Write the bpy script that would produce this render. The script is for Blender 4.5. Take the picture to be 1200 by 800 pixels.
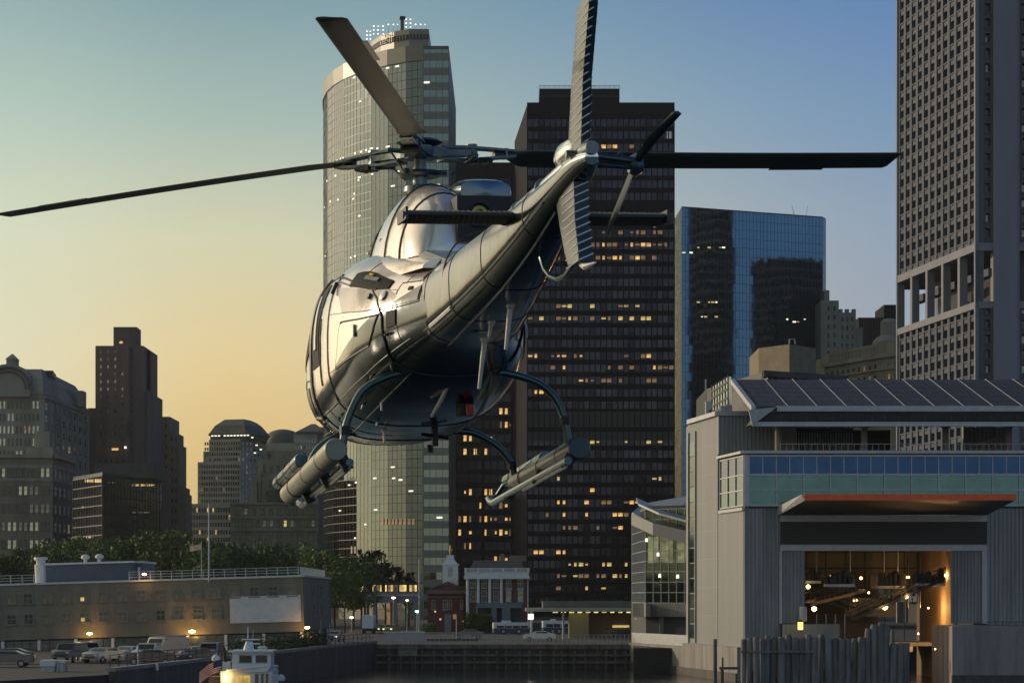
import bpy, math, random
import numpy as np
from mathutils import Matrix, Vector
random.seed(7)
for o in list(bpy.data.objects): bpy.data.objects.remove(o)
sc = bpy.context.scene
C = sc.collection
# ------------------------------------------------------------------ camera
EYE = 9.0; FP = 3000.0; HOR = 700.0
cam = bpy.data.objects.new('camera', bpy.data.cameras.new('camera')); C.objects.link(cam)
cam.location = (0, 0, EYE); cam.rotation_euler = (math.radians(90), 0, 0)
cam.data.sensor_width = 36; cam.data.lens = 90; cam.data.shift_y = 0.25
cam.data.clip_end = 20000; cam.data.clip_start = 1
sc.camera = cam
# ------------------------------------------------------------------ world: dusk sky by direction
def lin(c):
    return tuple((v/255/12.92 if v/255 <= .04045 else ((v/255+.055)/1.055)**2.4) for v in c)
W = bpy.data.worlds.new('World'); sc.world = W; W.use_nodes = True
nt = W.node_tree; nt.nodes.clear(); N = nt.nodes; LK = nt.links
def M_(op, a, b=None, clamp=False):
    n = N.new('ShaderNodeMath'); n.operation = op; n.use_clamp = clamp
    for i, v in enumerate((a, b)):
        if v is None: continue
        if isinstance(v, (int, float)): n.inputs[i].default_value = v
        else: LK.new(v, n.inputs[i])
    return n.outputs[0]
tc = N.new('ShaderNodeTexCoord'); sx = N.new('ShaderNodeSeparateXYZ'); LK.new(tc.outputs['Generated'], sx.inputs[0])
az = M_('MULTIPLY', M_('ARCTAN2', sx.outputs[0], sx.outputs[1]), 180/math.pi)
el = M_('MULTIPLY', M_('ARCSINE', M_('MINIMUM', M_('MAXIMUM', sx.outputs[2], -1.0), 1.0)), 180/math.pi)
elf = M_('DIVIDE', M_('ADD', el, 10.0), 100.0, True)       # -10..90 deg -> 0..1
def ramp(stops):
    r = N.new('ShaderNodeValToRGB'); LK.new(elf, r.inputs[0]); e = r.color_ramp.elements
    for i, (d, c) in enumerate(stops):
        p = (d+10)/100
        el_ = e[i] if i < 2 else e.new(p)
        el_.position = p; el_.color = (*lin(c), 1)
    r.color_ramp.interpolation = 'LINEAR'
    return r.outputs[0]
def smooth(a, lo, hi):
    m = N.new('ShaderNodeMapRange'); m.interpolation_type = 'SMOOTHSTEP'; LK.new(a, m.inputs[0])
    m.inputs[1].default_value = lo; m.inputs[2].default_value = hi
    return m.outputs[0]
def mixc(f, a, b):
    m = N.new('ShaderNodeMix'); m.data_type = 'RGBA'; LK.new(f, m.inputs[0]); LK.new(a, m.inputs[6]); LK.new(b, m.inputs[7])
    return m.outputs[2]
G = (24, 26, 26)
#SKYRAMPS
rG = ramp([(-3, G), (0, (255, 226, 170)), (5, (255, 240, 200)), (12, (255, 236, 205)), (22, (240, 222, 190)), (45, (165, 165, 155)), (90, (40, 58, 80))])
rL2 = ramp([(-3, G), (0, (226, 204, 152)), (5, (226, 218, 182)), (8, (214, 218, 190)), (10.5, (180, 200, 186)), (13, (146, 174, 174)), (30, (66, 92, 112)), (90, (30, 46, 66))])
rL = ramp([(-3, G), (0, (203, 165, 98)), (3.2, (224, 190, 120)), (5.4, (229, 205, 150)), (8, (210, 208, 174)), (10.5, (166, 186, 176)), (13, (130, 160, 166)), (30, (60, 84, 105)), (90, (30, 46, 66))])
rR = ramp([(-3, G), (0, (158, 154, 154)), (5.5, (152, 162, 176)), (8, (140, 158, 180)), (10.6, (116, 146, 180)), (13, (92, 129, 178)), (30, (44, 72, 122)), (90, (24, 38, 66))])
rB = ramp([(-3, G), (0, (148, 142, 124)), (5, (142, 140, 128)), (11, (112, 126, 130)), (30, (76, 96, 108)), (90, (36, 52, 70))])
c = mixc(smooth(az, -27, -12), rG, rL2)
c = mixc(smooth(az, -12, -6), c, rL)
c = mixc(smooth(az, -7, 11), c, rR)
c = mixc(smooth(az, 150, 172), c, rB)
c = mixc(smooth(M_('MULTIPLY', az, -1.0), 85, 135), c, rB)
bg = N.new('ShaderNodeBackground'); LK.new(c, bg.inputs[0])
gs = M_('ADD', M_('MULTIPLY', M_('MULTIPLY', smooth(M_('MULTIPLY', az, -1.0), 16, 34), smooth(M_('MULTIPLY', az, 1.0), -110, -80)), 0.7), M_('ADD', M_('MULTIPLY', smooth(M_('ABSOLUTE', az), 130, 165), 1.35), 1.0)); LK.new(gs, bg.inputs[1])
# a low-sun Nishita sky adds the physical blue fill from overhead
sky = N.new('ShaderNodeTexSky'); sky.sky_type = 'NISHITA'; sky.sun_disc = False
sky.sun_elevation = math.radians(14); sky.sun_rotation = math.radians(-52)
bg2 = N.new('ShaderNodeBackground'); LK.new(sky.outputs[0], bg2.inputs[0]); bg2.inputs[1].default_value = 0.004
ad = N.new('ShaderNodeAddShader'); LK.new(bg.outputs[0], ad.inputs[0]); LK.new(bg2.outputs[0], ad.inputs[1])
wo = N.new('ShaderNodeOutputWorld'); LK.new(ad.outputs[0], wo.inputs[0])
# ------------------------------------------------------------------ sun, exposure
sl = bpy.data.lights.new('sun', 'SUN'); sl.energy = 2.1; sl.angle = math.radians(0.6); sl.color = (1, .80, .58)
sun = bpy.data.objects.new('sun', sl); C.objects.link(sun)
SAZ, SEL = math.radians(-62), math.radians(14)
sd = Vector((math.sin(SAZ)*math.cos(SEL), math.cos(SAZ)*math.cos(SEL), math.sin(SEL)))
sun.rotation_euler = (sd).to_track_quat('Z', 'Y').to_euler()
sc.view_settings.view_transform = 'Standard'; sc.view_settings.look = 'None'
sc.view_settings.exposure = 0.0; sc.view_settings.gamma = 1.0; sc.view_settings.use_curve_mapping = False
sc.cycles.max_bounces = 6; sc.cycles.glossy_bounces = 4; sc.cycles.diffuse_bounces = 2
sc.cycles.sample_clamp_indirect = 4.0; sc.cycles.use_denoising = True
# ------------------------------------------------------------------ helpers
def P(px, py, D):
    return Vector(((px-600)/FP*D, D, EYE+(HOR-py)/FP*D))
def X(px, D): return (px-600)/FP*D
def Z(py, D): return EYE+(HOR-py)/FP*D
class MB:
    def __init__(s): s.v = []; s.f = []; s.m = []
    def add(s, vs, fs, mi=0):
        b = len(s.v); s.v += [tuple(v) for v in vs]
        for f in fs: s.f.append(tuple(i+b for i in f)); s.m.append(mi)
    def box(s, x0, x1, y0, y1, z0, z1, mi=0):
        s.add([(x0,y0,z0),(x1,y0,z0),(x1,y1,z0),(x0,y1,z0),(x0,y0,z1),(x1,y0,z1),(x1,y1,z1),(x0,y1,z1)],
              [(0,3,2,1),(4,5,6,7),(0,1,5,4),(1,2,6,5),(2,3,7,6),(3,0,4,7)], mi)
    def hexa(s, p, mi=0):   # 8 points: bottom 4 then top 4
        s.add(p, [(0,3,2,1),(4,5,6,7),(0,1,5,4),(1,2,6,5),(2,3,7,6),(3,0,4,7)], mi)
    def prism(s, poly, z0, z1, mi=0, top=None):
        n = len(poly); top = top or poly
        vs = [(p[0],p[1],z0) for p in poly]+[(p[0],p[1],z1) for p in top]
        s.add(vs, [tuple(range(n))[::-1], tuple(range(n, 2*n))]+[(i,(i+1)%n,(i+1)%n+n,i+n) for i in range(n)], mi)
    def loft(s, rings, mi=0, caps=True, closed=True):
        n = len(rings[0]); vs = [p for r in rings for p in r]; fs = []
        for k in range(len(rings)-1):
            for i in range(n if closed else n-1):
                j = (i+1) % n
                fs.append((k*n+i, k*n+j, (k+1)*n+j, (k+1)*n+i))
        if caps: fs += [tuple(range(n))[::-1], tuple(range((len(rings)-1)*n, len(rings)*n))]
        s.add(vs, fs, mi)
    def tube(s, pts, r, n=8, mi=0, caps=True):
        pts = [Vector(p) for p in pts]; rs = r if isinstance(r, (list, tuple)) else [r]*len(pts)
        rings = []; up = None
        for k, p in enumerate(pts):
            t = (pts[min(k+1, len(pts)-1)]-pts[max(k-1, 0)]).normalized()
            if up is None: up = Vector((0,0,1)) if abs(t.z) < .9 else Vector((1,0,0))
            a = t.cross(up).normalized(); b = a.cross(t).normalized(); up = b
            rings.append([p+(a*math.cos(q)+b*math.sin(q))*rs[k] for q in (2*math.pi*i/n for i in range(n))])
        s.loft(rings, mi, caps)
    def lathe(s, prof, c=(0,0,0), n=16, mi=0):
        s.loft([[(c[0]+r*math.cos(2*math.pi*i/n), c[1]+r*math.sin(2*math.pi*i/n), c[2]+z) for i in range(n)] for r, z in prof], mi)
    def build(s, name, mats, parent=None, smooth=False, edge=None):
        me = bpy.data.meshes.new(name); me.from_pydata(s.v, [], s.f)
        for m in (mats if isinstance(mats, (list, tuple)) else [mats]): me.materials.append(m)
        me.polygons.foreach_set('material_index', s.m)
        if smooth:
            me.polygons.foreach_set('use_smooth', [True]*len(s.f))
            me.set_sharp_from_angle(angle=math.radians(edge or 40))
        me.update()
        o = bpy.data.objects.new(name, me); C.objects.link(o)
        if parent: o.parent = parent
        return o
def tag(o, label=None, cat=None, group=None, kind=None):
    if label: o['label'] = label
    if cat: o['category'] = cat
    if group: o['group'] = group
    if kind: o['kind'] = kind
    return o
def empty(name, loc=(0,0,0), rz=0, label=None, cat=None, group=None):
    o = bpy.data.objects.new(name, None); C.objects.link(o); o.location = loc; o.rotation_euler = (0,0,rz)
    return tag(o, label, cat, group)
def copy_tree(o, parent=None):
    kids = list(o.children); c = o.copy(); C.objects.link(c); c.parent = parent
    if parent: c.matrix_parent_inverse = o.matrix_parent_inverse
    for k in kids: copy_tree(k, c)
    return c
# ------------------------------------------------------------------ materials
def mat(name, col, rough=.6, metal=0, var=.25, scale=1.0, bump=0, bscale=None, coat=0, emit=None, es=1, col2=None, streak=False, alpha=None, trans=0, spec=.5, cell=None):
    m = bpy.data.materials.new(name); m.use_nodes = True; t = m.node_tree; b = t.nodes['Principled BSDF']
    b.inputs['Roughness'].default_value = rough; b.inputs['Metallic'].default_value = metal
    b.inputs['Coat Weight'].default_value = coat; b.inputs['Coat Roughness'].default_value = .08
    b.inputs['Specular IOR Level'].default_value = spec
    if trans: b.inputs['Transmission Weight'].default_value = trans
    tcn = t.nodes.new('ShaderNodeTexCoord'); src = tcn.outputs['Object']
    if streak:
        mp = t.nodes.new('ShaderNodeMapping'); mp.inputs['Scale'].default_value = (1, 1, .12); t.links.new(src, mp.inputs[0]); src = mp.outputs[0]
    nz = t.nodes.new('ShaderNodeTexNoise'); nz.inputs['Scale'].default_value = scale; nz.inputs['Detail'].default_value = 5; nz.inputs['Roughness'].default_value = .65
    t.links.new(src, nz.inputs['Vector'])
    mx = t.nodes.new('ShaderNodeMix'); mx.data_type = 'RGBA'
    mr = t.nodes.new('ShaderNodeMapRange'); mr.inputs[1].default_value = .3; mr.inputs[2].default_value = .7
    t.links.new(nz.outputs[0], mr.inputs[0]); t.links.new(mr.outputs[0], mx.inputs[0])
    c2 = col2 or tuple(min(1, v*(1+var)) for v in col); c1 = col if col2 else tuple(v*(1-var) for v in col)
    mx.inputs[6].default_value = (*c1, 1); mx.inputs[7].default_value = (*c2, 1)
    t.links.new(mx.outputs[2], b.inputs['Base Color'])
    if bump:
        bp = t.nodes.new('ShaderNodeBump'); bp.inputs['Strength'].default_value = bump; bp.inputs['Distance'].default_value = .05
        n2 = t.nodes.new('ShaderNodeTexNoise'); n2.inputs['Scale'].default_value = bscale or scale*3; n2.inputs['Detail'].default_value = 3
        t.links.new(tcn.outputs['Object'], n2.inputs['Vector']); t.links.new(n2.outputs[0], bp.inputs['Height']); t.links.new(bp.outputs[0], b.inputs['Normal'])
    if emit:
        b.inputs['Emission Color'].default_value = (*emit, 1); b.inputs['Emission Strength'].default_value = es
    return m
def glow(name, col, s):
    m = bpy.data.materials.new(name); m.use_nodes = True; t = m.node_tree; b = t.nodes['Principled BSDF']
    b.inputs['Base Color'].default_value = (.1,.1,.1,1); b.inputs['Emission Color'].default_value = (*col, 1)
    nz = t.nodes.new('ShaderNodeTexNoise'); nz.inputs['Scale'].default_value = .9; nz.inputs['Detail'].default_value = 2
    tcn = t.nodes.new('ShaderNodeTexCoord'); t.links.new(tcn.outputs['Object'], nz.inputs['Vector'])
    mr = t.nodes.new('ShaderNodeMapRange'); mr.inputs[1].default_value = .35; mr.inputs[2].default_value = .65; mr.inputs[3].default_value = s*.45; mr.inputs[4].default_value = s*1.3
    t.links.new(nz.outputs[0], mr.inputs[0]); t.links.new(mr.outputs[0], b.inputs['Emission Strength'])
    return m
# ------------------------------------------------------------------ helicopter (x forward, y left, z up, origin at the rotor hub)
m_hull = mat('hull_silver_paint', (.88,.80,.71), .17, .45, .07, 1.2, bump=.24, bscale=2.3, coat=.5)
m_belly = mat('hull_dark_teal_paint', (.04,.065,.07), .2, .75, .25, 1.6, bump=.35, bscale=2.2, coat=.6)
m_boom = mat('boom_silver_paint', (.66,.71,.70), .18, .8, .12, 1.3, bump=.24, bscale=2.2, coat=.4)
m_hdark = mat('black_rubber_seal', (.012,.014,.015), .5, 0, .3, 4)
m_hglass = mat('cockpit_glass', (.008,.011,.011), .22, 0, .2, 1, spec=.35)
m_blade = mat('blade_grey_green_paint', (.050,.068,.060), .55, 0, .2, 1.4, bump=.05)
m_steel = mat('rotor_steel', (.12,.15,.15), .32, .85, .3, 5, bump=.1)
m_teal = mat('teal_painted_metal', (.035,.085,.085), .3, .5, .3, 5, coat=.4)
m_fin = mat('fin_paint', (.028,.052,.056), .35, .25, .2, 3, bump=.05)
m_float = mat('float_bag_cover', (.26,.26,.21), .45, .15, .15, 3, bump=.1, bscale=9)
m_yellow = mat('yellow_exhaust_ring', (.45,.36,.06), .45, .3, .2, 8)
m_white = mat('white_aerial_paint', (.75,.75,.7), .35, 0, .1, 5)
m_red = mat('red_beacon_plastic', (.45,.02,.04), .3, 0, .2, 8)
def reflection_edge(m):
    # puts a reflection edge into the colour: dark belly below a slanting line
    t = m.node_tree; b = t.nodes['Principled BSDF']; old = b.inputs['Base Color'].links[0].from_socket
    tcn = t.nodes.new('ShaderNodeTexCoord'); sp = t.nodes.new('ShaderNodeSeparateXYZ'); t.links.new(tcn.outputs['Object'], sp.inputs[0])
    a = t.nodes.new('ShaderNodeMath'); a.operation = 'MULTIPLY_ADD'; t.links.new(sp.outputs[0], a.inputs[0]); a.inputs[1].default_value = .12; t.links.new(sp.outputs[2], a.inputs[2])
    mr = t.nodes.new('ShaderNodeMapRange'); t.links.new(a.outputs[0], mr.inputs[0]); mr.inputs[1].default_value = -2.215; mr.inputs[2].default_value = -2.205
    mx = t.nodes.new('ShaderNodeMix'); mx.data_type = 'RGBA'; t.links.new(mr.outputs[0], mx.inputs[0]); mx.inputs[6].default_value = (.035,.06,.065,1); t.links.new(old, mx.inputs[7]); t.links.new(mx.outputs[2], b.inputs['Base Color'])
def reflection_edge2(m, thr, dark):
    # reflection put into the colour: dark below a line z = thr(x), given as points along the body
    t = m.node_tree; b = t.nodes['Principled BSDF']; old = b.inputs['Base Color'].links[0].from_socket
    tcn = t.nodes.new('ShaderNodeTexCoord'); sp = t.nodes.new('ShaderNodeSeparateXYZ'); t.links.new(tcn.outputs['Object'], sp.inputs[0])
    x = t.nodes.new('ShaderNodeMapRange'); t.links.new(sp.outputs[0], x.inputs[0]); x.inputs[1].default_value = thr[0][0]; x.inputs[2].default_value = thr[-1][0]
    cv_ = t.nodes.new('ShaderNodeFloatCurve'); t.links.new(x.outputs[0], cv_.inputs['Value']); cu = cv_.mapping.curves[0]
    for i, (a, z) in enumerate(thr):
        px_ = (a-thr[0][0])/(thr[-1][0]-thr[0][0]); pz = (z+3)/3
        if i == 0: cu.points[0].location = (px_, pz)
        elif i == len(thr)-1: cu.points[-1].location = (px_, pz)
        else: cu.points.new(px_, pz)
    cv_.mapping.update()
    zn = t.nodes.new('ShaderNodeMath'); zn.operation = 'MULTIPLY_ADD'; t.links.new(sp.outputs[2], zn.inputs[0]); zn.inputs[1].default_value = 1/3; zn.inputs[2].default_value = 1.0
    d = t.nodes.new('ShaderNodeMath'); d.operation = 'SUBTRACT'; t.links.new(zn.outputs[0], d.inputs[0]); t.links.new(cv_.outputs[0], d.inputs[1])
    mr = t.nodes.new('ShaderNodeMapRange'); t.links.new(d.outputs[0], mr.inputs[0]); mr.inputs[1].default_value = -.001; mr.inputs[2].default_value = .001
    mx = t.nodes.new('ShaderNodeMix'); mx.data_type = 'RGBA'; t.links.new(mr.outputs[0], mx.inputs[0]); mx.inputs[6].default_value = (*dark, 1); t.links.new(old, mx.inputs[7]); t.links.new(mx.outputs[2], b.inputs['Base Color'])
reflection_edge2(m_hull, [(-2.8,-1.38),(-2.2,-1.50),(-1.4,-1.70),(-.6,-1.96),(0,-2.12),(1,-2.27),(2,-2.42),(3.6,-2.55)], (.018,.036,.04))  # hull's reflection boundary painted as a dark lower colour
reflection_edge2(m_boom, [(-6.8,-1.09),(-6,-1.13),(-4,-1.31),(-2.8,-1.38),(-1.5,-1.46)], (.022,.042,.046))  # sky reflection along the boom top painted as the brighter colour
def pchip(xs, ys):
    xs = np.array(xs, float); ys = np.array(ys, float)
    h = np.diff(xs); d = np.diff(ys)/h; m = np.zeros(len(xs)); m[0] = d[0]; m[-1] = d[-1]
    for i in range(1, len(xs)-1):
        m[i] = 0 if d[i-1]*d[i] <= 0 else 2*d[i-1]*d[i]/(d[i-1]+d[i])
    def f(x):
        i = int(min(max(np.searchsorted(xs, x)-1, 0), len(xs)-2)); t = (x-xs[i])/h[i]
        return float((2*t**3-3*t**2+1)*ys[i]+(t**3-2*t*t+t)*h[i]*m[i]+(-2*t**3+3*t*t)*ys[i+1]+(t**3-t*t)*h[i]*m[i+1])
    return f
ST = [ # x, z_bottom, z_top, half width, z of widest, exponent
 (-2.75,-2.00,-1.38,.36,-1.72,2.2),(-2.2,-2.08,-1.33,.47,-1.76,2.3),(-1.7,-2.20,-1.28,.62,-1.80,2.4),(-1.2,-2.36,-1.18,.80,-1.86,2.5),
 (-.5,-2.52,-1.02,.92,-1.9,2.7),(.4,-2.66,-.93,.96,-1.92,2.9),(1.3,-2.74,-.93,.96,-1.95,2.9),(2.0,-2.76,-1.12,.93,-2.0,2.5),(2.6,-2.72,-1.42,.83,-2.1,2.3),
 (3.1,-2.60,-1.78,.64,-2.2,2.1),(3.45,-2.42,-2.05,.38,-2.25,2.0),(3.6,-2.30,-2.22,.08,-2.26,2.0)]
FF = [pchip([s[0] for s in ST], [s[k] for s in ST]) for k in range(1, 6)]
def S(x, th, off=0.0):
    zb, zt, w, zm, n = [f(x) for f in FF]
    c, s_ = math.cos(th), math.sin(th); w *= .945
    y = .05*min(1, w*1.2)+w*math.copysign(abs(c)**(2/n), c); z = zm+(zt-zm if s_ > 0 else zm-zb)*math.copysign(abs(s_)**(2/n), s_)
    p = Vector((x, y, z))
    if off:
        e = 1e-3; a = S(x+e, th)-S(x-e, th); b = S(x, th+e)-S(x, th-e); nn = b.cross(a)
        if nn.length > 0:
            nn.normalize()
            if nn.dot(p-Vector((x, 0, zm))) < 0: nn = -nn
            p = p+nn*off
    return p
heli = empty('helicopter', (0,0,0), 0, 'silver and dark teal helicopter flying away with its tail towards the viewer', 'helicopter')
heli.matrix_world = Matrix(((-0.20912635,-0.97774698,-0.01664348,-0.85469513),(0.97782878,-0.20889496,-0.01462106,25.06227315),(0.01081896,-0.01933212,0.99975458,4.34585827+EYE),(0,0,0,1)))
D2R = math.radians
fb = MB(); NX, NT = 84, 72; rings = []
for i in range(NX+1):
    x = -2.75+(3.6+2.75)*i/NX
    rings.append([S(x, 2*math.pi*j/NT) for j in range(NT)])
fb.loft(rings)
k = 0
for i in range(NX):
    x = -2.75+6.35*(i+.5)/NX
    for j in range(NT):
        z = (rings[i][j][2]+rings[i+1][j][2])/2
        line = -2.18-.09*x if x > -1 else -2.09+.5*(-1-x)*.55
        fb.m[k] = 0
        k += 1
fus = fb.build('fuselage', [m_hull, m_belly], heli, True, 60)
def patch(x0, x1, t0, t1, off, thick=True, nx=10, nt_=10, shape=None):
    mb = MB(); g = []
    for i in range(nx+1):
        r = []
        for j in range(nt_+1):
            u, v = i/nx, j/nt_
            x = x0+(x1-x0)*u; t = t0+(t1-t0)*v
            if shape: x, t = shape(x, t, u, v)
            r.append((x, D2R(t)))
        g.append(r)
    outer = [[S(x, t, off) for x, t in r] for r in g]; inner = [[S(x, t, -.01) for x, t in r] for r in g]
    n = nt_+1
    vs = [p for r in outer for p in r]; fs = []
    for i in range(nx):
        for j in range(nt_): fs.append((i*n+j, (i+1)*n+j, (i+1)*n+j+1, i*n+j+1))
    mb.add(vs, fs)
    rim = [(i, 0) for i in range(nx+1)]+[(nx, j) for j in range(1, n)]+[(i, nt_) for i in range(nx-1, -1, -1)]+[(0, j) for j in range(nt_-1, 0, -1)]
    L_ = len(rim); vs = [outer[i][j] for i, j in rim]+[inner[i][j] for i, j in rim]
    mb.add(vs, [(a, (a+1) % L_, (a+1) % L_+L_, a+L_) for a in range(L_)])
    return mb
def seam(pts, w=.010, parent=fus, name='panel_seam', m=None, off=.004):
    mb = MB(); P_ = []
    for a, b in zip(pts[:-1], pts[1:]):
        for k in range(28): P_.append((a[0]+(b[0]-a[0])*k/28, a[1]+(b[1]-a[1])*k/28))
    P_.append(pts[-1]); q = [S(x, D2R(t), off*.2) for x, t in P_]
    mb.tube(q, w, 5); return mb.build(name, m or m_hdark, parent, True)
# left and right sides: doors, windows, panels
m_void = mat('dark_opening', (.006,.008,.008), .6, 0, .3, 3, spec=.12)
m_livery = mat('grey_livery_band', (.36,.34,.31), .2, .55, .15, 2, bump=.15, coat=.3)
for sgn in (1, -1):
    T = (lambda t: t) if sgn > 0 else (lambda t: 180-t)
    patch(-1.75, -.2, T(13), T(30), .0075, nx=40, nt_=16, shape=lambda x, t, u, v: (x+.5*(v-.5), t)).build('livery_band', m_livery, heli, True)
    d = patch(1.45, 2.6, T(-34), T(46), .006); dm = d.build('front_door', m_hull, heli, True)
    patch(1.55, 2.35, T(4), T(40), .014, shape=lambda x, t, u, v: (x+.12*v*(1-u)-.2*v*u, t)).build('window', m_void, dm, True)
    patch(1.75, 2.5, T(-30), T(-9), .014).build('lower_window', m_hglass, dm, True)
    seam([(1.42, T(-36)), (1.40, T(47)), (2.62, T(44)), (2.66, T(-30)), (1.42, T(-36))], .024, dm, 'door_seal')
    seam([(1.5, T(-6)), (2.0, T(-4)), (2.55, T(-8))], .012, dm, 'door_groove')
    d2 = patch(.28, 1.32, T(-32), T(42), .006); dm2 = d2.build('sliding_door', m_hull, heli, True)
    patch(.78, 1.24, T(-2), T(38), .014, shape=lambda x, t, u, v: (x+.06*math.sin(v*6), t)).build('window', m_void, dm2, True)
    patch(.94, 1.06, T(2), T(30), .03).build('window_pillar', m_hull, dm2, True)
    patch(.70, .76, T(-14), T(14), .012).build('door_recess', m_void, dm2, True)
    seam([(.24, T(-34)), (.24, T(10)), (.26, T(43)), (1.34, T(46)), (1.36, T(-34)), (.24, T(-34))], .010, dm2, 'door_seal')
    seam([(1.38, T(-34)), (1.38, T(10)), (1.36, T(50))], .03, fus, 'door_pillar')
    seam([(.9, T(44)), (-.1, T(38)), (-1.25, T(30))], .013, heli, 'door_rail', m_hdark); seam([(.6, T(38)), (-.45, T(32))], .010, heli, 'door_rail', m_steel)
    h = MB(); h.tube([S(.2, D2R(T(34)), .02), S(.12, D2R(T(26)), .03)], .02, 6); h.build('handle', m_hdark, dm2, True)
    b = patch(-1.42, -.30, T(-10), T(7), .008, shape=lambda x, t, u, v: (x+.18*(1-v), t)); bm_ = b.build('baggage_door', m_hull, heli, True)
    seam([(-1.24, T(-11)), (-1.44, T(8)), (-.42, T(8)), (-.12, T(-11)), (-1.24, T(-11))], .009, bm_, 'door_seal')
    h = MB(); h.tube([S(-.95, D2R(T(0)), .02), S(-.95, D2R(T(5)), .02)], .012, 6); h.build('handle', m_steel, bm_)
    c2 = patch(-2.15, -1.70, T(12), T(36), .008); cm = c2.build('engine_access_panel', m_hull, heli, True)
    seam([(-2.18, T(10)), (-2.18, T(38)), (-1.68, T(38)), (-1.66, T(10)), (-2.18, T(10))], .006, cm, 'panel_seam')
    patch(-1.98, -1.90, T(26), T(30), .018).build('latch', m_void, cm)
    patch(-1.74, -1.58, T(-4), T(8), .012).build('step_vent', m_void, heli)
    seam([(-1.15, T(32)), (-1.36, T(22)), (-1.50, T(5)), (-1.52, T(-16)), (-1.45, T(-40))], .014, heli, 'fuselage_joint', m_void)
    patch(-1.48, -.45, T(31), T(47), .012, nx=16, shape=lambda x, t, u, v: (x, (t if v < .5 else t-(abs(u-.55)**1.5)*30*(v-.5)*(1 if sgn > 0 else -1)))).build('air_intake', m_void, heli, True)
    patch(-1.2, -.85, T(38), T(41.5), .03).build('intake_vane', m_steel, heli, True); patch(-1.0, -.9, T(42), T(44), .034).build('intake_tag', m_yellow, heli, True)
    for (x, t) in ((-1.46, 24), (-1.2, 24)):
        rp = S(x, D2R(T(t)), .012); mb = MB(); mb.lathe([(.0,0),(.048,0),(.052,.012),(.03,.02),(.0,.02)] if t == 24 and x < -1.3 else [(.0,0),(.03,0),(.03,.02),(.0,.02)], (0,0,0), 14)
        o = mb.build('fuel_cap', m_white if x < -1.3 else m_steel, heli, True); nn = (S(x, D2R(T(t)), .05)-S(x, D2R(T(t)), .0)).normalized(); o.location = rp; o.rotation_euler = nn.to_track_quat('Z','Y').to_euler()
# windscreen and nose
def scr(t0, t1, nm): patch(2.62, 3.28, t0, t1, .010, shape=lambda x, t, u, v: (x, t)).build(nm, m_hglass, heli, True)
seam([(2.72, -28), (2.72, 30), (2.62, 60)], .028, fus, 'door_pillar')
scr(30, 87, 'windscreen'); scr(93, 150, 'windscreen')
patch(2.05, 2.5, 50, 85, .012).build('roof_window', m_hglass, heli, True); patch(2.05, 2.5, 95, 130, .012).build('roof_window', m_hglass, heli, True)
patch(2.85, 3.3, -40, -8, .01).build('chin_window', m_hglass, heli, True); patch(2.85, 3.3, 188, 220, .01).build('chin_window', m_hglass, heli, True)
seam([(2.6, -90), (2.6, -20), (2.6, 40), (2.6, 90), (2.6, 150), (2.6, 200), (2.6, 268)], .012, fus, 'nose_joint')
for x in (-1.45, 1.3, .3):
    seam([(x, -150), (x, -90), (x, -30)], .008, fus, 'belly_joint')
seam([(-1.4, -62), (2.8, -62)], .010, fus, 'belly_strake', m_steel); seam([(-1.4, -118), (2.8, -118)], .010, fus, 'belly_strake', m_steel)
seam([(-1.9, -28), (-.9, -33), (.6, -34), (2.4, -32)], .005, fus, 'waist_seam', m_steel)
for x0_, x1_, t_ in ((-2.0,1.6,12),(-1.3,.4,-12),(-1.2,.4,-46),(.5,2.5,-30),(-2.4,-1.35,-5),(-2.2,-1.35,28)): seam([(x0_, t_), (x1_, t_+2)], .0035, fus, 'panel_seam')
for x_, t0_, t1_ in ((-1.75,-60,50),(-.9,-80,-30),(.9,-85,-30),(2.0,-80,-24),(-.75,40,60)): seam([(x_, t0_), (x_, t1_)], .0035, fus, 'panel_seam')
for x_, t_ in ((-1.0,-38),(-.2,-52),(.7,-44),(1.5,-40),(-1.6,-10),(.2,-70)):
    p_ = S(x_, D2R(t_), .01); mb = MB(); mb.tube([p_, S(x_, D2R(t_), .05)], [.018,.01], 6); mb.build('drain_stub', m_steel, fus, True)
# engine cowling
def ring_cowl(x, w, zt, zb, n=2.6, k=20, yc=.0):
    return [(x, yc+w*math.copysign(abs(math.cos(a))**(2/n), math.cos(a)), zb+(zt-zb)*abs(math.sin(a))**(2/n)) for a in (math.pi*i/k for i in range(k+1))]
mb = MB()
cs = [(1.75,.28,-1.00),(1.45,.36,-.90),(1.1,.42,-.74),(.7,.46,-.53),(.3,.47,-.40),(-.1,.47,-.36),(-.5,.47,-.38),(-.9,.45,-.47),(-1.2,.42,-.58),(-1.38,.38,-.72),(-1.5,.32,-.90),(-1.56,.26,-1.08)]
mb.loft([ring_cowl(x, w, z, -1.18, 1.95, yc=.03) for x, w, z in cs], 0, True, False)
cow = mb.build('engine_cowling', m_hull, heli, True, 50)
for x, w, z in ((.5,.468,-.455),(-.5,.47,-.38),(-1.12,.43,-.552)):
    r = ring_cowl(x, w+.003, z+.003, -1.18, 1.95, yc=.03); mb = MB(); mb.tube(r, .011, 5); mb.build('cowling_joint', m_hdark, cow, True)
mb = MB()
ycw = lambda z: .03+.465*(1-((z+1.18)/.70)**1.95)**(1/1.95)
for k in range(4): z = -.98+.08*k; mb.box(.55, .80, ycw(z)-.05, ycw(z)+.004, z, z+.03)
mb.build('louvre', m_hdark, cow)
mb = MB(); mb.box(-.05, .02, .38, .46, -.98, -.84); mb.build('cowling_latch', m_hdark, cow)
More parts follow.
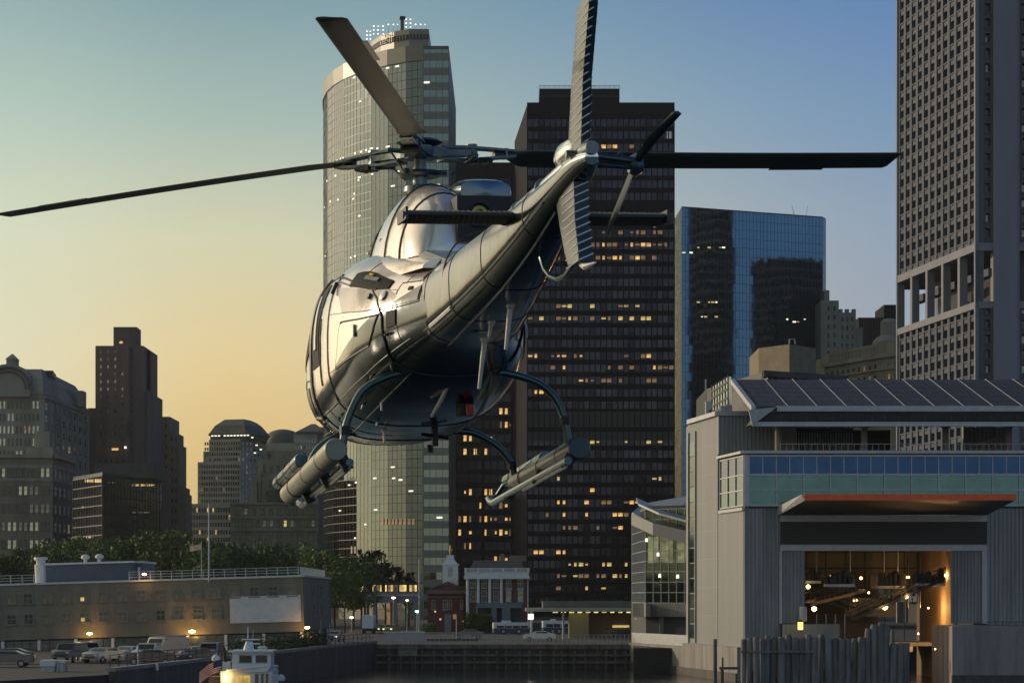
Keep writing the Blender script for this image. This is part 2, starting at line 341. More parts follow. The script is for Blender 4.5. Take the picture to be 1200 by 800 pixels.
# sloping shoulder under the cowling
mb = MB()
mb.loft([ring_cowl(x, w, z, -1.35, 2.3) for x, w, z in ((2.1,.35,-1.15),(1.5,.62,-.96),(.8,.70,-.90),(0,.68,-.92),(-.7,.64,-.98),(-1.4,.52,-1.12),(-2.0,.40,-1.25))], 0, True, False)
mb.build('engine_deck', m_hull, heli, True, 50)
# right side intake fairing, exhaust bay
mb = MB(); rr = []
for x, w, h in ((-1.0,.02,.02),(-.98,.24,.10),(-.8,.29,.135),(.0,.30,.14),(.6,.26,.12),(.85,.05,.03)):
    rr.append([(x, -.40+w*math.copysign(abs(math.cos(a))**.7, math.cos(a)), -.50+h*math.copysign(abs(math.sin(a))**.7, math.sin(a))) for a in (2*math.pi*i/20 for i in range(20))])
mb.loft(rr); mb.build('intake_fairing', mat('fairing_blue_paint', (.10,.15,.18), .22, .7, .15, 2, coat=.6), heli, True, 60)
mb = MB(); mb.box(-1.62, -1.0, -.52, -.0, -1.05, -.64); mb.build('exhaust_bay', m_hdark, heli)
mb = MB()
mb.loft([[(-1.3, -.20+.10*math.cos(a), -.82+.10*math.sin(a)) for a in (2*math.pi*i/18 for i in range(18))],
         [(-1.66, -.20+.11*math.cos(a), -.82+.11*math.sin(a)) for a in (2*math.pi*i/18 for i in range(18))]], 0, False)
ex = mb.build('exhaust_pipe', m_steel, heli, True)
mb = MB(); mb.tube([(-1.68, -.20+.06*math.cos(a), -.82+.06*math.sin(a)) for a in (2*math.pi*i/14 for i in range(15))], .02, 6); mb.build('exhaust_ring', m_yellow, heli, True)
mb = MB(); mb.hexa([(-1.25,.40,-1.14),(-1.25,-.42,-1.14),(-2.1,-.26,-1.36),(-2.1,.26,-1.36),(-1.25,.36,-1.06),(-1.25,-.38,-1.06),(-2.1,-.2,-1.28),(-2.1,.2,-1.28)][::1])
mb.build('rear_deck_panel', m_belly, heli)
# tail boom
TB = [(-1.5,-2.10,-1.33,.51),(-2.2,-2.06,-1.30,.45),(-3.0,-1.95,-1.255,.38),(-4.0,-1.79,-1.20,.30),(-5.0,-1.58,-1.14,.225),(-6.0,-1.31,-1.08,.145),(-6.55,-1.19,-1.03,.095),(-6.75,-1.15,-1.05,.05)]
fT = [pchip([-s[0] for s in TB], [s[k] for s in TB]) for k in (1, 2, 3)]
def SB(x, th, off=0):
    zb, zt, w = [f(-x) for f in fT]; c, s_ = math.cos(th), math.sin(th)
    n = 2.2+1.3*max(0, min(1, (x+6)/3)) if s_ < 0 else 2.6
    return Vector((x, (w+off)*math.copysign(abs(c)**(2/n), c), (zb+zt)/2+((zt-zb)/2+off)*math.copysign(abs(s_)**(2/n), s_)))
mb = MB(); mb.loft([[SB(-1.5-5.25*i/50, 2*math.pi*j/40) for j in range(40)] for i in range(51)])
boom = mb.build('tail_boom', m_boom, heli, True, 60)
for x in (-2.3, -3.1, -4.1, -5.3):
    mb = MB(); mb.tube([SB(x, 2*math.pi*j/40, .001) for j in range(41)], .004, 5); mb.build('boom_joint', m_hdark, boom, True)
for th in (-28, -75, 208):
    mb = MB(); mb.tube([SB(-1.9-3.9*i/20, D2R(th), .004) for i in range(21)], .010, 5); mb.build('boom_stringer', m_steel, boom, True)
mb = MB(); mb.tube([SB(-2.4-.7*i/8, D2R(-28), .006) for i in range(9)], .022, 6); mb.build('boom_fairlead', m_white, boom, True)
mb = MB(); mb.tube([(-1.6,0,-1.27),(-2.4,0,-1.25),(-4,0,-1.165),(-5.2,0,-1.10),(-6.0,0,-1.04)], [.07,.075,.07,.06,.05], 12)
ds = mb.build('drive_shaft_cover', mat('cover_white_metal', (.72,.76,.74), .2, .7, .08, 2, coat=.5), heli, True)
for x, z in ((-2.2,-1.255),(-3.2,-1.21),(-4.3,-1.15),(-5.2,-1.10)):
    mb = MB(); mb.tube([(x,0,z),(x-.03,0,z)], .082, 12); mb.build('cover_clip', m_steel, ds, True)
mb = MB(); mb.tube([(-2.9+.02*math.cos(a), .38*math.cos(a), -1.55+.42*math.sin(a)) for a in (math.pi*(-.1+.7*i/12) for i in range(13))], .008, 5); mb.build('bonding_strap', m_hdark, boom, True)
# tail gearbox
mb = MB(); mb.loft([[(x, .0+r*math.cos(a)*.75, -.98+r*math.sin(a)*.9+.02) for a in (2*math.pi*i/16 for i in range(16))] for x, r in ((-5.72,.01),(-5.76,.07),(-5.95,.11),(-6.2,.105),(-6.34,.07),(-6.36,.01))])
gb = mb.build('tail_gearbox', m_boom, heli, True, 60)
mb = MB(); mb.tube([(-6.45,.12,-1.03),(-6.45,-.10,-1.03)], .03, 8); mb.tube([(-6.42,-.05,-1.03),(-6.35,-.48,-1.06)], .028, 10); mb.tube([(-6.45,-.08,-1.10),(-6.36,-.40,-1.11)], .014, 8); mb.tube([(-6.36,-.30,-1.0),(-6.36,-.42,-1.12)], .02, 6)
mb.build('tail_rotor_shaft', m_steel, gb, True)
mb = MB(); mb.tube([(-6.78,0,-1.03),(-6.60,0,-1.03)], [.05,.07], 10); mb.build('tail_cone_cap', m_steel, heli, True)
tr = MB(); tr.lathe([(.0,-.05),(.06,-.05),(.09,0),(.06,.05),(0,.06)], (0,0,0), 12); tro = tr.build('tail_rotor', m_teal, heli, True)
tro.location = (-6.32, -.44, -1.08); tro.rotation_euler = (D2R(90), 0, 0)
for dx, dz, tw, wd in ((-.80,.25,1.35,.40),(.80,-.36,.25,1.0)):
    mb = MB(); L_ = Vector((dx, 0, dz)); u = L_.normalized(); v = Vector((0,1,0)).cross(u); rg = []
    for k, ch in ((.0,.05),(.12,.06),(.2,.085),(.5,.095),(1.0,.085),(1.01,.03)):
        c0 = L_*k+Vector((0,-.10*k*k if wd < 1 else 0,0)); ch = ch*wd; cv = v*math.cos(tw)+Vector((0,1,0))*math.sin(tw)
        nvec = u.cross(cv)
        rg.append([c0+cv*(ch*a)+nvec*b for a, b in ((1,0),(.4,.014),(-.6,.012),(-1,0),(-.6,-.008),(.4,-.01))])
    mb.loft(rg); o = mb.build('tail_rotor_blade', m_fin, heli, True, 60); o.location = (-6.32, -.44, -1.08)
# fins with diagonal stiffening ribs
def fin(name, secs, ribs, th=.048):
    mb = MB(); rg = []
    for z, xl, xt in secs:      # leading edge, trailing edge
        c_ = xl-xt
        rg.append([(xl, 0, z), (xl-.15*c_, th*.9, z), (xl-.4*c_, th, z), (xt+.12*c_, th*.75, z), (xt, th*.70, z), (xt, -th*.70, z), (xt+.12*c_, -th*.75, z), (xl-.4*c_, -th, z), (xl-.15*c_, -th*.9, z)])
    mb.loft(rg); f = mb.build(name, m_fin, heli, True, 35)
    zs = [s[0] for s in secs]; 
    for k in range(ribs):
        z = zs[0]+(zs[-1]-zs[0])*(k+.6)/ribs
        xt = float(np.interp(z, sorted(zs), [s[2] for s in sorted(secs)])); up = .035
        r = MB(); r.tube([(xt+.30, th*.97, z-up*1.2), (xt-.004, th*.74, z-up*.4), (xt-.004, -th*.74, z+up), (xt+.30, -th*.97, z+up*1.6)], .0055, 5)
        r.build('stiffener', m_white, f, True)
    return f
fin('vertical_fin', [(-1.06,-6.1,-6.55),(-.5,-6.28,-6.66),(-.1,-6.46,-6.84),(.0,-6.52,-6.88),(.03,-6.6,-6.86)], 18)
fin('ventral_fin', [(-1.22,-5.75,-6.40),(-1.5,-5.92,-6.42),(-1.72,-6.08,-6.50),(-1.82,-6.2,-6.52)], 10, .075)
mb = MB(); mb.tube([(-6.40,0,-1.82),(-6.52,0,-1.86),(-6.62,-.05,-1.84)], [.03,.028,.008], 8); mb.build('tail_skid', m_white, heli, True)
mb = MB(); mb.tube([(-5.02,0,-1.50),(-5.05,0,-1.62),(-5.16,0,-1.72),(-5.35,0,-1.80),(-5.6,0,-1.85),(-5.85,0,-1.85),(-6.1,0,-1.80),(-6.3,0,-1.74)], .019, 8); mb.build('tail_guard', m_teal, heli, True)
# horizontal stabiliser halves
def stab(y0, y1, nm):
    mb = MB(); rg = []
    for y in (y0, (y0+y1)/2, y1):
        xl, xt, z = -4.62, -5.02, -1.275
        e = .03 if y == y1 else 0
        rg.append([(xl,y,z+.02),(xl-.06,y,z+.055),(xl-.2,y,z+.05),(xt-.0,y+e,z+.01),(xt,y+e,z-.01),(xl-.2,y,z-.05),(xl-.06,y,z-.04)])
    mb.loft(rg); s_ = mb.build(nm, m_blade, heli, True, 35)
    mb = MB(); n_ = 22
    for k in range(n_):
        y = y0+(y1-y0)*(k+.5)/n_
        mb.tube([(-4.82, y, -1.222), (-5.025, y+.02, -1.263), (-5.025, y+.02, -1.288), (-4.82, y, -1.328)], .0035, 4)
    mb.build('stiffener', m_blade, s_, True)
    mb = MB(); mb.box(-5.03,-4.62, y1-.01, y1+.01, -1.32, -1.225); mb.build('end_plate', m_blade, s_)
stab(.14, 1.06, 'horizontal_stabilizer'); stab(-.14, -1.05, 'horizontal_stabilizer')
# mast, hub, rotor blades
HY = .05
mb = MB(); mb.lathe([(.10,-.40),(.17,-.38),(.16,-.33),(.075,-.31),(.065,-.05),(.09,0)], (0,HY,0), 20); mast = mb.build('mast', m_steel, heli, True)
mb = MB(); mb.lathe([(.0,-.235),(.19,-.235),(.21,-.21),(.19,-.18),(.0,-.18)], (0,HY,0), 20)
for k in range(3):
    a = 2*math.pi*k/3+.2; mb.tube([(0,HY,-.2),(.27*math.cos(a), HY+.27*math.sin(a), -.2)], .03, 6)
mb.build('swashplate', m_steel, heli, True)
mb = MB(); mb.lathe([(.0,.0),(.10,.0),(.13,.05),(.20,.085),(.23,.10),(.20,.125),(.0,.135)], (0,HY,0), 22); mb.build('hub_cap', m_teal, heli, True)
mb = MB()
TIPS = [(4.145,3.97,-.094),(-5.387,1.74,.144),(1.247,-5.36,.247)]
for tx, ty, tz in TIPS:
    u = Vector((tx, ty-HY, tz)).normalized(); v = Vector((-u.y, u.x, 0)).normalized()
    mb.loft([[Vector((0,HY,0))+u*r+v*w*s1+Vector((0,0,h*s2)) for s1, s2 in ((1,1),(-1,1),(-1,-1),(1,-1))] for r, w, h in ((0,.15,.05),(.18,.13,.045),(.30,.07,.03),(.52,.08,.028))])
mb.lathe([(.0,-.06),(.15,-.06),(.17,0),(.15,.03),(.0,.03)], (0,HY,0), 18)
hub = mb.build('rotor_hub', m_steel, heli, True, 40)
def blade(tip, pitch, chord=.34, droop=.0):
    o0 = Vector((0, HY, 0)); tv = Vector(tip)-o0; R_ = tv.length; u = tv.normalized(); v = Vector((u.y, -u.x, 0)).normalized(); n = v.cross(u)
    cp, sp = math.cos(pitch), math.sin(pitch); cv = v*cp+n*sp; nv = n*cp-v*sp
    mb = MB(); rg = []
    secs = [(.80,.10,.045),(.98,.14,.03),(1.12,.30,.026),(1.2,chord,.022)]+[(1.2+(R_-1.25)*k/14, chord, .022) for k in range(1, 15)]+[(R_-.03, chord*.97, .016),(R_, chord*.82, .006)]
    for r, ch, t in secs:
        b_ = o0+u*r+Vector((0,0,droop*math.sin(math.pi*r/R_))); le = .28*ch
        rg.append([b_+cv*(le*1.0)+nv*0, b_+cv*(le*.8)+nv*t*.8, b_+cv*(le*.2)+nv*t, b_-cv*(.3*ch)+nv*t*.7, b_-cv*(.72*ch)+nv*.003, b_-cv*(.72*ch)-nv*.003, b_-cv*(.3*ch)-nv*t*.6, b_+cv*(le*.2)-nv*t, b_+cv*(le*.8)-nv*t*.7])
    mb.loft(rg); bl = mb.build('rotor_blade', m_blade, heli, True, 50)
    t = MB(); a0, a1 = R_*.74, R_*.86; q = []
    for r in (a0, a1):
        b_ = o0+u*r+Vector((0,0,droop*math.sin(math.pi*r/R_)))
        q.append([b_-cv*(.70*chord)+nv*.004, b_-cv*(.70*chord)-nv*.004, b_-cv*(.70*chord+.045)-nv*.003, b_-cv*(.70*chord+.045)+nv*.003])
    t.loft(q); t.build('trim_tab', m_steel, bl)
    s_ = MB()
    for sg in (.05, -.055):
        s_.loft([[o0+u*r+v*w*a+n*(sg*k+b) for a, b in ((1,.012),(-1,.012),(-1,-.012),(1,-.012))] for r, w, k in ((.22,.09,1.1),(.45,.075,1.2),(.72,.07,.9),(1.02,.06,.5))])
    s_.tube([o0+u*.56-n*.10, o0+u*.56+n*.09], .06, 8); s_.tube([o0+u*.92-n*.05+v*.04, o0+u*.92+n*.05+v*.04], .02, 6); s_.tube([o0+u*.92-n*.05-v*.04, o0+u*.92+n*.05-v*.04], .02, 6)
    s_.tube([o0+u*.50+v*.02-n*.08, o0+u*.50+v*.24-n*.05], .025, 6)
    s_.build('blade_sleeve', m_steel, bl, True, 40)
    d_ = MB()
    for k in range(5):
        d_.tube([o0+u*(.60+.03*k)-n*(.08-.01*(k % 2))-v*.09, o0+u*(.60+.03*k)-n*(.08-.01*(k % 2))+v*.09], .028, 6)
    d_.build('frequency_adapter', m_hdark, bl, True)
    l_ = MB(); a = o0+u*.50+v*.22-n*.06; b = o0+(a-o0)*.55; b.z = -.22; l_.tube([a, b], .012, 6); l_.build('pitch_link', m_steel, bl, True)
blade(TIPS[0], D2R(4), droop=.02); blade(TIPS[1], D2R(2), .25); blade(TIPS[2], D2R(17), .36, droop=-.02)
# skids, cross tubes, floats
def skid(y):
    mb = MB(); zf = lambda x: -2.98-.088*(x+1.5)-.10
    mb.tube([(-1.55,y*.93,zf(-1.55)),(1.9,y*.93,zf(1.9)),(2.05,y*.93,zf(2.1)+.03),(2.15,y*.93,zf(2.2)+.08)], .038, 10)
    s_ = mb.build('skid', m_teal, heli, True)
    mb = MB(); mb.tube([(-1.5,y*.93,zf(-1.5)-.045),(.4,y*.93,zf(.4)-.045)], .022, 6); mb.build('wear_plate', m_steel, s_)
    for x in (-1.45, -.2, 1.15):
        mb = MB(); mb.tube([(x,y*.93,zf(x)-.06),(x+.02,y*1.02,zf(x)+.14)], .055, 8); mb.build('clamp', m_hdark, s_, True)
    def fl(x0, x1, dz, yy, r, m_):
        mb = MB(); a = Vector((x0, yy, zf(x0)+dz)); b = Vector((x1, yy, zf(x1)+dz)); t = (b-a).normalized()
        mb.tube([a-t*.012, a, a+t*.015, b-t*.05, b-t*.02, b], [r*.9, r*.98, r, r*.95, r*.8, r*.4], 24); f_ = mb.build('float', m_, heli, True, 50)
        for k in (.2, .5, .8):
            c_ = a+(b-a)*k; st = MB(); st.tube([c_, c_+t*.03], r*1.02, 20); st.build('strap', m_hdark if k != .5 else m_, f_, True)
    fl(-1.50, 2.0 if y > 0 else 1.3, .125, y*1.04, .108, m_float if y > 0 else m_fin)
    fl(.3, 2.2, .26, y*1.12, .07, m_teal)
    mb = MB(); mb.tube([(2.25,y*1.12,zf(2.2)+.26),(2.35,y*1.05,zf(2.2)+.12),(2.3,y*.95,zf(2.2)+.05)], .022, 6); mb.build('float_bracket', m_teal, s_, True); mb = MB(); mb.tube([(1.3,y*1.12,zf(1.3)+.30),(1.32,y*1.0,zf(1.3)+.02)], .02, 6); mb.build('float_bracket', m_teal, s_, True)
skid(1.1); skid(-1.1)
def cross(x, pts, nm='cross_tube'):
    mb = MB(); xs = [p[0] for p in pts]; P_ = []
    f = pchip(list(range(len(pts))), [p[0] for p in pts]); g = pchip(list(range(len(pts))), [p[1] for p in pts])
    for k in range(8*(len(pts)-1)+1): P_.append((x, f(k/8), g(k/8)))
    mb.tube(P_, .036, 10); o = mb.build(nm, m_teal, heli, True)
    for i in (1, -2):
        mb = MB(); p = pts[i]; mb.tube([(x, p[0], p[1]-.03), (x, p[0], p[1]+.05)], .05, 8); mb.build('clamp', m_hdark, o, True)
cross(-1.3, [(1.06,-2.98),(1.03,-2.78),(.96,-2.58),(.85,-2.40),(.68,-2.30),(.45,-2.24),(0,-2.22),(-.45,-2.24),(-.65,-2.28),(-.84,-2.36),(-.98,-2.5),(-1.06,-2.7),(-1.1,-2.96)])
cross(1.2, [(1.06,-3.2),(1.03,-3.0),(.95,-2.84),(.82,-2.74),(.6,-2.66),(0,-2.64),(-.6,-2.66),(-.82,-2.74),(-.98,-2.86),(-1.08,-3.02),(-1.12,-3.22)])
for y in ():
    mb = MB(); mb.tube([(1.15,y*1.0,-2.72),(1.0,y*1.3,-2.72),(.9,y*1.32,-2.72),(.75,y*1.0,-2.66)], .016, 6); mb.build('boarding_step', m_teal, heli, True)
# aerials and beacon below
def aer(x, y, z, dx, dz, r=.014, nm='aerial', m_=None):
    mb = MB(); mb.tube([(x, y, z), (x+dx, y, z+dz)], [r*1.6, r], 8); mb.tube([(x-.02, y, z+.01), (x+.02, y, z-.01)], r*2.6, 8); mb.build(nm, m_ or m_white, heli, True)
aer(-3.65, -.05, -1.84, .22, -.36, .016); aer(-2.55, -.05, -2.03, .30, -.42, .016); aer(-3.1,.0,-1.93,.12,-.12); aer(-.5,.55,-2.42,.02,-.12,.01); aer(.6,.35,-2.66,.02,-.14,.012)
mb = MB(); mb.tube([(-1.25,.02,-2.30),(-.95,.05,-2.46),(-.6,.08,-2.60)], [.018,.022,.018], 8); mb.build('drain_pipe', m_white, heli, True)
mb = MB(); mb.box(-.62,-.42,-.33,-.19,-2.60,-2.48); mb.build('cargo_hook_bay', m_hdark, heli)
mb = MB(); mb.lathe([(.0,-.11),(.035,-.10),(.045,-.03),(.045,0),(.0,0)], (-.66,-.28,-2.5), 14); mb.build('beacon_light', m_red, heli, True)
mb = MB(); mb.tube([(.45,0,-2.72),(.5,-.28,-2.76)], .02, 6); mb.tube([(.47,-.14,-2.66),(.47,-.14,-2.84)], .035, 8); mb.build('towing_bracket', m_hdark, heli, True)
mb = MB(); mb.tube([(1.9,-.35,-2.76),(1.9,-.35,-2.84)], .035, 8); mb.build('landing_light', m_hdark, heli, True)
# ------------------------------------------------------------------ city: materials
m_water = mat('harbour_water', (.012,.016,.018), .12, 0, .3, .3, bump=.6, bscale=1.1)
m_ground = mat('asphalt_ground', (.026,.026,.026), .85, 0, .3, .4, bump=.2)
m_conc = mat('weathered_concrete', (.24,.23,.21), .85, 0, .35, .6, bump=.4, bscale=3, streak=True)
m_concd = mat('dark_wet_concrete', (.07,.065,.055), .75, 0, .5, .8, bump=.6, bscale=2, streak=True)
m_stone = mat('limestone', (.27,.27,.22), .85, 0, .3, .15, bump=.2, streak=True)
m_stone2 = mat('grey_stone', (.27,.26,.20), .85, 0, .3, .15, bump=.2, streak=True)
m_brick = mat('brown_brick', (.14,.095,.08), .9, 0, .3, .2, bump=.2, streak=True)
m_brick2 = mat('tan_brick', (.20,.15,.095), .9, 0, .3, .2, bump=.2, streak=True)
m_redbrick = mat('red_brick', (.13,.05,.042), .9, 0, .3, .6, bump=.2)
m_trim = mat('dark_stone_trim', (.07,.07,.06), .8, 0, .3, .5)
m_lowwall = mat('olive_brown_brick', (.215,.20,.15), .9, 0, .25, .5, bump=.2, streak=True)
m_wglass = mat('window_glass', (.12,.13,.13), .12, .8, .6, .6)
m_wdark = mat('dark_window_glass', (.03,.033,.035), .15, .5, .5, .6)
m_wpale = mat('pale_window_glass', (.36,.38,.34), .15, .8, .4, .6)
m_frame = mat('window_frame_paint', (.22,.21,.18), .6, 0, .2, 2)
m_lit = glow('lit_window_warm', (1,.58,.18), .85)
m_litd = glow('lit_window_dim', (.9,.52,.22), .22)
m_lity = glow('lit_window_yellow', (1,.74,.24), .6)
m_litw = glow('lit_ceiling_lamp', (1,.93,.72), 1.6)
m_lamp = glow('street_lamp_glow', (1,.55,.12), 30)
m_bulb = glow('bulb_white', (1,.95,.80), 2.2)
m_roof = mat('roof_membrane', (.06,.06,.06), .8, 0, .3, .5)
m_white = mat('white_paint', (.62,.64,.62), .45, 0, .12, 1.5)
m_metal = mat('galvanised_metal', (.35,.37,.38), .45, .4, .2, 3)
m_dark = mat('dark_metal', (.03,.032,.035), .5, .2, .3, 3)
class Fac:
    """a wall seen from outside: A is its left end, B its right end (x, y)"""
    def __init__(s, A, B, z0, z1):
        s.A = Vector((A[0], A[1], 0)); s.B = Vector((B[0], B[1], 0)); s.z0 = z0; s.z1 = z1
        d = s.B-s.A; s.L = d.length; s.u = d/s.L; s.n = Vector((s.u.y, -s.u.x, 0)); s.rz = math.atan2(s.u.y, s.u.x)
    def pt(s, u, z, d=0): return s.A+s.u*u+s.n*d+Vector((0, 0, z))
    def box(s, mb, u0, u1, z0, z1, d0, d1, mi=0):
        mb.hexa([s.pt(u0,z0,d1), s.pt(u1,z0,d1), s.pt(u1,z0,d0), s.pt(u0,z0,d0), s.pt(u0,z1,d1), s.pt(u1,z1,d1), s.pt(u1,z1,d0), s.pt(u0,z1,d0)], mi)
    def ux(s, px):   # the place along the wall that the line of sight through column px meets
        k = (px-600)/FP; return (k*s.A.y-s.A.x)/(s.u.x-k*s.u.y)
    def zy(s, u, py): return Z(py, (s.A+s.u*u).y)
_wm = {}
def win_mesh(w, h, gm, fm, bars, sill, arch=False):
    key = (round(w, 2), round(h, 2), gm.name, fm.name, bars, sill, arch)
    if key not in _wm:
        mb = MB(); t = min(w, h)*.09
        if arch:
            pts = [(w/2*math.cos(a), h/2-w/2+w/2*math.sin(a)) for a in (math.pi*i/8 for i in range(9))]+[(-w/2,-h/2),(w/2,-h/2)]
            mb.add([(x,-.03,z) for x, z in pts], [tuple(range(len(pts)))], 0)
            mb.tube([(x,-.08,z) for x, z in pts[:9]], t, 4, 1)
        else:
            mb.add([(-w/2,-.03,-h/2),(w/2,-.03,-h/2),(w/2,-.03,h/2),(-w/2,-.03,h/2)], [(0,1,2,3)], 0)
            mb.box(-w/2, w/2, -.14, -.01, h/2-t, h/2, 1)
        mb.box(-w/2, -w/2+t, -.12, -.01, -h/2, h/2-t, 1); mb.box(w/2-t, w/2, -.12, -.01, -h/2, h/2-t, 1)
        if bars: mb.box(-w/2+t, w/2-t, -.09, -.02, -t*.35, t*.35, 1)
        if bars > 1: mb.box(-t*.3, t*.3, -.088, -.02, -h/2, -t*.36, 1); mb.box(-t*.3, t*.3, -.088, -.02, t*.36, h/2-t, 1)
        if sill: mb.box(-w/2-t, w/2+t, -.28, -.01, -h/2-t*1.4, -h/2, 1)
        o = mb.build('window', [gm, fm]); _wm[key] = o.data; bpy.data.objects.remove(o)
    return _wm[key]
def put(name, me, parent, loc, rz):
    o = bpy.data.objects.new(name, me); C.objects.link(o); o.parent = parent; o.location = loc; o.rotation_euler = (0, 0, rz); return o
class Count:
    def __init__(s, n=100): s.n = n; s.rest = MB(); s.mats = []
    def mi(s, m):
        if m not in s.mats: s.mats.append(m)
        return s.mats.index(m)
    def finish(s, parent, name='windows'):
        if s.rest.v: tag(s.rest.build(name, s.mats, parent), kind='stuff')
def window(cnt, fac, parent, u, z, w, h, gm=None, fm=None, bars=1, sill=True, name='window', arch=False, d=0):
    gm = gm or m_wdark; fm = fm or m_frame
    me = win_mesh(w, h, gm, fm, bars, sill, arch)
    if cnt.n > 0:
        cnt.n -= 1; put(name, me, parent, fac.pt(u, z, d), fac.rz)
    else:
        M = Matrix.Translation(fac.pt(u, z, d)) @ Matrix.Rotation(fac.rz, 4, 'Z')
        vs = [M @ v.co for v in me.vertices]
        for p in me.polygons:
            pass
        b = len(cnt.rest.v); cnt.rest.v += [tuple(v) for v in vs]
        ii = (cnt.mi(gm), cnt.mi(fm))
        for p in me.polygons: cnt.rest.f.append(tuple(i+b for i in p.vertices)); cnt.rest.m.append(ii[p.material_index])
def grid(cnt, fac, parent, cols, rows, u0, u1, z0, z1, wf, hf, mix, fm=None, bars=1, sill=True, pair=False, arch=False, skip=0, d=0):
    cu = (u1-u0)/cols; cz = (z1-z0)/rows
    for r in range(rows):
        for c_ in range(cols):
            if random.random() < skip: continue
            k = random.random(); gm = mix[-1][1]
            for pr_, m_ in mix:
                if k < pr_: gm = m_; break
                k -= pr_
            uc = u0+cu*(c_+.5); zc = z0+cz*(r+.5)
            if pair:
                for s_ in (-.24, .24): window(cnt, fac, parent, uc+s_*cu, zc, cu*wf*.45, cz*hf, gm, fm, bars, sill, arch=arch, d=d)
            else: window(cnt, fac, parent, uc, zc, cu*wf, cz*hf, gm, fm, bars, sill, arch=arch, d=d)
def panels(mb, pts, z0, z1, rows, colw, tilt, mi=0, mis=None):
    """glass panes along a polyline, each one set a hair out of true like real curtain walling"""
    for a, b in zip(pts[:-1], pts[1:]):
        a = Vector((a[0], a[1], 0)); b = Vector((b[0], b[1], 0)); L_ = (b-a).length; n = max(1, round(L_/colw)); u = (b-a)/L_; nn = Vector((u.y, -u.x, 0))
        for i in range(n):
            for r in range(rows):
                za = z0+(z1-z0)*r/rows; zb = z0+(z1-z0)*(r+1)/rows
                tx, tz = random.gauss(0, tilt), random.gauss(0, tilt)
                w = L_/n/2; h = (zb-za)/2; q = []
                for su, sz in ((-1,-1),(1,-1),(1,1),(-1,1)):
                    q.append(a+u*(L_*(i+.5)/n+su*w)+nn*(.05+su*tx*w+sz*tz*h)+Vector((0, 0, (za+zb)/2+sz*h)))
                mb.add(q, [(0,1,2,3)], mis(i, r) if mis else mi)
def mull(mb, pts, z0, z1, rows, colw, wv=.1, wh=.12, d=.15, mi=0, vert=True):
    for a, b in zip(pts[:-1], pts[1:]):
        f = Fac(a, b, z0, z1); n = max(1, round(f.L/colw))
        if vert:
            for i in range(n+1): f.box(mb, f.L*i/n-wv/2, f.L*i/n+wv/2, z0, z1, .06, d, mi)
        for r in range(rows+1):
            z = z0+(z1-z0)*r/rows; f.box(mb, 0, f.L, z-wh/2, z+wh/2, .07, d-.02, mi)
def off(poly, d):
    c_ = Vector((sum(p[0] for p in poly)/len(poly), sum(p[1] for p in poly)/len(poly)))
    return [((Vector(p)-c_)*(1+d/max(1, (Vector(p)-c_).length))+c_)[:] for p in poly]
# ------------------------------------------------------------------ ground, water
mb = MB(); mb.box(-3000, 3000, -1500, 900, -12, -.0); w_ = mb.build('water', m_water); tag(w_, 'dark rippled harbour water at the foot of the quays', 'water', kind='structure')
mb = MB()
SW = [(X(127,200),200),(X(300,255),255),(X(375,292),292),(X(437,325),325)]
coast = [(-3000,120),(-60,120)]+SW+[(X(742,325),325),(X(745,300),306),(34,306),(34,330),(300,330),(3000,330),(3000,9000),(-3000,9000)]
mb.prism(coast, -6, 3.0)
gr = mb.build('ground', m_ground); tag(gr, 'dark asphalt land behind the sea wall', 'ground', kind='structure')
def wallstrip(name, a, b, z0, z1, t, m_, label, cat):
    f = Fac(a, b, z0, z1); o = MB(); f.box(o, 0, f.L, z0, z1, 0, t); return f, o
# sea wall on the left
swf = [Fac(a, b, 0, 3) for a, b in zip(SW[:-1], SW[1:])]; mb = MB()
for f in swf: f.box(mb, 0, f.L, -1, 3.25, .02, .5)
sw = mb.build('sea_wall', m_concd); tag(sw, 'long dark concrete sea wall running along the left basin edge', 'sea wall')
mb = MB()
for f in swf: f.box(mb, 0, f.L, 3.26, 3.55, -.15, .62)
mb.build('coping', m_conc, sw)
mb = MB()
for f in swf:
    n = int(f.L/2.6)
    for k in range(n): f.box(mb, f.L*k/n-.03, f.L*k/n+.03, 3.56, 4.55, .1, .16)
    for z in (4.0, 4.5): f.box(mb, 0, f.L, z, z+.05, .11, .15)
tag(mb.build('railing', m_dark), 'dark pipe railing along the top of the left sea wall', 'railing')
# timber bulkhead in the middle
f = Fac((X(437,325),325), (X(742,325),325), 0, 3)
qw = empty('timber_bulkhead', (0,0,0), 0, 'rotting timber and concrete bulkhead across the head of the basin', 'bulkhead')
mb = MB(); f.box(mb, 0, f.L, -1, 2.55, .02, .5); mb.build('lower_wall', m_concd, qw)
m_timber = mat('weathered_timber', (.13,.115,.10), .85, 0, .5, 1.2, bump=.5, bscale=6, streak=True)
for k in range(5):
    mb = MB(); f.box(mb, .05+f.L*k/5, f.L*(k+1)/5-.05, 2.56+random.uniform(-.05,.05), 3.1, .3, .9+random.uniform(-.1,.1)); mb.build('cap_beam', m_timber, qw)
for k in range(24):
    u = f.L*(k+.5)/24+random.uniform(-.3,.3); mb = MB(); mb.tube([f.pt(u, -1.5, .75), f.pt(u+random.uniform(-.1,.1), 2.4, .72)], .17, 8); mb.build('pile', m_timber, qw, True)
for z in (.7, 1.6):
    mb = MB(); f.box(mb, 0, f.L, z, z+.28, .93, 1.12); mb.build('waler', m_timber, qw)
mb = MB()
for k in range(60): f.box(mb, f.L*k/59-.03, f.L*k/59+.03, 3.1, 4.3, .4, .46)
for z in (3.5, 3.9, 4.28): f.box(mb, 0, f.L, z, z+.05, .41, .45)
tag(mb.build('chain_fence', m_metal), 'thin steel fence standing on the timber bulkhead edge', 'fence')
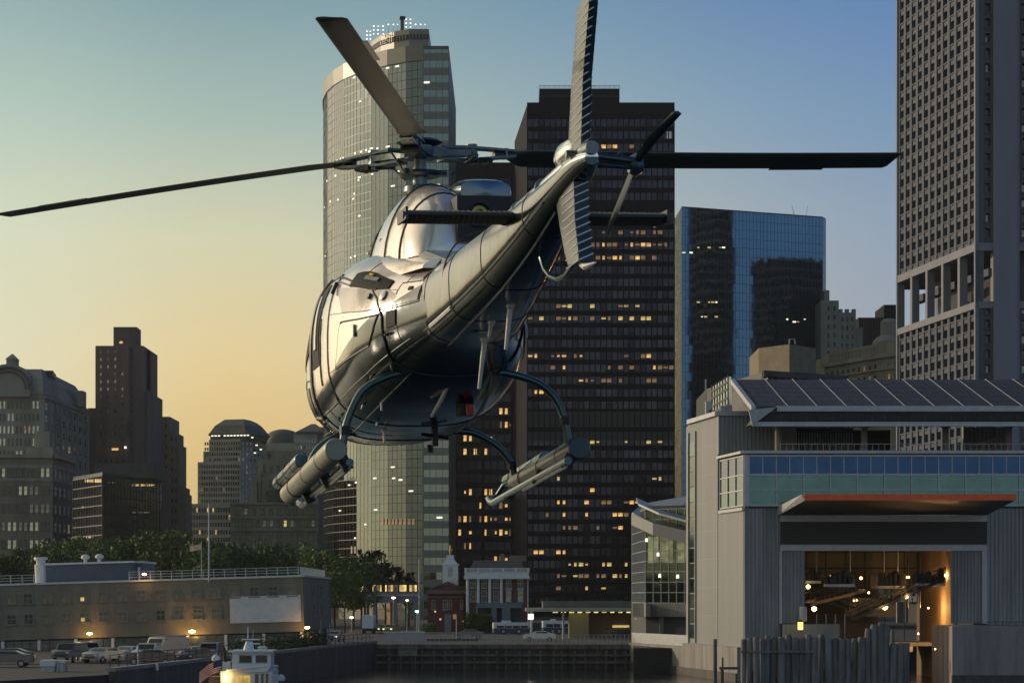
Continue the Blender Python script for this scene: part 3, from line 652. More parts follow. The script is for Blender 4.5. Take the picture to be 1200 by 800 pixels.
# sign on the bulkhead
m_sign = mat('faded_sign_board', (.20,.20,.17), .7, 0, .2, 4)
def text(s, size, loc, rz, m_, parent=None, name='lettering', ext=.01):
    cu = bpy.data.curves.new(name, 'FONT'); cu.body = s; cu.size = size; cu.extrude = ext; cu.align_x = 'CENTER'; cu.align_y = 'CENTER'
    o = bpy.data.objects.new(name, cu); C.objects.link(o); dg = bpy.context.evaluated_depsgraph_get(); me = bpy.data.meshes.new_from_object(o.evaluated_get(dg)); bpy.data.objects.remove(o)
    me.materials.clear(); me.materials.append(m_); o = bpy.data.objects.new(name, me); C.objects.link(o); o.location = loc; o.rotation_euler = (math.pi/2, 0, rz); o.parent = parent; return o
sg = empty('warning_sign', (X(478,321),321,0), 0, 'weathered DANGER board on two timber posts by the bulkhead', 'sign')
mb = MB(); mb.box(-1.15,1.15,-.08,0,1.75,2.9); mb.build('board', m_sign, sg)
for x in (-.9,.9):
    mb = MB(); mb.box(x-.09,x+.09,.02,.2,-.8,2.8); mb.build('post', m_timber, sg)
text('DANGER', .55, (0,-.1,2.55), 0, m_dark, sg); text('CABLE', .36, (0,-.1,2.05), 0, m_dark, sg)
# ------------------------------------------------------------------ curved glass tower
m_g1 = mat('bronze_reflective_glass', (.14,.172,.172), .07, 1, .12, .06)
m_g1b = mat('tower_pale_spandrel', (.16,.165,.14), .4, .3, .12, .1)
m_mul = mat('tower_mullion', (.10,.10,.085), .5, .5, .2, 1)
t1 = empty('curved_glass_tower', (0,0,0), 0, 'tall tower with a curved mirror glass front, tallest on the left of the helicopter', 'skyscraper')
def part(mb, name, m_, root, smooth=False, e=None):
    o = mb.build(name, m_, root, smooth, e); o.location = -root.location if root.rotation_euler.z == 0 else o.location; return o
def rebase(root):
    for c_ in root.children: c_.location = Vector(c_.location)-Vector(root.location)
ZT1 = Z(54, 700)
cv = [(-56.9,782),(-56.6,770),(-55.6,756),(-53.6,744),(-51,734.5),(-47.6,726),(-43.6,718.5),(-39,712),(-34.2,706.8),(-29,702.6),(-24.2,700)]
poly1 = cv+[(-17.3,700),(-17.3,790),(-50,800)]
mb = MB(); mb.prism(poly1[::1], 3, ZT1, 0); mb.build('wall', m_mul, t1)
mb = MB(); panels(mb, cv, 6, ZT1-4, 62, 1.9, .006); mb.build('glass', m_g1, t1)
mb = MB(); mull(mb, cv, 6, ZT1-4, 62, 1.9, .08, .22, .12); mb.build('mullions', m_mul, t1)
mb = MB()
for a, b in zip(cv[:-1], cv[1:]): f = Fac(a, b, 0, 0); f.box(mb, 0, f.L, ZT1-3.9, ZT1+.4, .02, .35)
mb.build('parapet', m_g1b, t1)
f1 = Fac((-24.2,700), (-17.3,700), 3, ZT1)
mb = MB(); nb = 39
for k in range(nb):
    z = 4+(ZT1-4)*k/nb; f1.box(mb, .15, f1.L, z, z+(ZT1-4)/nb*.5, .02, .25)
mb.build('spandrel_bands', m_g1b, t1)
mb = MB(); panels(mb, [(-24.05,700),(-17.3,700)], 4, ZT1-1, nb, 1.7, .006); mb.build('side_glass', m_g1, t1)
mb = MB(); 
for k in range(5): f1.box(mb, f1.L*k/4-.05, f1.L*k/4+.05, 4, ZT1-1, .07, .30)
f1.box(mb, -.25, .12, 4, ZT1-.5, .01, .5, 1); mb.build('side_mullions', [m_mul, m_g1b], t1)
ph = [(X(428,720),732),(X(434,718),724),(X(446,714),716),(X(462,712),711),(X(480,712),708),(X(503,712),708),(X(503,712),750),(X(428,720),750)]
mb = MB(); mb.prism(ph, ZT1, Z(38,712)); mb.build('penthouse', m_g1b, t1)
mb = MB()
for a, b in zip(ph[:5], ph[1:6]):
    f = Fac(a, b, 0, 0); f.box(mb, 0, f.L, Z(50,712), Z(44,712), .03, .12, 0); n = int(f.L/.9)
    for i in range(n): f.box(mb, f.L*i/n, f.L*i/n+.25, Z(50,712), Z(44,712), .13, .3, 1)
mb.build('louvres', [m_dark, m_g1b], t1)
m_antw = m_metal
for i, px in enumerate((430,434,438,443,449,455,461,466,471,476,481,487,493,498)):
    top = 30 if px < 450 else (22 if px in (471,476,481) else 28)
    if px < 436: top = 36
    if px == 471: continue
    D_ = 716 if px < 445 else 713; x = X(px, D_); z0 = Z(38, 712)
    mb = MB(); mb.tube([(x,D_,z0),(x,D_,Z(top,D_))], [.09,.05], 5); an = mb.build('antenna', m_metal, t1)
    for j in range(3 if px < 450 or px in (476,481) else 1):
        zz = Z(top+1+4.5*j, D_); lb = MB(); lb.lathe([(.02,-.2),(.19,-.1),(.21,0),(.19,.1),(.02,.2)], (x,D_,zz), 8); lb.build('lamp', m_bulb, an, True)
x = X(471,712); mb = MB(); mb.tube([(x,714,Z(38,712)),(x,714,Z(18,712))], .55, 6); mb.tube([(x,714,Z(21,712)),(x,714,Z(18,712))], .95, 8); mb.build('mast', m_dark, t1)
def spot(root, px, py, D_, w, h, m_, fac=None, name='lit_window'):
    if fac is None:
        me_key = ('spot', w, h, m_.name)
    k = ('spot', w, h, m_.name)
    if k not in _wm:
        b_ = MB(); b_.box(-w/2, w/2, -.05, 0, -h/2, h/2); o = b_.build('lit_window', m_); _wm[k] = o.data; bpy.data.objects.remove(o)
    return k
def cv_spot(px, py, w=1.3, h=.5, m_=m_litw):
    best = None
    for a, b in zip(cv[:-1], cv[1:]):
        f = Fac(a, b, 0, 0); u = f.ux(px)
        if -.01 <= u <= f.L+.01: best = (f, u)
    if best is None: return
    f, u = best; k = spot(t1, 0, 0, 0, w, h, m_); put('lit_window', _wm[k], t1, f.pt(u, f.zy(u, py), .22), f.rz)
for px, py in ((416,91),(422,89),(455,80),(466,78),(423,119),(455,172),(443,174),(436,174),(430,176),(424,178),(417,180),(400,186),(403,185),(396,188),(391,192),(384,212),(394,206),(421,211),(422,208),(437,204),(416,227),(415,233),(388,236),(397,234),(381,243),(422,253),(461,218),(412,302),(432,297),(442,295),(417,300),(382,300),(489,171),(467,201),(440,560),(418,565),(462,560),(470,562),(461,547),(482,575),(410,568),(417,630),(429,614),(441,597),(399,598)):
    cv_spot(px, py, random.choice((.8,1.1,1.4)), .4)
for px in (449,453,457,461,465,470,475,480,485): cv_spot(px, 611, .85, 1.6, m_litd)
for px in (413,417): cv_spot(px, 644, .85, 2.0, m_litd)
k = spot(t1, 0, 0, 0, 1.6, .5, m_litw)
for px, py in ((515,606),(500,97),(505,218),(512,217)): put('lit_window', _wm[k], t1, f1.pt(f1.ux(px), Z(py,700), .33), 0)
# ------------------------------------------------------------------ dark office towers
m_bronze = mat('dark_bronze_cladding', (.010,.011,.017), .8, 0, .3, .2, spec=.08)
m_dglass = mat('dark_tower_glass', (.024,.027,.045), .1, 1, .45, .12)
m_dglass2 = mat('darker_tower_glass', (.013,.015,.026), .15, 1, .4, .12)
def lit_cells(f, root, cnt, py, ranges, cellw, h, m_, prob=.8, zfix=None, dd=.13, wfrac=.78):
    for a, b in ranges:
        u0, u1 = f.ux(a), f.ux(b); i0, i1 = int(math.floor(u0/cellw)), int(math.ceil(u1/cellw))
        for i in range(i0, max(i1, i0+1)):
            if random.random() > prob: continue
            mm = m_ if not isinstance(m_, tuple) else random.choice(m_)
            w = round(cellw*wfrac*random.choice((1,1,.55)), 2); hh = round(h*random.choice((1,1,.5)), 2)
            k = spot(root, 0, 0, 0, w, hh, mm); u = (i+.5)*cellw; z = zfix if zfix else f.zy(u, py)
            if cnt.n > 0: cnt.n -= 1; put('lit_window', _wm[k], root, f.pt(u, z, dd), f.rz)
            else: f.box(cnt.rest, u-w/2, u+w/2, z-hh/2, z+hh/2, dd, dd+.05, cnt.mi(mm))
def slab_tower(name, A, B, depth, z1, floors, cw, label, dark=m_bronze, gl=m_dglass, side=None, bands=()):
    root = empty(name, (0,0,0), 0, label, 'skyscraper')
    f = Fac(A, B, 3, z1); C1 = (B[0], B[1]+depth); C0 = side or (A[0], A[1]+depth)
    mb = MB(); mb.prism([A, B, C1, C0], 3, z1); mb.build('wall', dark, root)
    mb = MB(); fz = (z1-4-6)/floors
    for r in range(floors):
        z = 6+fz*r
        if any(b0 <= z <= b1 for b0, b1 in bands): continue
        n = round(f.L/cw)
        for i in range(n):
            u0 = f.L*i/n; tx, tz = random.gauss(0,.004), random.gauss(0,.004); w = f.L/n/2; q = []
            for su, sz in ((-1,-1),(1,-1),(1,1),(-1,1)): q.append(f.pt(u0+w+su*w, z+fz*.5+sz*fz*.30, .05+su*tx*w+sz*tz))
            mb.add(q, [(0,1,2,3)], 0 if random.random() < .75 else 1)
    mb.build('glass', [gl, m_dglass2], root)
    mb = MB(); n = round(f.L/cw)
    for i in range(n+1): f.box(mb, f.L*i/n-.16, f.L*i/n+.16, 4, z1-1.5, .02, .55)
    for r in range(floors+1): f.box(mb, 0, f.L, 6+fz*r-.35, 6+fz*r+.35, .03, .22)
    mb.build('mullions', dark, root)
    mb = MB(); f.box(mb, -.1, f.L+.1, z1-3.2, z1+.3, .6, .9); mb.build('parapet', dark, root)
    return root, f, fz
ZT2 = Z(122, 800)
bands2 = ((Z(262,800), Z(249,800)), (Z(500,800), Z(482,800)), (Z(516,800), Z(506,800)))
t2, f2, fz2 = slab_tower('dark_office_tower', (X(618,800),800), (X(790,800),800), 60, ZT2, 40, 1.79, 'black slab skyscraper with rows of lit windows, widest behind the tail', side=(X(603,866),866), bands=bands2)
cnt = Count(100)
def snap(py): z = Z(py, 800); return 6+fz2*(int((z-6)/fz2)+.5)
for py, rg, m_, pb in (
 (658,((670,690),(705,742)),m_lity,.85),(675,((648,660),(672,690),(703,742)),(m_litd,m_lity),.8),(693,((655,682),(690,712)),(m_litd,m_lity),.8),(642,((630,636),(655,660)),m_lit,1),
 (625,((664,674),(698,702),(721,724)),(m_lit,m_litd),1),(608,((639,641),(650,664),(687,689),(720,738)),(m_lit,m_litd),.95),(591,((649,664),(690,696),(705,726),(732,750)),(m_lit,m_litd),.85),(574,((691,693),),m_lit,1),
 (557,((656,670),(754,756),(768,772)),m_lity,.6),(519,((690,704),(722,732),(738,745),(760,772)),m_lity,.55),(455,((623,638),),m_lit,1),(452,((679,681),(690,693),(707,714),(727,730),(763,764)),(m_lit,m_litd),1),
 (436,((645,646),(658,659),(700,705),(713,714),(728,731),(740,742),(767,786)),(m_litd,m_litd,m_lit),.9),(421,((623,636),(646,650),(656,664),(672,682),(724,735),(754,760)),(m_lit,m_litd),.8),
 (372,((624,642),(650,680),(690,712),(726,732),(740,742),(752,762)),(m_lity,m_litd),.85),(356,((656,668),(686,692),(722,745)),(m_lity,m_litd),.75),
 (300,((655,664),(672,680),(686,766)),(m_litd,m_litd,m_litd,m_lit),.7),(286,((640,656),(664,690),(694,782)),(m_litd,m_litd,m_litd,m_lit),.7),(272,((650,660),(672,680),(700,712),(724,776)),m_litd,.55),(173,((687,708),(716,752),(760,768)),(m_litd,m_lit),.6)):
    lit_cells(f2, t2, cnt, py, rg, f2.L/26, 1.1, m_, pb*.9, snap(py)+random.choice((0,.25)))
cnt.finish(t2, 'lit_windows')
k = spot(t2, 0,0,0, 1.5, 2.2, m_wpale)
for px, py in ((626,137),(638,137),(644,137),(784,155)): put('blind_window', _wm[k], t2, f2.pt(f2.ux(px), snap(py), .12), 0)
for bb in bands2:
    mb = MB(); f2.box(mb, 0, f2.L, *bb, .05, .35); mb.build('louvre_band', m_dark, t2)
mb = MB(); x0, x1 = X(632,815), X(726,815); mb.box(x0, x1, 815, 850, ZT2, Z(104,815)); mb.build('penthouse', m_bronze, t2)
mb = MB(); mb.box(x0-.1, x1+.1, 814.6, 814.9, Z(113.5,815), Z(112.8,815))
mb.build('penthouse_trim', m_trim, t2)
mb = MB()
for k_ in range(17): xx = x0+(x1-x0)*k_/16; mb.box(xx-.06, xx+.06, 815.1, 815.2, Z(104,815), Z(100,815))
mb.box(x0, x1, 815.2, 815.3, Z(100.6,815), Z(100,815)); mb.box(x0, x1, 815.2, 815.3, Z(102.4,815), Z(102,815)); mb.build('roof_railing', m_metal, t2)
# black tower between the two
t2b, f2b, fz2b = slab_tower('black_lattice_tower', (X(524,870),870), (X(608,870),870), 50, Z(192,870), 32, 2.42, 'lower black tower with bold piers and amber windows left of the slab', gl=m_dglass2)
mb = MB()
for px in (533,566,600): u = f2b.ux(px); f2b.box(mb, u-.55, u+.55, 4, Z(195,870), .56, 1.3)
for r in range(0, 33): f2b.box(mb, 0, f2b.L, 6+fz2b*r-.75, 6+fz2b*r+.75, .56, .75)
mb.build('pier', m_bronze, t2b)
cnt = Count(100)
for i, py in enumerate(range(484, 700, 17)):
    z = Z(py, 870); zc = 6+fz2b*(int((z-6)/fz2b)+.5)
    rg = [((581,600),),((586,600),),((524,531),(542,552),(571,576)),((524,530),(543,556),(571,576)),((526,530),),((526,530),(543,552),(571,574)),((526,530),(560,564),(583,602)),((524,532),(538,550),(560,564),(568,580),(592,602)),((534,564),(568,602)),((545,550),),((583,600),),((524,532),),((526,530),)][i]
    lit_cells(f2b, t2b, cnt, py, rg, f2b.L/14, 2.0, (m_lit, m_litd, m_lit), .85, zc, .1, .6)
lit_cells(f2b, t2b, cnt, 232, ((571,600),), f2b.L/14, 2.5, m_wdark, 1, Z(232,870), .1, .7)
cnt.finish(t2b, 'lit_windows')
# ------------------------------------------------------------------ blue mirror tower
m_blue = mat('blue_mirror_glass', (.09,.19,.29), .045, 1, .06, .06)
m_pale = mat('glow_reflection_glass', (.78,.86,.82), .08, 1, .06, .06)  # reflected glow of the left sky put into this face's glass colour
m_bl = mat('blue_tower_joint', (.03,.05,.08), .4, .6, .2, 1)
ZT3 = Z(243, 897)
c3 = [(X(790,925),925),(X(799,894.8),894.8),(X(816,897),897),(X(964,919),919),(X(967.5,923),923)]
t3 = empty('blue_mirror_tower', (0,0,0), 0, 'blue mirror glass tower with chamfered corners reflecting dark buildings', 'skyscraper')
mb = MB(); mb.prism(c3+[(X(967.5,923),975),(X(790,925),975)], 3, ZT3); mb.build('wall', m_bl, t3)
mb = MB(); panels(mb, c3[:2], 5, ZT3-.4, 44, 1.5, .004); mb.build('glow_side_glass', m_pale, t3)
mb = MB(); panels(mb, c3[1:], 5, ZT3-.4, 44, 1.45, .0016); mb.build('glass', m_blue, t3)
mb = MB(); mull(mb, c3, 5, ZT3-.4, 44, 1.45, .07, .10, .11); mb.build('mullions', m_bl, t3)
f3 = Fac(c3[2], c3[3], 3, ZT3); cnt = Count(100)
for py, rg in ((290,((818,832),(838,846))),(296,((802,812),)),(371,((818,832),(840,846))),(374,((918,922),(935,947))),(354,((816,838),)),(377,((930,938),))):
    lit_cells(f3, t3, cnt, py, rg, 1.45, .5, (m_lity, m_litw), .6, None, .14, .9)
mb = MB(); xx = X(938,930); mb.box(xx-2.2, xx+2.2, 928, 932, ZT3, ZT3+1.8); ra = mb.build('roof_plant', m_metal, t3)
for dx in (-2.6, 2.2):
    b_ = MB(); b_.tube([(xx+dx*.8,930,ZT3+1.8),(xx+dx,930,ZT3+3.2),(xx+dx-.5*(1 if dx < 0 else -1),930,ZT3+5.6)], .12, 5); b_.build('davit', m_metal, ra)
# towers beyond the right of the frame, seen only mirrored in the blue glass
def plain_tower(name, cx_, cy_, w, d, h, label):
    r = empty(name, (0,0,0), 0, label, 'skyscraper'); mb = MB(); mb.box(cx_-w/2, cx_+w/2, cy_-d/2, cy_+d/2, 3, h); mb.build('wall', m_bronze, r)
    mb = MB()
    for k in range(int(h/4)): mb.box(cx_-w/2-.2, cx_+w/2+.2, cy_-d/2-.2, cy_+d/2+.2, 4+4*k, 5.2+4*k)
    mb.build('spandrel_bands', m_brick, r); return r
plain_tower('mirrored_dark_tower', 184.5, 811, 10.5, 30, 200, 'dark tower mirrored in the left strip of the blue glass tower')
plain_tower('mirrored_stepped_tower', 232, 826, 30, 20, 148, 'dark stepped tower mirrored in the lower right of the blue glass tower')
# ------------------------------------------------------------------ gridded concrete tower on the right
m_cg = mat('grey_precast', (.074,.086,.118), .8, 0, .2, .1, bump=.15, streak=True)
m_cgl = mat('pale_grey_precast', (.20,.21,.25), .75, 0, .15, .1, streak=True)
t4 = empty('concrete_grid_tower', (0,0,0), 0, 'grey concrete skyscraper with deep square windows, cut off by the right edge', 'skyscraper')
A4 = (X(1052,618),618); B4 = (X(1145,560),560); E4 = (X(1145,560)+62,560-.0); ZT4 = 175
core = off([A4, B4, E4, (E4[0],640),(A4[0]+2,640)], -2.2)
zo0, zo1 = Z(357,560), Z(289,560)
mb = MB(); mb.prism(core, 3, zo0); mb.prism(core, zo1, ZT4)
ins = [(A4[0]+14,628),(B4[0]+7,566),(E4[0]-3,566),(E4[0]-3,638),(A4[0]+14,638)]; mb.prism(ins, zo0-.5, zo1+.5)
mb.build('inner_wall', m_dark, t4)
f4 = Fac(A4, B4, 3, ZT4); f4b = Fac(B4, E4, 3, ZT4)
fl = 3.25; NC = 12; cnt = Count(100)
mbp = MB(); mbs = MB()
def gridtower(f, u0, u1, nc, z0, z1, lit=()):
    nr = int((z1-z0)/fl); h = (z1-z0)/nr; cw = (u1-u0)/nc
    for r in range(nr):
        z = z0+h*r; f.box(mbs, u0, u1, z, z+h*.36, -1.9, -.25)
        f.box(mbs, u0, u1, z+h*.33, z+h*.42, -1.8, -.05)
    for i in range(nc+1): f.box(mbp, u0+cw*i-cw*.17, u0+cw*i+cw*.17, z0, z1, -2.0, 0)
    for r in range(nr-1, -1, -1):
        for i in range(nc):
            window(cnt, f, t4, u0+cw*(i+.5), z0+h*(r+.70), cw*.66, h*.56, random.choice((m_wdark,m_wdark,m_wglass,m_wdark)) if (r, i) not in lit else m_lity, m_trim, 0, False, d=-1.6)
gridtower(f4, .9, f4.L-.9, NC, 8, zo0)
gridtower(f4, .9, f4.L-.9, NC, zo1+.8, ZT4)
gridtower(f4b, .8, 3.4, 1, 8, zo0); gridtower(f4b, .8, 3.4, 1, zo1+.8, ZT4); gridtower(f4b, 9.2, 16, 2, 8, zo0); gridtower(f4b, 9.2, 16, 2, zo1+.8, ZT4)
mbp.build('pier', m_cg, t4); mbs.build('spandrel', m_cg, t4); cnt.finish(t4)
mb = MB()
for f in (f4,):
    f.box(mb, 0, f.L, zo1-.9, zo1+.8, -1.2, .35); f.box(mb, 0, f.L, zo0-.8, zo0+.7, -1.2, .35)
    for i in range(6): u = f.L*i/5; f.box(mb, max(0,u-.75), min(f.L,u+.75), zo0+.7, zo1-.9, -1.5, .3)
f4b.box(mb, .36, 16, zo1-.9, zo1+.8, -1.2, .34); f4b.box(mb, .36, 16, zo0-.8, zo0+.7, -1.2, .34)
mb.build('open_floor_frame', m_cgl, t4)
mb = MB(); f4.box(mb, f4.L-.85, f4.L+.0, 3, ZT4, -1.4, .42); f4.box(mb, 0, .85, 3, ZT4, -1.4, .42); f4b.box(mb, 3.5, 8.6, 3, ZT4, -3, 1.2); f4b.box(mb, 8.62, 9.2, 3, ZT4, -1.5, .6)
mb.build('corner_pier', m_cgl, t4)
for i in range(5):
    mb = MB(); u = f4.L*(i+.5)/5; f4.box(mb, u-3.4, u+4.6, zo0+6.6, zo0+8.2, -5, -3); mb.build('transfer_slab', m_cg, t4)
mb = MB(); f4.box(mb, 3, 8, zo0+.7, zo1-.9, -9, -8.4); mb.build('stair_wall', m_cgl, t4)
k = spot(t4, 0,0,0, .9, .55, m_litw); k2 = spot(t4,0,0,0,1.2,1.3,m_litd)
for px, py in ((1101,74),(1091,85),(1082,85),(1112,66),(1120,62),(1130,56),(1074,92),(1112,86),(1141,107),(1065,187),(1121,175)):
    u = f4.ux(px); put('lit_window', _wm[k], t4, f4.pt(u, f4.zy(u, py), -1.3), f4.rz)
for px, py in ((1152,104),(1152,123),(1191,37),(1154,46)): put('lit_window', _wm[k2], t4, f4b.pt(f4b.ux(px), Z(py,560), -1.3), 0)
# ------------------------------------------------------------------ left skyline
def block(mb, px0, px1, D_, pytop, depth, pybot=720, mi=0):
    x0, x1 = X(px0, D_), X(px1, D_); mb.box(x0, x1, D_, D_+depth, max(2.9, Z(pybot, D_)) if pybot < 720 else 2.9, Z(pytop, D_), mi); return x0, x1
SKY = [(.36, m_wpale), (.25, m_wglass), (.33, m_wdark)]
DRK = [(.7, m_wdark), (.26, m_wglass), (.04, m_litd)]
# stone hotel with an arched gable
b1 = empty('arched_gable_building', (0,0,0), 0, 'pale stone office block with a curved mansard and big arched gable at the left edge', 'building')
A, B, E = (X(-25,900),900), (X(50,900),900), (X(103,985),985)
z1 = Z(462, 900)
mb = MB(); mb.prism([A, B, E, (E[0]-30,1010),(A[0],1010)], 3, z1); mb.build('wall', m_stone, b1)
fa, fb_ = Fac(A, B, 3, z1), Fac(B, E, 3, z1)
# mansard
mb = MB(); q0 = [A, B, E, (E[0]-30,1010),(A[0],1010)]
mb.prism(off(q0, .7), z1, z1+1.0); mb.prism(off(q0, -.5), z1+1, z1+6, 0, off(q0, -3)); mb.prism(off(q0, -3), z1+6, z1+9.5, 0, off(q0, -7))
mb.build('mansard_roof', m_stone2, b1)
mb = MB(); mb.prism([(X(37,915),915),(X(62,915),915),(X(66,935),935),(X(37,935),935)], z1+8, Z(434,915)); mb.build('roof_block', m_dark, b1)
# gable with arch
gx0, gx1 = X(-25,897), X(35,897); gz = Z(428,897); cxg = X(10,897)
mb = MB(); pr_ = [(gx0, z1-1),(gx1, z1-1),(gx1, gz-5)]+[(cxg+(gx1-cxg)*math.cos(a), gz-5+5.5*math.sin(a)) for a in (math.pi*i/12 for i in range(1, 12))]+[(gx0, gz-5)]
n_ = len(pr_); mb.add([(x, 896.5, z) for x, z in pr_]+[(x, 912, z) for x, z in pr_], [tuple(range(n_)), tuple(range(n_, 2*n_))[::-1]]+[(i,(i+1)%n_+0,(i+1)%n_+n_,i+n_) for i in range(n_)])
mb.build('gable', m_stone, b1)
for r_, w_t in ((7.6,.5),(6.2,.35)):
    mb = MB(); mb.tube([(cxg+r_*math.cos(a), 896.2, gz-8.4+r_*math.sin(a)) for a in (math.pi*i/16 for i in range(17))], w_t, 6); mb.build('arch_moulding', m_trim, b1)
mb = MB(); mb.box(X(8,898), X(19,898), 897, 903, gz-1, Z(421,898)); mb.prism([(X(7,898),896.5),(X(20,898),896.5),(X(20,898),903.5),(X(7,898),903.5)], Z(421,898), Z(414,898), 0, [(X(13,898),899.5),(X(14,898),899.5),(X(14,898),900.5),(X(13,898),900.5)]); mb.build('cupola', m_stone2, b1)
mb = MB(); mb.box(X(92,960), X(98,960), 958, 966, z1, Z(458,960)); mb.build('chimney', m_stone2, b1)
cnt = Count(100)
grid(cnt, fa, b1, 7, 14, 1, fa.L-1, 4+14, z1-1.5, .62, .62, [(.4,m_wpale),(.03,m_litd),(.57,m_wdark)], m_stone2, 1, True, True)
grid(cnt, fb_, b1, 8, 14, 1, fb_.L-1, 4+14, z1-1.5, .45, .62, DRK, m_stone2, 1, True)
cnt.finish(b1)
mb = MB()
for i in range(9): u = 1+(fb_.L-2)*i/8; fb_.box(mb, u-.9, u+.9, 26, z1-.5, .02, .6)
for z in (24, 33, z1-1.2):
    fb_.box(mb, 0, fb_.L, z, z+.8, .62, 1.1); fa.box(mb, 0, fa.L, z, z+.8, .3, 1.0)
mb.build('cornice', m_stone2, b1)
# nearer stone block
b2 = empty('stone_office_block', (0,0,0), 0, 'brown and grey stone office block with paired windows in front of the gabled one', 'building')
A, B, E = (X(-20,820),820), (X(62,820),820), (X(88,860),860); z1 = Z(532, 820)
mb = MB(); mb.prism([A, B, E, (E[0]-6,900),(A[0],900)], 3, z1); mb.build('wall', mat('brown_grey_stone', (.20,.18,.14), .85, 0, .3, .15, streak=True), b2)
fa, fb_ = Fac(A, B, 3, z1), Fac(B, E, 3, z1); cnt = Count(100)
grid(cnt, fa, b2, 5, 8, 4, fa.L-.7, 6, z1-3, .75, .5, SKY, m_trim, 1, True, True); grid(cnt, fb_, b2, 5, 8, .6, fb_.L-.6, 6, z1-3, .5, .55, DRK, m_stone2, 1, True); cnt.finish(b2)
mb = MB()
for z, d in ((z1-1.2, 1.3),(z1-4.5,.6),(z1-8.6,.5)):
    fa.box(mb, 0, fa.L, z, z+1.0, .2, d); fb_.box(mb, d, fb_.L, z, z+1.0, .2, d)
mb.build('cornice', m_stone2, b2)
mb = MB(); block(mb, 30, 62, 828, 524, 15, 532); block(mb, 40, 58, 834, 505, 9, 524); mb.build('roof_house', m_stone2, b2)
# brown brick tower
b3 = empty('brown_brick_tower', (0,0,0), 0, 'slim dark brown brick tower with a square top, tallest on the left skyline', 'skyscraper')
D3 = 1000; mb = MB()
for a in ((112,168,405,40),(133,160,383,12),(103,112,478,40),(168,172.5,458,44),(172.5,177,545,48),(106,176,552,30)): block(mb, a[0], a[1], D3+(4 if a[0] != 112 else 0)+(3 if a[0] == 133 else 0)-(6 if a[0] == 106 else 0), a[2], a[3])
mb.prism([(X(112,D3),D3-.5),(X(152,D3),D3-3),(X(168,D3),D3+9),(X(168,D3),D3+20),(X(112,D3),D3+20)], 3, Z(405,D3)-.4)
mb.build('wall', m_brick, b3)
fa = Fac((X(112,D3),D3-.5),(X(152,D3),D3-3),3,0); fb_ = Fac((X(152,D3),D3-3),(X(168,D3),D3+9),3,0); cnt = Count(100)
grid(cnt, fa, b3, 4, 14, .8, fa.L-1, Z(530,D3), Z(408,D3), .26, .42, [(.55,m_wpale),(.2,m_wglass),(.25,m_wdark)], m_brick, 1, True, skip=.12)
grid(cnt, fb_, b3, 4, 14, .5, fb_.L-.5, Z(530,D3), Z(408,D3), .26, .42, DRK, m_brick, 1, True, skip=.2)
grid(cnt, fa, b3, 5, 7, .8, fa.L-1, Z(600,D3), Z(535,D3), .3, .42, DRK, m_brick, 1, True, skip=.3); cnt.finish(b3)
k = spot(b3,0,0,0,1.3,.9,m_lit)
for px, py in ((133,526),(137,526),(142,401)): put('lit_window', _wm[k], b3, (X(px,D3-4), D3-4.2, Z(py,D3-4)), 0)
k = spot(b3,0,0,0,.8,.8,m_bulb); put('lit_window', _wm[k], b3, (X(147,D3-4), D3-4.2, Z(524,D3-4)), 0)
mb = MB(); mb.box(X(152,D3)-.5, X(154,D3), D3-3.3, D3-3.05, Z(512,D3), Z(492,D3)); mb.build('dark_slot', m_dark, b3)
# stepped tan building
b4 = empty('stepped_tan_building', (0,0,0), 0, 'tan brick apartment tower stepping down to the right beside the brown tower', 'building')
D4 = 1050; mb = MB(); cnt = Count(100)
for i, a in enumerate(((172,199,488),(199,205,506),(205,209,520),(209,214,570),(214,217,578),(176,219,632))):
    block(mb, a[0], a[1], D4+2.5*i-(8 if i == 5 else 0), a[2], 30-2*i)
mb.build('wall', m_brick2, b4)
fa = Fac((X(172,D4),D4),(X(199,D4),D4),3,0); grid(cnt, fa, b4, 4, 12, .5, fa.L-.5, Z(640,D4), Z(492,D4), .4, .4, DRK, m_brick2, 0, True)
fa = Fac((X(199,D4+2.5),D4+2.5),(X(209,D4+2.5),D4+2.5),3,0); grid(cnt, fa, b4, 2, 11, .2, fa.L-.2, Z(640,D4), Z(508,D4), .4, .4, DRK, m_brick2, 0, True)
cnt.finish(b4)
mb = MB()
for i in range(14): mb.box(X(199,D4), X(200.5+.6*(i % 3),D4), D4+1, D4+6, Z(500+9*i,D4), Z(498+9*i,D4))
mb.build('balcony', m_brick2, b4)
# dark glass low block
b5 = empty('dark_glass_block', (0,0,0), 0, 'low black glass office block with a lit top corner below the brown tower', 'building')
A, B, E = (X(86,780),780), (X(120,780),772), (X(190,830),830); A = (X(86,800),800); B = (X(120,770),770); z1 = Z(553,770)
mb = MB(); mb.prism([A, B, E, (E[0]-10,870),(A[0]+4,870)], 3, z1); mb.build('wall', m_bl, b5)
m_black = mat('black_glass', (.045,.055,.075), .1, .9, .3, .1)
mb = MB(); panels(mb, [A, B, E], 4, z1-1, 14, 3.0, .003); mb.build('glass', m_black, b5)
mb = MB(); mull(mb, [A, B, E], 4, z1-1, 14, 3.0, .14, .35, .2); mb.build('mullions', m_dark, b5)
mb = MB(); block(mb, 110, 180, 800, 543, 30, 560); mb.build('roof_plant', m_roof, b5)
fa, fb_ = Fac(A, B, 3, z1), Fac(B, E, 3, z1); cnt = Count(100)
lit_cells(fa, b5, cnt, 563, ((101,119),), .8, 1.0, (m_lity, m_lit), .85, None, .25); lit_cells(fb_, b5, cnt, 565, ((127,134),), 1.2, .5, m_litd, .8, None, .25)
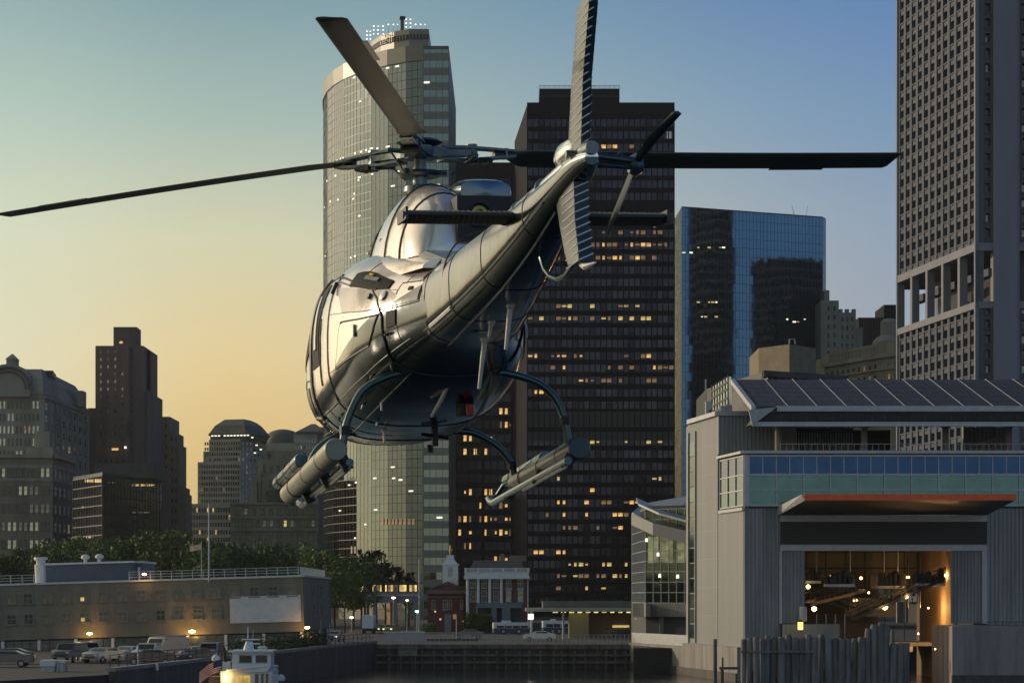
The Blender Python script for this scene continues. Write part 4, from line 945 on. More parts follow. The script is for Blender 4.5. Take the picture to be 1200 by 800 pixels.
lit_cells(fb_, b5, cnt, 568, ((154,180),), 1.2, .7, (m_lity, m_litd), .8, None, .25); lit_cells(fb_, b5, cnt, 600, ((154,174),), 1.5, .4, m_litd, .7, None, .25); lit_cells(fa, b5, cnt, 629, ((88,110),), 1.2, .6, (m_lity, m_litd), .6, None, .25)
lit_cells(fa, b5, cnt, 594, ((97,99),), 1.2, .6, m_litd, 1, None, .25)
# stepped tower with flattened pyramid roof
m_wfc = mat('grey_granite', (.36,.35,.28), .7, .1, .25, .1)
m_copper = mat('weathered_copper_roof', (.10,.10,.075), .6, .2, .25, .2)
b6 = empty('stepped_granite_tower', (0,0,0), 0, 'grey granite office tower with a flat topped pyramid roof, left of the dome', 'skyscraper')
D6 = 1100; mb = MB()
T6 = ((222,308,590,0),(231,302,541,2),(237,302,528,4),(243,300,514,6))
for a, b, y, k in T6:
    x0, x1 = X(a,D6), X(b,D6); mb.prism([(x0,D6+k),(x1-7,D6-5+k),(x1,D6+8+k),(x1,D6+50),(x0,D6+50)], 3, Z(y,D6))
mb.build('wall', m_wfc, b6)
x0, x1 = X(243,D6), X(312,D6)
mb = MB(); ro = [(x0,D6+5),(x1-9,D6),(x1,D6+14),(x1-4,D6+45),(x0,D6+45)]; mb.prism(off(ro,-1), Z(514,D6), Z(509,D6)); mb.prism(off(ro,.3), Z(509,D6), Z(507.5,D6)); mb.prism(ro, Z(507.5,D6), Z(497,D6), 0, off(ro,-4)); mb.prism(off(ro,-4), Z(497,D6), Z(489,D6), 0, off(ro,-10))
mb.build('roof', m_copper, b6, True, 20)
cnt = Count(100); pw = [(.75, m_wglass), (.12, m_wpale), (.11, m_wdark), (.02, m_litd)]
for a, b, y0, y1, nc, nr, k in ((231,300,590,543,17,7,2),(237,300,541,516,15,4,4.0)):
    fa = Fac((X(a,D6),D6+k),(X(b+2,D6)-7,D6-5+k),3,0); grid(cnt, fa, b6, nc, nr, .4, fa.L-.4, Z(y0,D6), Z(y1,D6), .66, .6, pw, m_wfc, 0, False)
    fb_ = Fac((X(b+2,D6)-7,D6-5+k),(X(b+2,D6),D6+8+k),3,0); grid(cnt, fb_, b6, 5, nr, .3, fb_.L-.3, Z(y0,D6), Z(y1,D6), .6, .6, pw, m_wfc, 0, False)
fa = Fac((X(222,D6),D6),(X(308,D6)-7,D6-5),3,0); grid(cnt, fa, b6, 20, 6, .4, fa.L-.4, Z(645,D6), Z(593,D6), .66, .6, [(.75,m_wglass),(.19,m_wdark),(.06,m_lity)], m_wfc, 0, False)
cnt.finish(b6)
k = spot(b6,0,0,0,1.0,.5,m_litw)
for px in (248,252,256,263,267,271,275,279,283,287,291): put('lit_window', _wm[k], b6, (X(px,D6-3), D6-.2-(px-248)*.1, Z(510.5,D6)), 0)
for px, py in ((296,513),(301,522),(306,527),(299,531)): put('lit_window', _wm[k], b6, (X(px,D6-3), D6-4.2, Z(py,D6)), 0)
# domed tower
b7 = empty('copper_dome_tower', (0,0,0), 0, 'office tower crowned by a low copper dome behind the water tank building', 'skyscraper')
D7 = 1150; xc = X(331,D7+16); mb = MB()
block(mb, 306, 356, D7, 528, 40); block(mb, 311, 351, D7+3, 519, 34); mb.build('wall', m_wfc, b7)
R7 = X(355,D7+16)-xc; mb = MB(); mb.lathe([(R7*1.02,0),(R7*1.02,1.4),(R7*.93,1.5),(R7*.93,2.6)]+[(R7*.92*math.cos(a), 2.6+R7*.52*math.sin(a)) for a in (math.pi/2*i/8 for i in range(9))], (xc, D7+19, Z(519,D7)), 32)
mb.build('dome', m_copper, b7, True, 30)
cnt = Count(100); fa = Fac((X(306,D7),D7),(X(356,D7),D7),3,0); grid(cnt, fa, b7, 14, 8, .4, fa.L-.4, Z(590,D7), Z(530,D7), .6, .55, pw, m_wfc, 0, False); cnt.finish(b7)
b8 = empty('pyramid_roof_tower', (0,0,0), 0, 'office tower with a small pyramid roof just left of the curved glass tower', 'skyscraper')
D8 = 1120; mb = MB(); block(mb, 344, 372, D8, 508, 36); block(mb, 372, 380, D8+3, 500, 36); mb.build('wall', m_wfc, b8)
x0, x1 = X(347,D8), X(382,D8); mb = MB(); ro = [(x0,D8-1),(x1,D8-1),(x1,D8+34),(x0,D8+34)]; mb.prism(ro, Z(508,D8), Z(505.5,D8)); mb.prism(off(ro,-.5), Z(505.5,D8), Z(494,D8), 0, off(ro,-16)); mb.build('roof', m_copper, b8)
cnt = Count(100); fa = Fac((X(344,D8),D8),(X(372,D8),D8),3,0); grid(cnt, fa, b8, 8, 10, .4, fa.L-.4, Z(590,D8), Z(512,D8), .6, .55, pw, m_wfc, 0, False); cnt.finish(b8)
# classical block with arches and water tank
b9 = empty('arcaded_stone_block', (0,0,0), 0, 'grey classical stone block with a row of tall arched windows and a round roof tank', 'building')
D9 = 850; mb = MB()
x0, x1 = block(mb, 270, 373, D9, 590, 45); block(mb, 296, 373, D9+6, 558, 30); block(mb, 302, 373, D9+10, 538, 24); block(mb, 318, 355, D9+14, 528, 16)
block(mb, 293, 301, D9+3, 563, 6); block(mb, 301, 306, D9+5, 554, 5)
mb.build('wall', m_stone2, b9); cnt = Count(100)
fa = Fac((x0,D9),(x1,D9),3,0)
grid(cnt, fa, b9, 8, 1, 1.2, fa.L-.6, Z(646,D9), Z(624,D9), .42, .78, [(1,m_wdark)], m_stone, 1, True, arch=True)
grid(cnt, fa, b9, 9, 1, 1, fa.L-.6, Z(664,D9), Z(648,D9), .5, .6, [(1,m_wdark)], m_stone, 1, True)
grid(cnt, fa, b9, 12, 1, 1, fa.L-.6, Z(619,D9), Z(607,D9), .5, .62, [(.6,m_wdark),(.3,m_wglass),(.1,m_lity)], m_trim, 1, True)
grid(cnt, fa, b9, 10, 1, 1, fa.L-.6, Z(605,D9), Z(593,D9), .5, .62, [(.8,m_wdark),(.2,m_wglass)], m_trim, 1, True)
fb_ = Fac((X(296,D9+6),D9+6),(X(373,D9+6),D9+6),3,0); grid(cnt, fb_, b9, 8, 1, 1, fb_.L-.5, Z(586,D9+6), Z(574,D9+6), .55, .6, [(1,m_wdark)], m_trim, 2, True); grid(cnt, fb_, b9, 9, 1, 5, fb_.L-.5, Z(572,D9+6), Z(560,D9+6), .4, .6, [(1,m_wdark)], m_trim, 1, True)
fb_ = Fac((X(302,D9+10),D9+10),(X(373,D9+10),D9+10),3,0); grid(cnt, fb_, b9, 8, 1, 1, fb_.L-.5, Z(556,D9+10), Z(542,D9+10), .4, .6, [(.8,m_wdark),(.2,m_wglass)], m_trim, 1, True)
cnt.finish(b9)
mb = MB()
for py, d in ((590,1.0),(606,.7),(621,1.1),(647,.9)): fa.box(mb, -.3, fa.L+.3, Z(py+1,D9), Z(py-1.2,D9), .02, d)
for i in range(9): u = 1.2+(fa.L-1.8)*i/8; fa.box(mb, u-.35, u+.35, Z(646,D9), Z(622,D9), .02, .55)
mb.build('cornice', m_stone, b9)
mb = MB(); xt = X(325,D9+3); mb.lathe([(.0,0),(3.7,0),(3.8,.3),(3.7,.6),(3.7,4.2),(3.9,4.4),(3.4,5.2),(.0,6.0)], (xt, D9+3.9, Z(590,D9)+.0), 24)
tk = mb.build('water_tank', m_trim, b9, True, 30)
for z in (1.4,2.8): b_ = MB(); b_.lathe([(3.72,0),(3.8,0),(3.8,.15),(3.72,.15)], (xt,D9+3.9,Z(590,D9)+z), 24); b_.build('hoop', m_dark, tk)
b9b = empty('slim_dark_slab', (0,0,0), 0, 'narrow dark slab of a building hidden between the arcaded block and the glass tower', 'building')
mb = MB(); block(mb, 371.5, 380, 880, 530, 30); mb.build('wall', m_brick, b9b); mb = MB(); f = Fac((X(371.5,880),880),(X(380,880),880),0,0)
for i in range(4): f.box(mb, i*.7, i*.7+.15, 5, Z(532,880), .02, .3)
mb.build('pilaster', m_stone2, b9b)
# ------------------------------------------------------------------ buildings right of the blue tower
b12 = empty('pale_setback_building', (0,0,0), 0, 'pale stone setback building just right of the blue mirror tower', 'building')
D = 900; mb = MB(); cnt = Count(100)
for a in ((962,983,352,0),(983,1003,366,2),(966,972,340,6),(1003,1011,384,4)): block(mb, a[0], a[1], D+a[3]*1.0, a[2], 25)
block(mb, 984,987.5,D+2.2,362,3,368); block(mb, 991,995,D+2.2,362,3,368); block(mb, 999,1003,D+2.2,362,3,368)
mb.build('wall', m_stone, b12)
fa = Fac((X(983,D+2),D+2),(X(1003,D+2),D+2),0,0); grid(cnt, fa, b12, 3, 7, .4, fa.L-.4, Z(440,D), Z(368,D), .45, .5, [(.7,m_wglass),(.3,m_wdark)], m_stone, 1, True)
fa = Fac((X(966,D),D),(X(983,D),D),0,0); grid(cnt, fa, b12, 2, 8, .4, fa.L-.4, Z(440,D), Z(356,D), .35, .5, [(.7,m_wglass),(.3,m_wdark)], m_stone, 1, True); cnt.finish(b12)
b13 = empty('corniced_stone_block', (0,0,0), 0, 'grey stone block with a heavy cornice and dark attic band behind the solar roof', 'building')
D = 760; A, B, E = (X(966,790),790), (X(1030,D),D), (X(1062,D-10),D-10); z1 = Z(418,D); mb = MB(); mb.prism([A, B, E, (E[0],820),(A[0],820)], 3, z1); mb.prism(off([A,B,E,(E[0],820),(A[0],820)],-1.5), z1, Z(402,D)); mb.build('wall', m_stone2, b13)
cnt = Count(100)
for a, b in ((A,B),(B,E)):
    f = Fac(a, b, 0, 0); nc = max(3, round(f.L/3.2)); grid(cnt, f, b13, nc, 6, .3, f.L-.3, Z(500,D), z1-1.2, .42, .5, [(.8,m_wdark),(.2,m_litd)], m_stone, 1, True)
    f = Fac(off([a,b],0)[0], off([a,b],0)[1], 0, 0); mb = MB(); f.box(mb, 0, f.L, z1-.5, z1+.6, .02, .9); f.box(mb, 0, f.L, Z(433,D)-.3, Z(433,D)+.3, .02, .6); mb.build('cornice', m_stone, b13)
f = Fac((A[0]+1,A[1]+1.2),(B[0],B[1]+1.4),0,0); grid(cnt, f, b13, 14, 1, 1, f.L, z1+.7, z1+3.4, .7, .8, [(1,m_wdark)], m_trim, 0, False); cnt.finish(b13)
mb = MB(); mb.lathe([(5,0),(5,2),(4,3.2),(2.6,4),(2.6,8),(1.5,9)], (X(1042,772), 772, Z(404,760)), 20); mb.build('roof_drum', m_stone, b13, True, 30)
b14 = empty('dark_brown_tower', (0,0,0), 0, 'dark brown flat roofed tower beside the concrete grid tower', 'building')
mb = MB(); block(mb, 1006, 1060, 1000, 372, 30); block(mb, 1036, 1060, 1000.5, 357, 25); mb.build('wall', m_bronze, b14)
mb = MB(); f = Fac((X(1006,1000),1000),(X(1060,1000),1000),0,0)
for i in range(30): f.box(mb, f.L*i/30, f.L*i/30+.2, 5, Z(373,1000), .02, .3)
mb.build('mullions', m_brick, b14)
b11 = empty('flat_roofed_hall', (0,0,0), 0, 'dark low building with a tan plant room on its roof behind the solar canopy', 'building')
D = 500; mb = MB(); mb.prism([(X(828,540),540),(X(893,D),D),(X(990,D+12),D+12),(X(990,D+12),570),(X(828,540),570)], 3, Z(436,D)); mb.build('wall', m_dark, b11)
mb = MB(); x0 = X(889,520); mb.prism([(x0,520),(X(925,512),512),(X(956,520),520),(X(956,520),540),(x0,540)], Z(437,515), Z(405,515)); mb.build('plant_room', mat('tan_render', (.20,.165,.11), .85, 0, .2, .4), b11)
mb = MB(); f = Fac((X(893,D),D),(X(990,D+12),D+12),0,0)
for i in range(12): f.box(mb, f.L*i/12, f.L*i/12+.5, 6, Z(440,D), .02, .5)
f.box(mb, -.3, f.L, Z(441,D), Z(436,D)+.3, .52, 1.0); mb.build('roof_trim', m_roof, b11)
mb = MB(); mb.tube([(X(925,512),512,Z(405,515)),(X(925,512),512,Z(399,515)),(X(931,512),512,Z(399,515)),(X(932,512),512,Z(405,515))], .15, 6); mb.build('vent_pipe', m_metal, b11)
# ------------------------------------------------------------------ ferry terminal on the right
m_corr = mat('corrugated_grey_cladding', (.27,.285,.295), .55, .1, .3, .5, streak=True)
m_panelw = mat('pale_grey_wall_panel', (.20,.215,.215), .6, .0, .10, .3, streak=True)
m_bluegl = mat('navy_glass', (.02,.055,.15), .08, .95, .15, .3)
m_tealgl = mat('teal_glass', (.06,.125,.155), .1, .95, .2, .3)
m_solar = mat('solar_panel', (.035,.038,.045), .55, .1, .3, .7)
m_redt = mat('rust_red_fascia', (.85,.13,.03), .5, 0, .15, 1)
m_soff = mat('dark_soffit', (.04,.043,.048), .6, .1, .2, .5)
m_trimw = mat('pale_metal_trim', (.40,.42,.44), .45, .3, .12, 1)
ft = empty('ferry_terminal', (0,0,0), 0, 'grey ferry terminal with a blue glass band, solar roof and a lit open slip', 'terminal')
DF = 275
XL = X(871, DF)
pA = (X(808,300), 300); pM = (X(841,286), 286); pB = (XL, DF)
zt_up = Z(487, 286)
# upper block
mb = MB(); mb.prism([pA, pM, (X(912,286)+2,286),(X(912,286)+2,306),(pA[0]+.0,306)], 1.2, zt_up); mb.build('wall', m_panelw, ft)
mb = MB(); mb.prism([(pM[0]+.05,285.9), (XL,DF), (X(915,DF),DF), (X(915,DF),285.9)], 1.2, Z(598,278)); mb.build('lower_wall', m_panelw, ft)
fs = Fac(pA, (XL+.0,DF), 0, 0); fsu = Fac(pA, pM, 0, 0)
mb = MB()
for k in range(1, 7): fs.box(mb, fs.L*k/7-.015, fs.L*k/7+.015, 4.2, Z(600,278) if k > 3 else zt_up, .01, .02)
for k in range(1, 8):
    z = 3.8+(zt_up-3.8)*k/8; fsu.box(mb, 2.2, fsu.L, z-.012, z+.012, .012, .022)
mb.build('wall_joint', m_metal, ft)
mb = MB(); fs.box(mb, -.6, fs.L+.3, -1, 3.7, .05, .75); mb.build('concrete_plinth', m_conc, ft)
mb = MB(); fs.box(mb, -.6, fs.L+.3, -1, .9, .76, .95); mb.build('tide_mark', m_concd, ft)
# corner glazing strip
cnt = 0
for k in range(13):
    z0 = 4.2+(zt_up-2.2-4.2)*k/13; h = (zt_up-6.4)/13
    mb = MB(); fsu.box(mb, .1, 3.4, z0+.12, z0+h-.05, .03, .10); mb.build('corner_window', [m_tealgl, m_dglass, m_wdark][k*5 % 3], ft)
mb = MB(); fsu.box(mb, -.1, .08, 3.8, zt_up-1, .02, .22); fsu.box(mb, 3.42, 3.6, 3.8, zt_up-1, .02, .22); mb.build('corner_frame', m_trimw, ft)
# corrugated fronts
def corr(name, x0, x1, y, z0, z1, pitch=.42, m_=m_corr):
    mb = MB(); n = max(2, int((x1-x0)/pitch)); w = (x1-x0)/n
    mb.box(x0, x1, y-.02, y+.1, z0, z1)
    for i in range(n): mb.hexa([(x0+w*(i+.12),y-.16,z0),(x0+w*(i+.55),y-.16,z0),(x0+w*(i+.68),y-.021,z0),(x0+w*i,y-.021,z0),(x0+w*(i+.12),y-.16,z1),(x0+w*(i+.55),y-.16,z1),(x0+w*(i+.68),y-.021,z1),(x0+w*i,y-.021,z1)])
    return mb.build(name, m_, ft)
corr('corrugated_wall', pM[0], X(914,286), 285.9, Z(532,286), zt_up)
corr('corrugated_wall', XL+.05, X(914,DF), DF-.0, 3.2, Z(592,DF))
corr('corrugated_wall', X(1156,DF), X(1275,DF), DF-.0, Z(732,DF), Z(592,DF))
mb = MB(); mb.box(X(1156,DF), X(1275,DF), DF+.12, DF+8, 3, Z(592,DF)); mb.build('wall', m_corr, ft)
mb = MB(); mb.box(pM[0]-.2, X(916,286), 285.5, 286.2, zt_up, zt_up+.5); fsu.box(mb, 0, fsu.L+.1, zt_up, zt_up+.5, -.2, .35); mb.build('roof_edge', m_trimw, ft)
# glass band
gx0, gx1 = X(878,DF-.5), X(1290,DF-.5); zg0, zg1, zg2 = Z(592,DF), Z(556,DF), Z(534,DF)
yg = DF-.5
mb = MB(); mb.prism([(X(845,285),285),(gx0,yg+.3),(gx1,yg+.3),(gx1,285.8),(X(845,285)+.2,285.8)], zg0-.3, zg2+.2); mb.build('band_wall', m_soff, ft)
mb = MB(); n = 26; w = (gx1-gx0)/n
for i in range(n):
    q = random.gauss(0,.004); mb.add([(gx0+w*i+.05,yg+.2,zg1+.1),(gx0+w*(i+1)-.05,yg+.2+q,zg1+.1),(gx0+w*(i+1)-.05,yg+.2+q,zg2-.1),(gx0+w*i+.05,yg+.2,zg2-.1)], [(0,1,2,3)])
mb.build('navy_window', m_bluegl, ft)
mb = MB(); n2 = 13; w2 = (gx1-gx0)/n2; zm_ = (zg0+zg1)/2
for i in range(n2):
    for a, b in ((zg0+.06, zm_-.05),(zm_+.05, zg1-.06)):
        q = random.gauss(0,.006); mb.add([(gx0+w2*i+.05,yg+.2,a),(gx0+w2*(i+1)-.05,yg+.2+q,a),(gx0+w2*(i+1)-.05,yg+.2+q,b),(gx0+w2*i+.05,yg+.2,b)], [(0,1,2,3)])
mb.build('teal_window', m_tealgl, ft)
mb = MB()
for i in range(n+1): mb.box(gx0+w*i-.05, gx0+w*i+.05, yg+.02, yg+.18, zg1, zg2)
for i in range(n2+1): mb.box(gx0+w2*i-.06, gx0+w2*i+.06, yg+.0, yg+.18, zg0, zg1-.12)
for z, t in ((zg0,.1),(zm_,.06),(zg1,.1),(zg2,.1)): mb.box(gx0, gx1, yg-.03, yg+.19, z-t, z+t)
mb.build('window_frame', m_trimw, ft)
mb = MB(); mb.box(gx0-.55, gx0-.05, yg-.1, yg+.4, zg0-.1, zg2+.1); mb.build('corner_post', m_trimw, ft)
mb = MB(); mb.box(gx0-.7, gx1, yg-.35, yg+.8, zg2+.22, zg2+.55); mb.build('band_coping', m_trimw, ft)
fg = Fac((X(845,285),285), (gx0-.5,yg+.3), 0, 0)
mb = MB(); mb2 = MB()
for i in range(3):
    for a, b, m_i in ((zg0,zm_,0),(zm_,zg1,0),(zg1,zg2,1)): fg.box(mb, fg.L*i/3+.08, fg.L*(i+1)/3-.08, a+.08, b-.08, .02, .06, m_i)
for i in range(4): fg.box(mb2, fg.L*i/3-.06, fg.L*i/3+.06, zg0, zg2, .02, .16)
for z in (zg0,zm_,zg1,zg2): fg.box(mb2, 0, fg.L, z-.07, z+.07, .02, .15)
fg.box(mb2, -.3, fg.L+.3, zg2+.23, zg2+.5, -.1, .5); fg.box(mb2, -.1, fg.L+.2, zg0-.55, zg0-.2, 0, .3)
mb.build('side_window', [m_tealgl, m_bluegl], ft); mb2.build('side_frame', m_trimw, ft)
# roof terrace, columns, plant
mb = MB(); mb.box(X(880,DF), gx1, DF+.5, 300, zg2+.1, zg2+.25); mb.build('terrace', m_roof, ft)
mb = MB()
for k in range(60): x = X(915,DF)+k*.66; mb.box(x-.02, x+.02, DF+.3, DF+.34, zg2+.56, zg2+1.3)
mb.box(X(912,DF), gx1, DF+.3, DF+.36, zg2+1.28, zg2+1.34); mb.build('terrace_railing', m_metal, ft)
for px in (912, 1013, 1108, 1182):
    mb = MB(); mb.tube([(X(px,277),277,zg2+.2),(X(px,277),277,Z(497,277))], .36, 12); mb.lathe([(.37,0),(.6,.3),(.6,.5),(.37,.6)], (X(px,277),277,Z(502,277)), 12); mb.build('column', m_conc, ft, True)
mb = MB(); mb.box(X(918,290), X(1000,290), 290, 298, zg2+.3, Z(501,290)); mb.box(X(1000,290)+.02, X(1045,290), 291, 298, zg2+.3, Z(503,290)); mb.build('plant_enclosure', m_soff, ft)
mb = MB()
for k in range(26): x = X(920,290)+k*.3; mb.box(x, x+.12, 289.8, 289.98, zg2+1.6, Z(507,290))
mb.build('plant_louvre', m_metal, ft)
corr('plant_screen', X(1128,288), X(1180,288), 288, zg2+.3, Z(500,288))
mb = MB(); mb.tube([(X(1132,280),280,Z(524,280)),(X(1180,280),280,Z(510,280))], .1, 6); mb.build('brace', m_metal, ft)
# solar roof
yb, yf = 290, 272; zb, zf = Z(445,290), Z(477,272); xb0, xf0 = X(861,290), X(886,272); xe = X(1300,280)
def RP(u, v, dz=0):   # u from the left edge in metres, v 0 at the back .. 1 at the front
    return (xb0+(xf0-xb0)*v+u, yb+(yf-yb)*v, zb+(zf-zb)*v+dz)
Wd = xe-xb0
mb = MB(); mb.hexa([RP(0,1,-.35), RP(Wd,1,-.35), RP(Wd,0,-.35), RP(0,0,-.35), RP(0,1), RP(Wd,1), RP(Wd,0), RP(0,0)]); mb.build('solar_roof', m_soff, ft)
npn = 15; pw_ = 3.12; 
for i in range(npn):
    mb = MB()
    for j in range(6):
        for q in range(3):
            u0 = .35+pw_*i+.08+q*1.0; v0, v1 = .015+j*.163, .015+j*.163+.155
            mb.hexa([RP(u0,v1,.03), RP(u0+.94,v1,.03), RP(u0+.94,v0,.03), RP(u0,v0,.03), RP(u0,v1,.08), RP(u0+.94,v1,.08), RP(u0+.94,v0,.08), RP(u0,v0,.08)])
    mb.build('solar_panel', m_solar, ft)
    mb = MB(); u0 = .35+pw_*(i+1)-.1; mb.hexa([RP(u0,1,.02), RP(u0+.08,1,.02), RP(u0+.08,0,.02), RP(u0,0,.02), RP(u0,1,.14), RP(u0+.08,1,.14), RP(u0+.08,0,.14), RP(u0,0,.14)]); mb.build('panel_rail', m_metal, ft)
mb = MB(); z5, z4 = Z(500,273), Z(496,273)
mb.hexa([RP(-.5,1,-.4), RP(-.05,1,-.4), RP(-.05,0,-.4), RP(-.5,0,-.4), RP(-.5,1,.15), RP(-.05,1,.15), RP(-.05,0,.15), RP(-.5,0,.15)])
mb.build('roof_edge_beam', m_trimw, ft)
mb = MB(); xq = xf0-.4
mb.box(xq+2.6, xe, 271.6, 271.98, zf-.45, zf+.12)
mb.hexa([(xq,271.7,z5),(xq+.35,271.7,z4),(xq+.35,272.2,z4),(xq,272.2,z5),(xq-.4,271.5,zf-.3),(xq+2.6,271.7,zf-.0),(xq+2.6,272.2,zf-.0),(xq-.4,272.2,zf-.3)])
mb.build('fascia', m_trimw, ft)
mb = MB(); mb.hexa([(xq+.4,272.3,z4),(xe,272.3,z4),(xe,284,z4+.4),(xq+.4,284,z4+.4),(xq+.9,272.0,zf-.47),(xe,272.0,zf-.47),(xe,284,zf-.47),(xq+.9,284,zf-.47)]); mb.build('roof_soffit', m_soff, ft)
mb = MB(); mb.box(xq+.2, xe, 272.0, 272.28, z5, z4+.1); mb.build('soffit_edge', m_trimw, ft)
mb = MB()
for k in range(30): x = xq+1.5+k*1.4; mb = MB(); mb.box(x, x+.1, 271.99, 272.1, z4+.15, z4+.75); mb.build('soffit_rib', m_trim, ft)
# roof top billboard and plant at the left end
m_letl = glow('sign_box_light', (.80,.85,.62), .30)
mb = MB(); fq = Fac((X(838,306),306),(X(857,292),292),0,0); fq.box(mb, 0, fq.L, Z(484,300), Z(448,300), 0, .3, 0); mb.build('roof_sign_panel', m_letl, ft)
mb = MB()
for i in range(7): fq.box(mb, fq.L*i/6-.09, fq.L*i/6+.09, Z(487,300), Z(446,300), .31, .45)
for z in (454,462,472,480): fq.box(mb, 0, fq.L, Z(z,300)-.1, Z(z,300)+.1, .32, .43)
mb.build('roof_sign_frame', m_dark, ft)
mb = MB(); mb.hexa([(X(840,312),312,zt_up),(X(900,300),300,zt_up),(X(900,320),320,zt_up),(X(840,330),330,zt_up),(X(842,312),312,Z(466,312)),(X(900,300),300,Z(442,300)),(X(900,320),320,Z(442,310)),(X(842,330),330,Z(466,320))]); mb.build('roof_shed', m_soff, ft)
for px, h in ((829,6),(846,4),(853,4.2),(833,2)):
    mb = MB(); mb.box(X(px,292)-.25, X(px,292)+.4, 291, 292, zt_up+.3, zt_up+.5+h*.25); mb.build('roof_vent', m_trimw, ft)
mb = MB(); mb.tube([(X(827,296),296,zt_up),(X(827,296),296,Z(444,296))], .1, 6); mb.build('roof_mast', m_metal, ft)
# red canopy
zc = Z(586,262); zc2 = Z(579.5,262); zs = Z(603,DF)
x0f, x1f, x0b, x1b = X(943,262), X(1190,262), X(914,DF), X(1157,DF)
mb = MB(); mb.hexa([(x0f+.02,262.02,zc),(x1f-.02,262.02,zc),(x1b,DF-.02,zs),(x0b,DF-.02,zs),(x0f+.02,262.02,zc2-.02),(x1f-.02,262.02,zc2-.02),(x1b,DF-.02,zs+.9),(x0b,DF-.02,zs+.9)]); cn = mb.build('canopy', m_dark, ft)
mb = MB(); mb.box(x0f-.05, x1f+.05, 261.8, 262.0, zc, zc2+.08); mb.build('fascia', m_redt, cn)
mb = MB(); mb.hexa([(x0b-.3,DF-.03,zs-.1),(x0b-.02,DF-.03,zs-.1),(x0b-.02,DF-.03,zs-.05),(x0b-.3,DF-.03,zs-.05),(x0f-.3,262,zc2+.05),(x0f+.0,262,zc-.0),(x0b,DF-.04,zs+.85),(x0b-.3,DF-.04,zs+.85)][::1]); mb.build('canopy_cheek', m_trimw, cn)
mb = MB()
for k in range(1, 9):
    t = k/9; mb.box(x0f+(x1f-x0f)*t-.05, x0f+(x1f-x0f)*t+.05, 262.1, 274.8, zc-.14+.0, zc-.03)
# header beams
hx0, hx1 = X(914,DF), X(1156,DF)
mb = MB(); mb.box(hx0, hx1, DF-.35, DF+.6, Z(611,DF), Z(603.5,DF)); mb.box(hx0, hx1, DF-.35, DF+.6, Z(645,DF), Z(638,DF)); mb.build('header_beam', m_trimw, ft)
mb = MB(); mb.box(hx0+.05, hx1-.05, DF-.1, DF+.5, Z(637.9,DF), Z(611.1,DF)); mb.build('header_panel', mat('matt_black_panel', (.008,.008,.012), .5, 0, .2, 1), ft)
mb = MB(); mb.box(X(1150,DF), X(1156,DF), DF-.45, DF+.3, Z(730,DF), Z(645.1,DF)); mb.build('door_jamb', m_trimw, ft); mb = MB(); mb.box(hx0-.1, hx0+.2, DF-.45, DF+.3, Z(730,DF), Z(645.1,DF)); mb.build('door_jamb', m_trimw, ft)
corr('door_leaf', hx0+.25, X(943,DF), DF+.05, Z(730,DF), Z(645,DF), .35, m_corr); corr('door_leaf', X(1114,DF), X(1150,DF)-.02, DF+.05, Z(730,DF), Z(645,DF), .35, m_corr)
# slip interior
m_in = mat('slip_interior_wall', (.24,.15,.075), .8, 0, .25, .5, bump=.2, streak=True)
ix0, ix1 = X(930,DF), X(1130,DF); iy = DF+26
mb = MB(); mb.box(ix1-1.0, ix1-.6, DF+.7, iy, 0, Z(642,DF)); mb.build('slip_side_wall', m_in, ft)
mb = MB(); mb.box(ix0, ix0+.3, DF+.7, iy, 0, Z(642,DF)); mb.build('slip_side_wall', m_in, ft)
mb = MB(); mb.box(ix0, ix1, iy, iy+.4, 10.2, Z(642,DF)); mb.build('slip_end_wall', m_lowwall, ft)
mb = MB(); mb.box(ix0, ix1-5.6, iy-.5, iy+.4, 3.8, 10.19); mb.build('slip_lower_end', m_dark, ft)
for a, b, y0_, y1_, dd in ((944,1000,690,708,290),(990,1050,700,722,292),(1046,1062,672,704,289),(1020,1030,674,690,291),(955,968,676,700,289),(985,995,672,690,290)):
    mb = MB(); mb.box(X(a,dd), X(b,dd), dd, dd+1.5, Z(y1_,dd), Z(y0_,dd)); mb.build('ramp_gear', m_dark, ft)
mb = MB(); mb.box(ix0, ix1, DF+.7, iy, Z(642,DF), Z(640,DF)); mb.build('slip_ceiling', m_soff, ft)
mb = MB(); mb.box(ix0+.3, ix1-1.0, DF+12, iy, 3.6, 4.0); mb.box(ix0+.3, X(1060,290), DF+9, DF+12, 3.0, 3.6); mb.build('slip_deck', m_conc, ft)
mb = MB()
for k in range(7): x = ix0+2+k*2.3; mb.box(x, x+.1, iy-.2, iy-.02, 4, Z(645,iy))
for z in (10.0, 12.4): mb.box(ix0, ix1, iy-.3, iy-.21, z, z+.15)
mb.build('wall_stud', m_soff, ft)
for px in (957, 996, 1036, 1052, 1078, 1064):
    mb = MB(); x = X(px,283); mb.tube([(x,283,Z(644,283)),(x,283,Z(670 if px < 1060 else 712,283))], .09, 6); mb.build('hanging_rod', m_metal if px < 1060 else m_dark, ft, True)
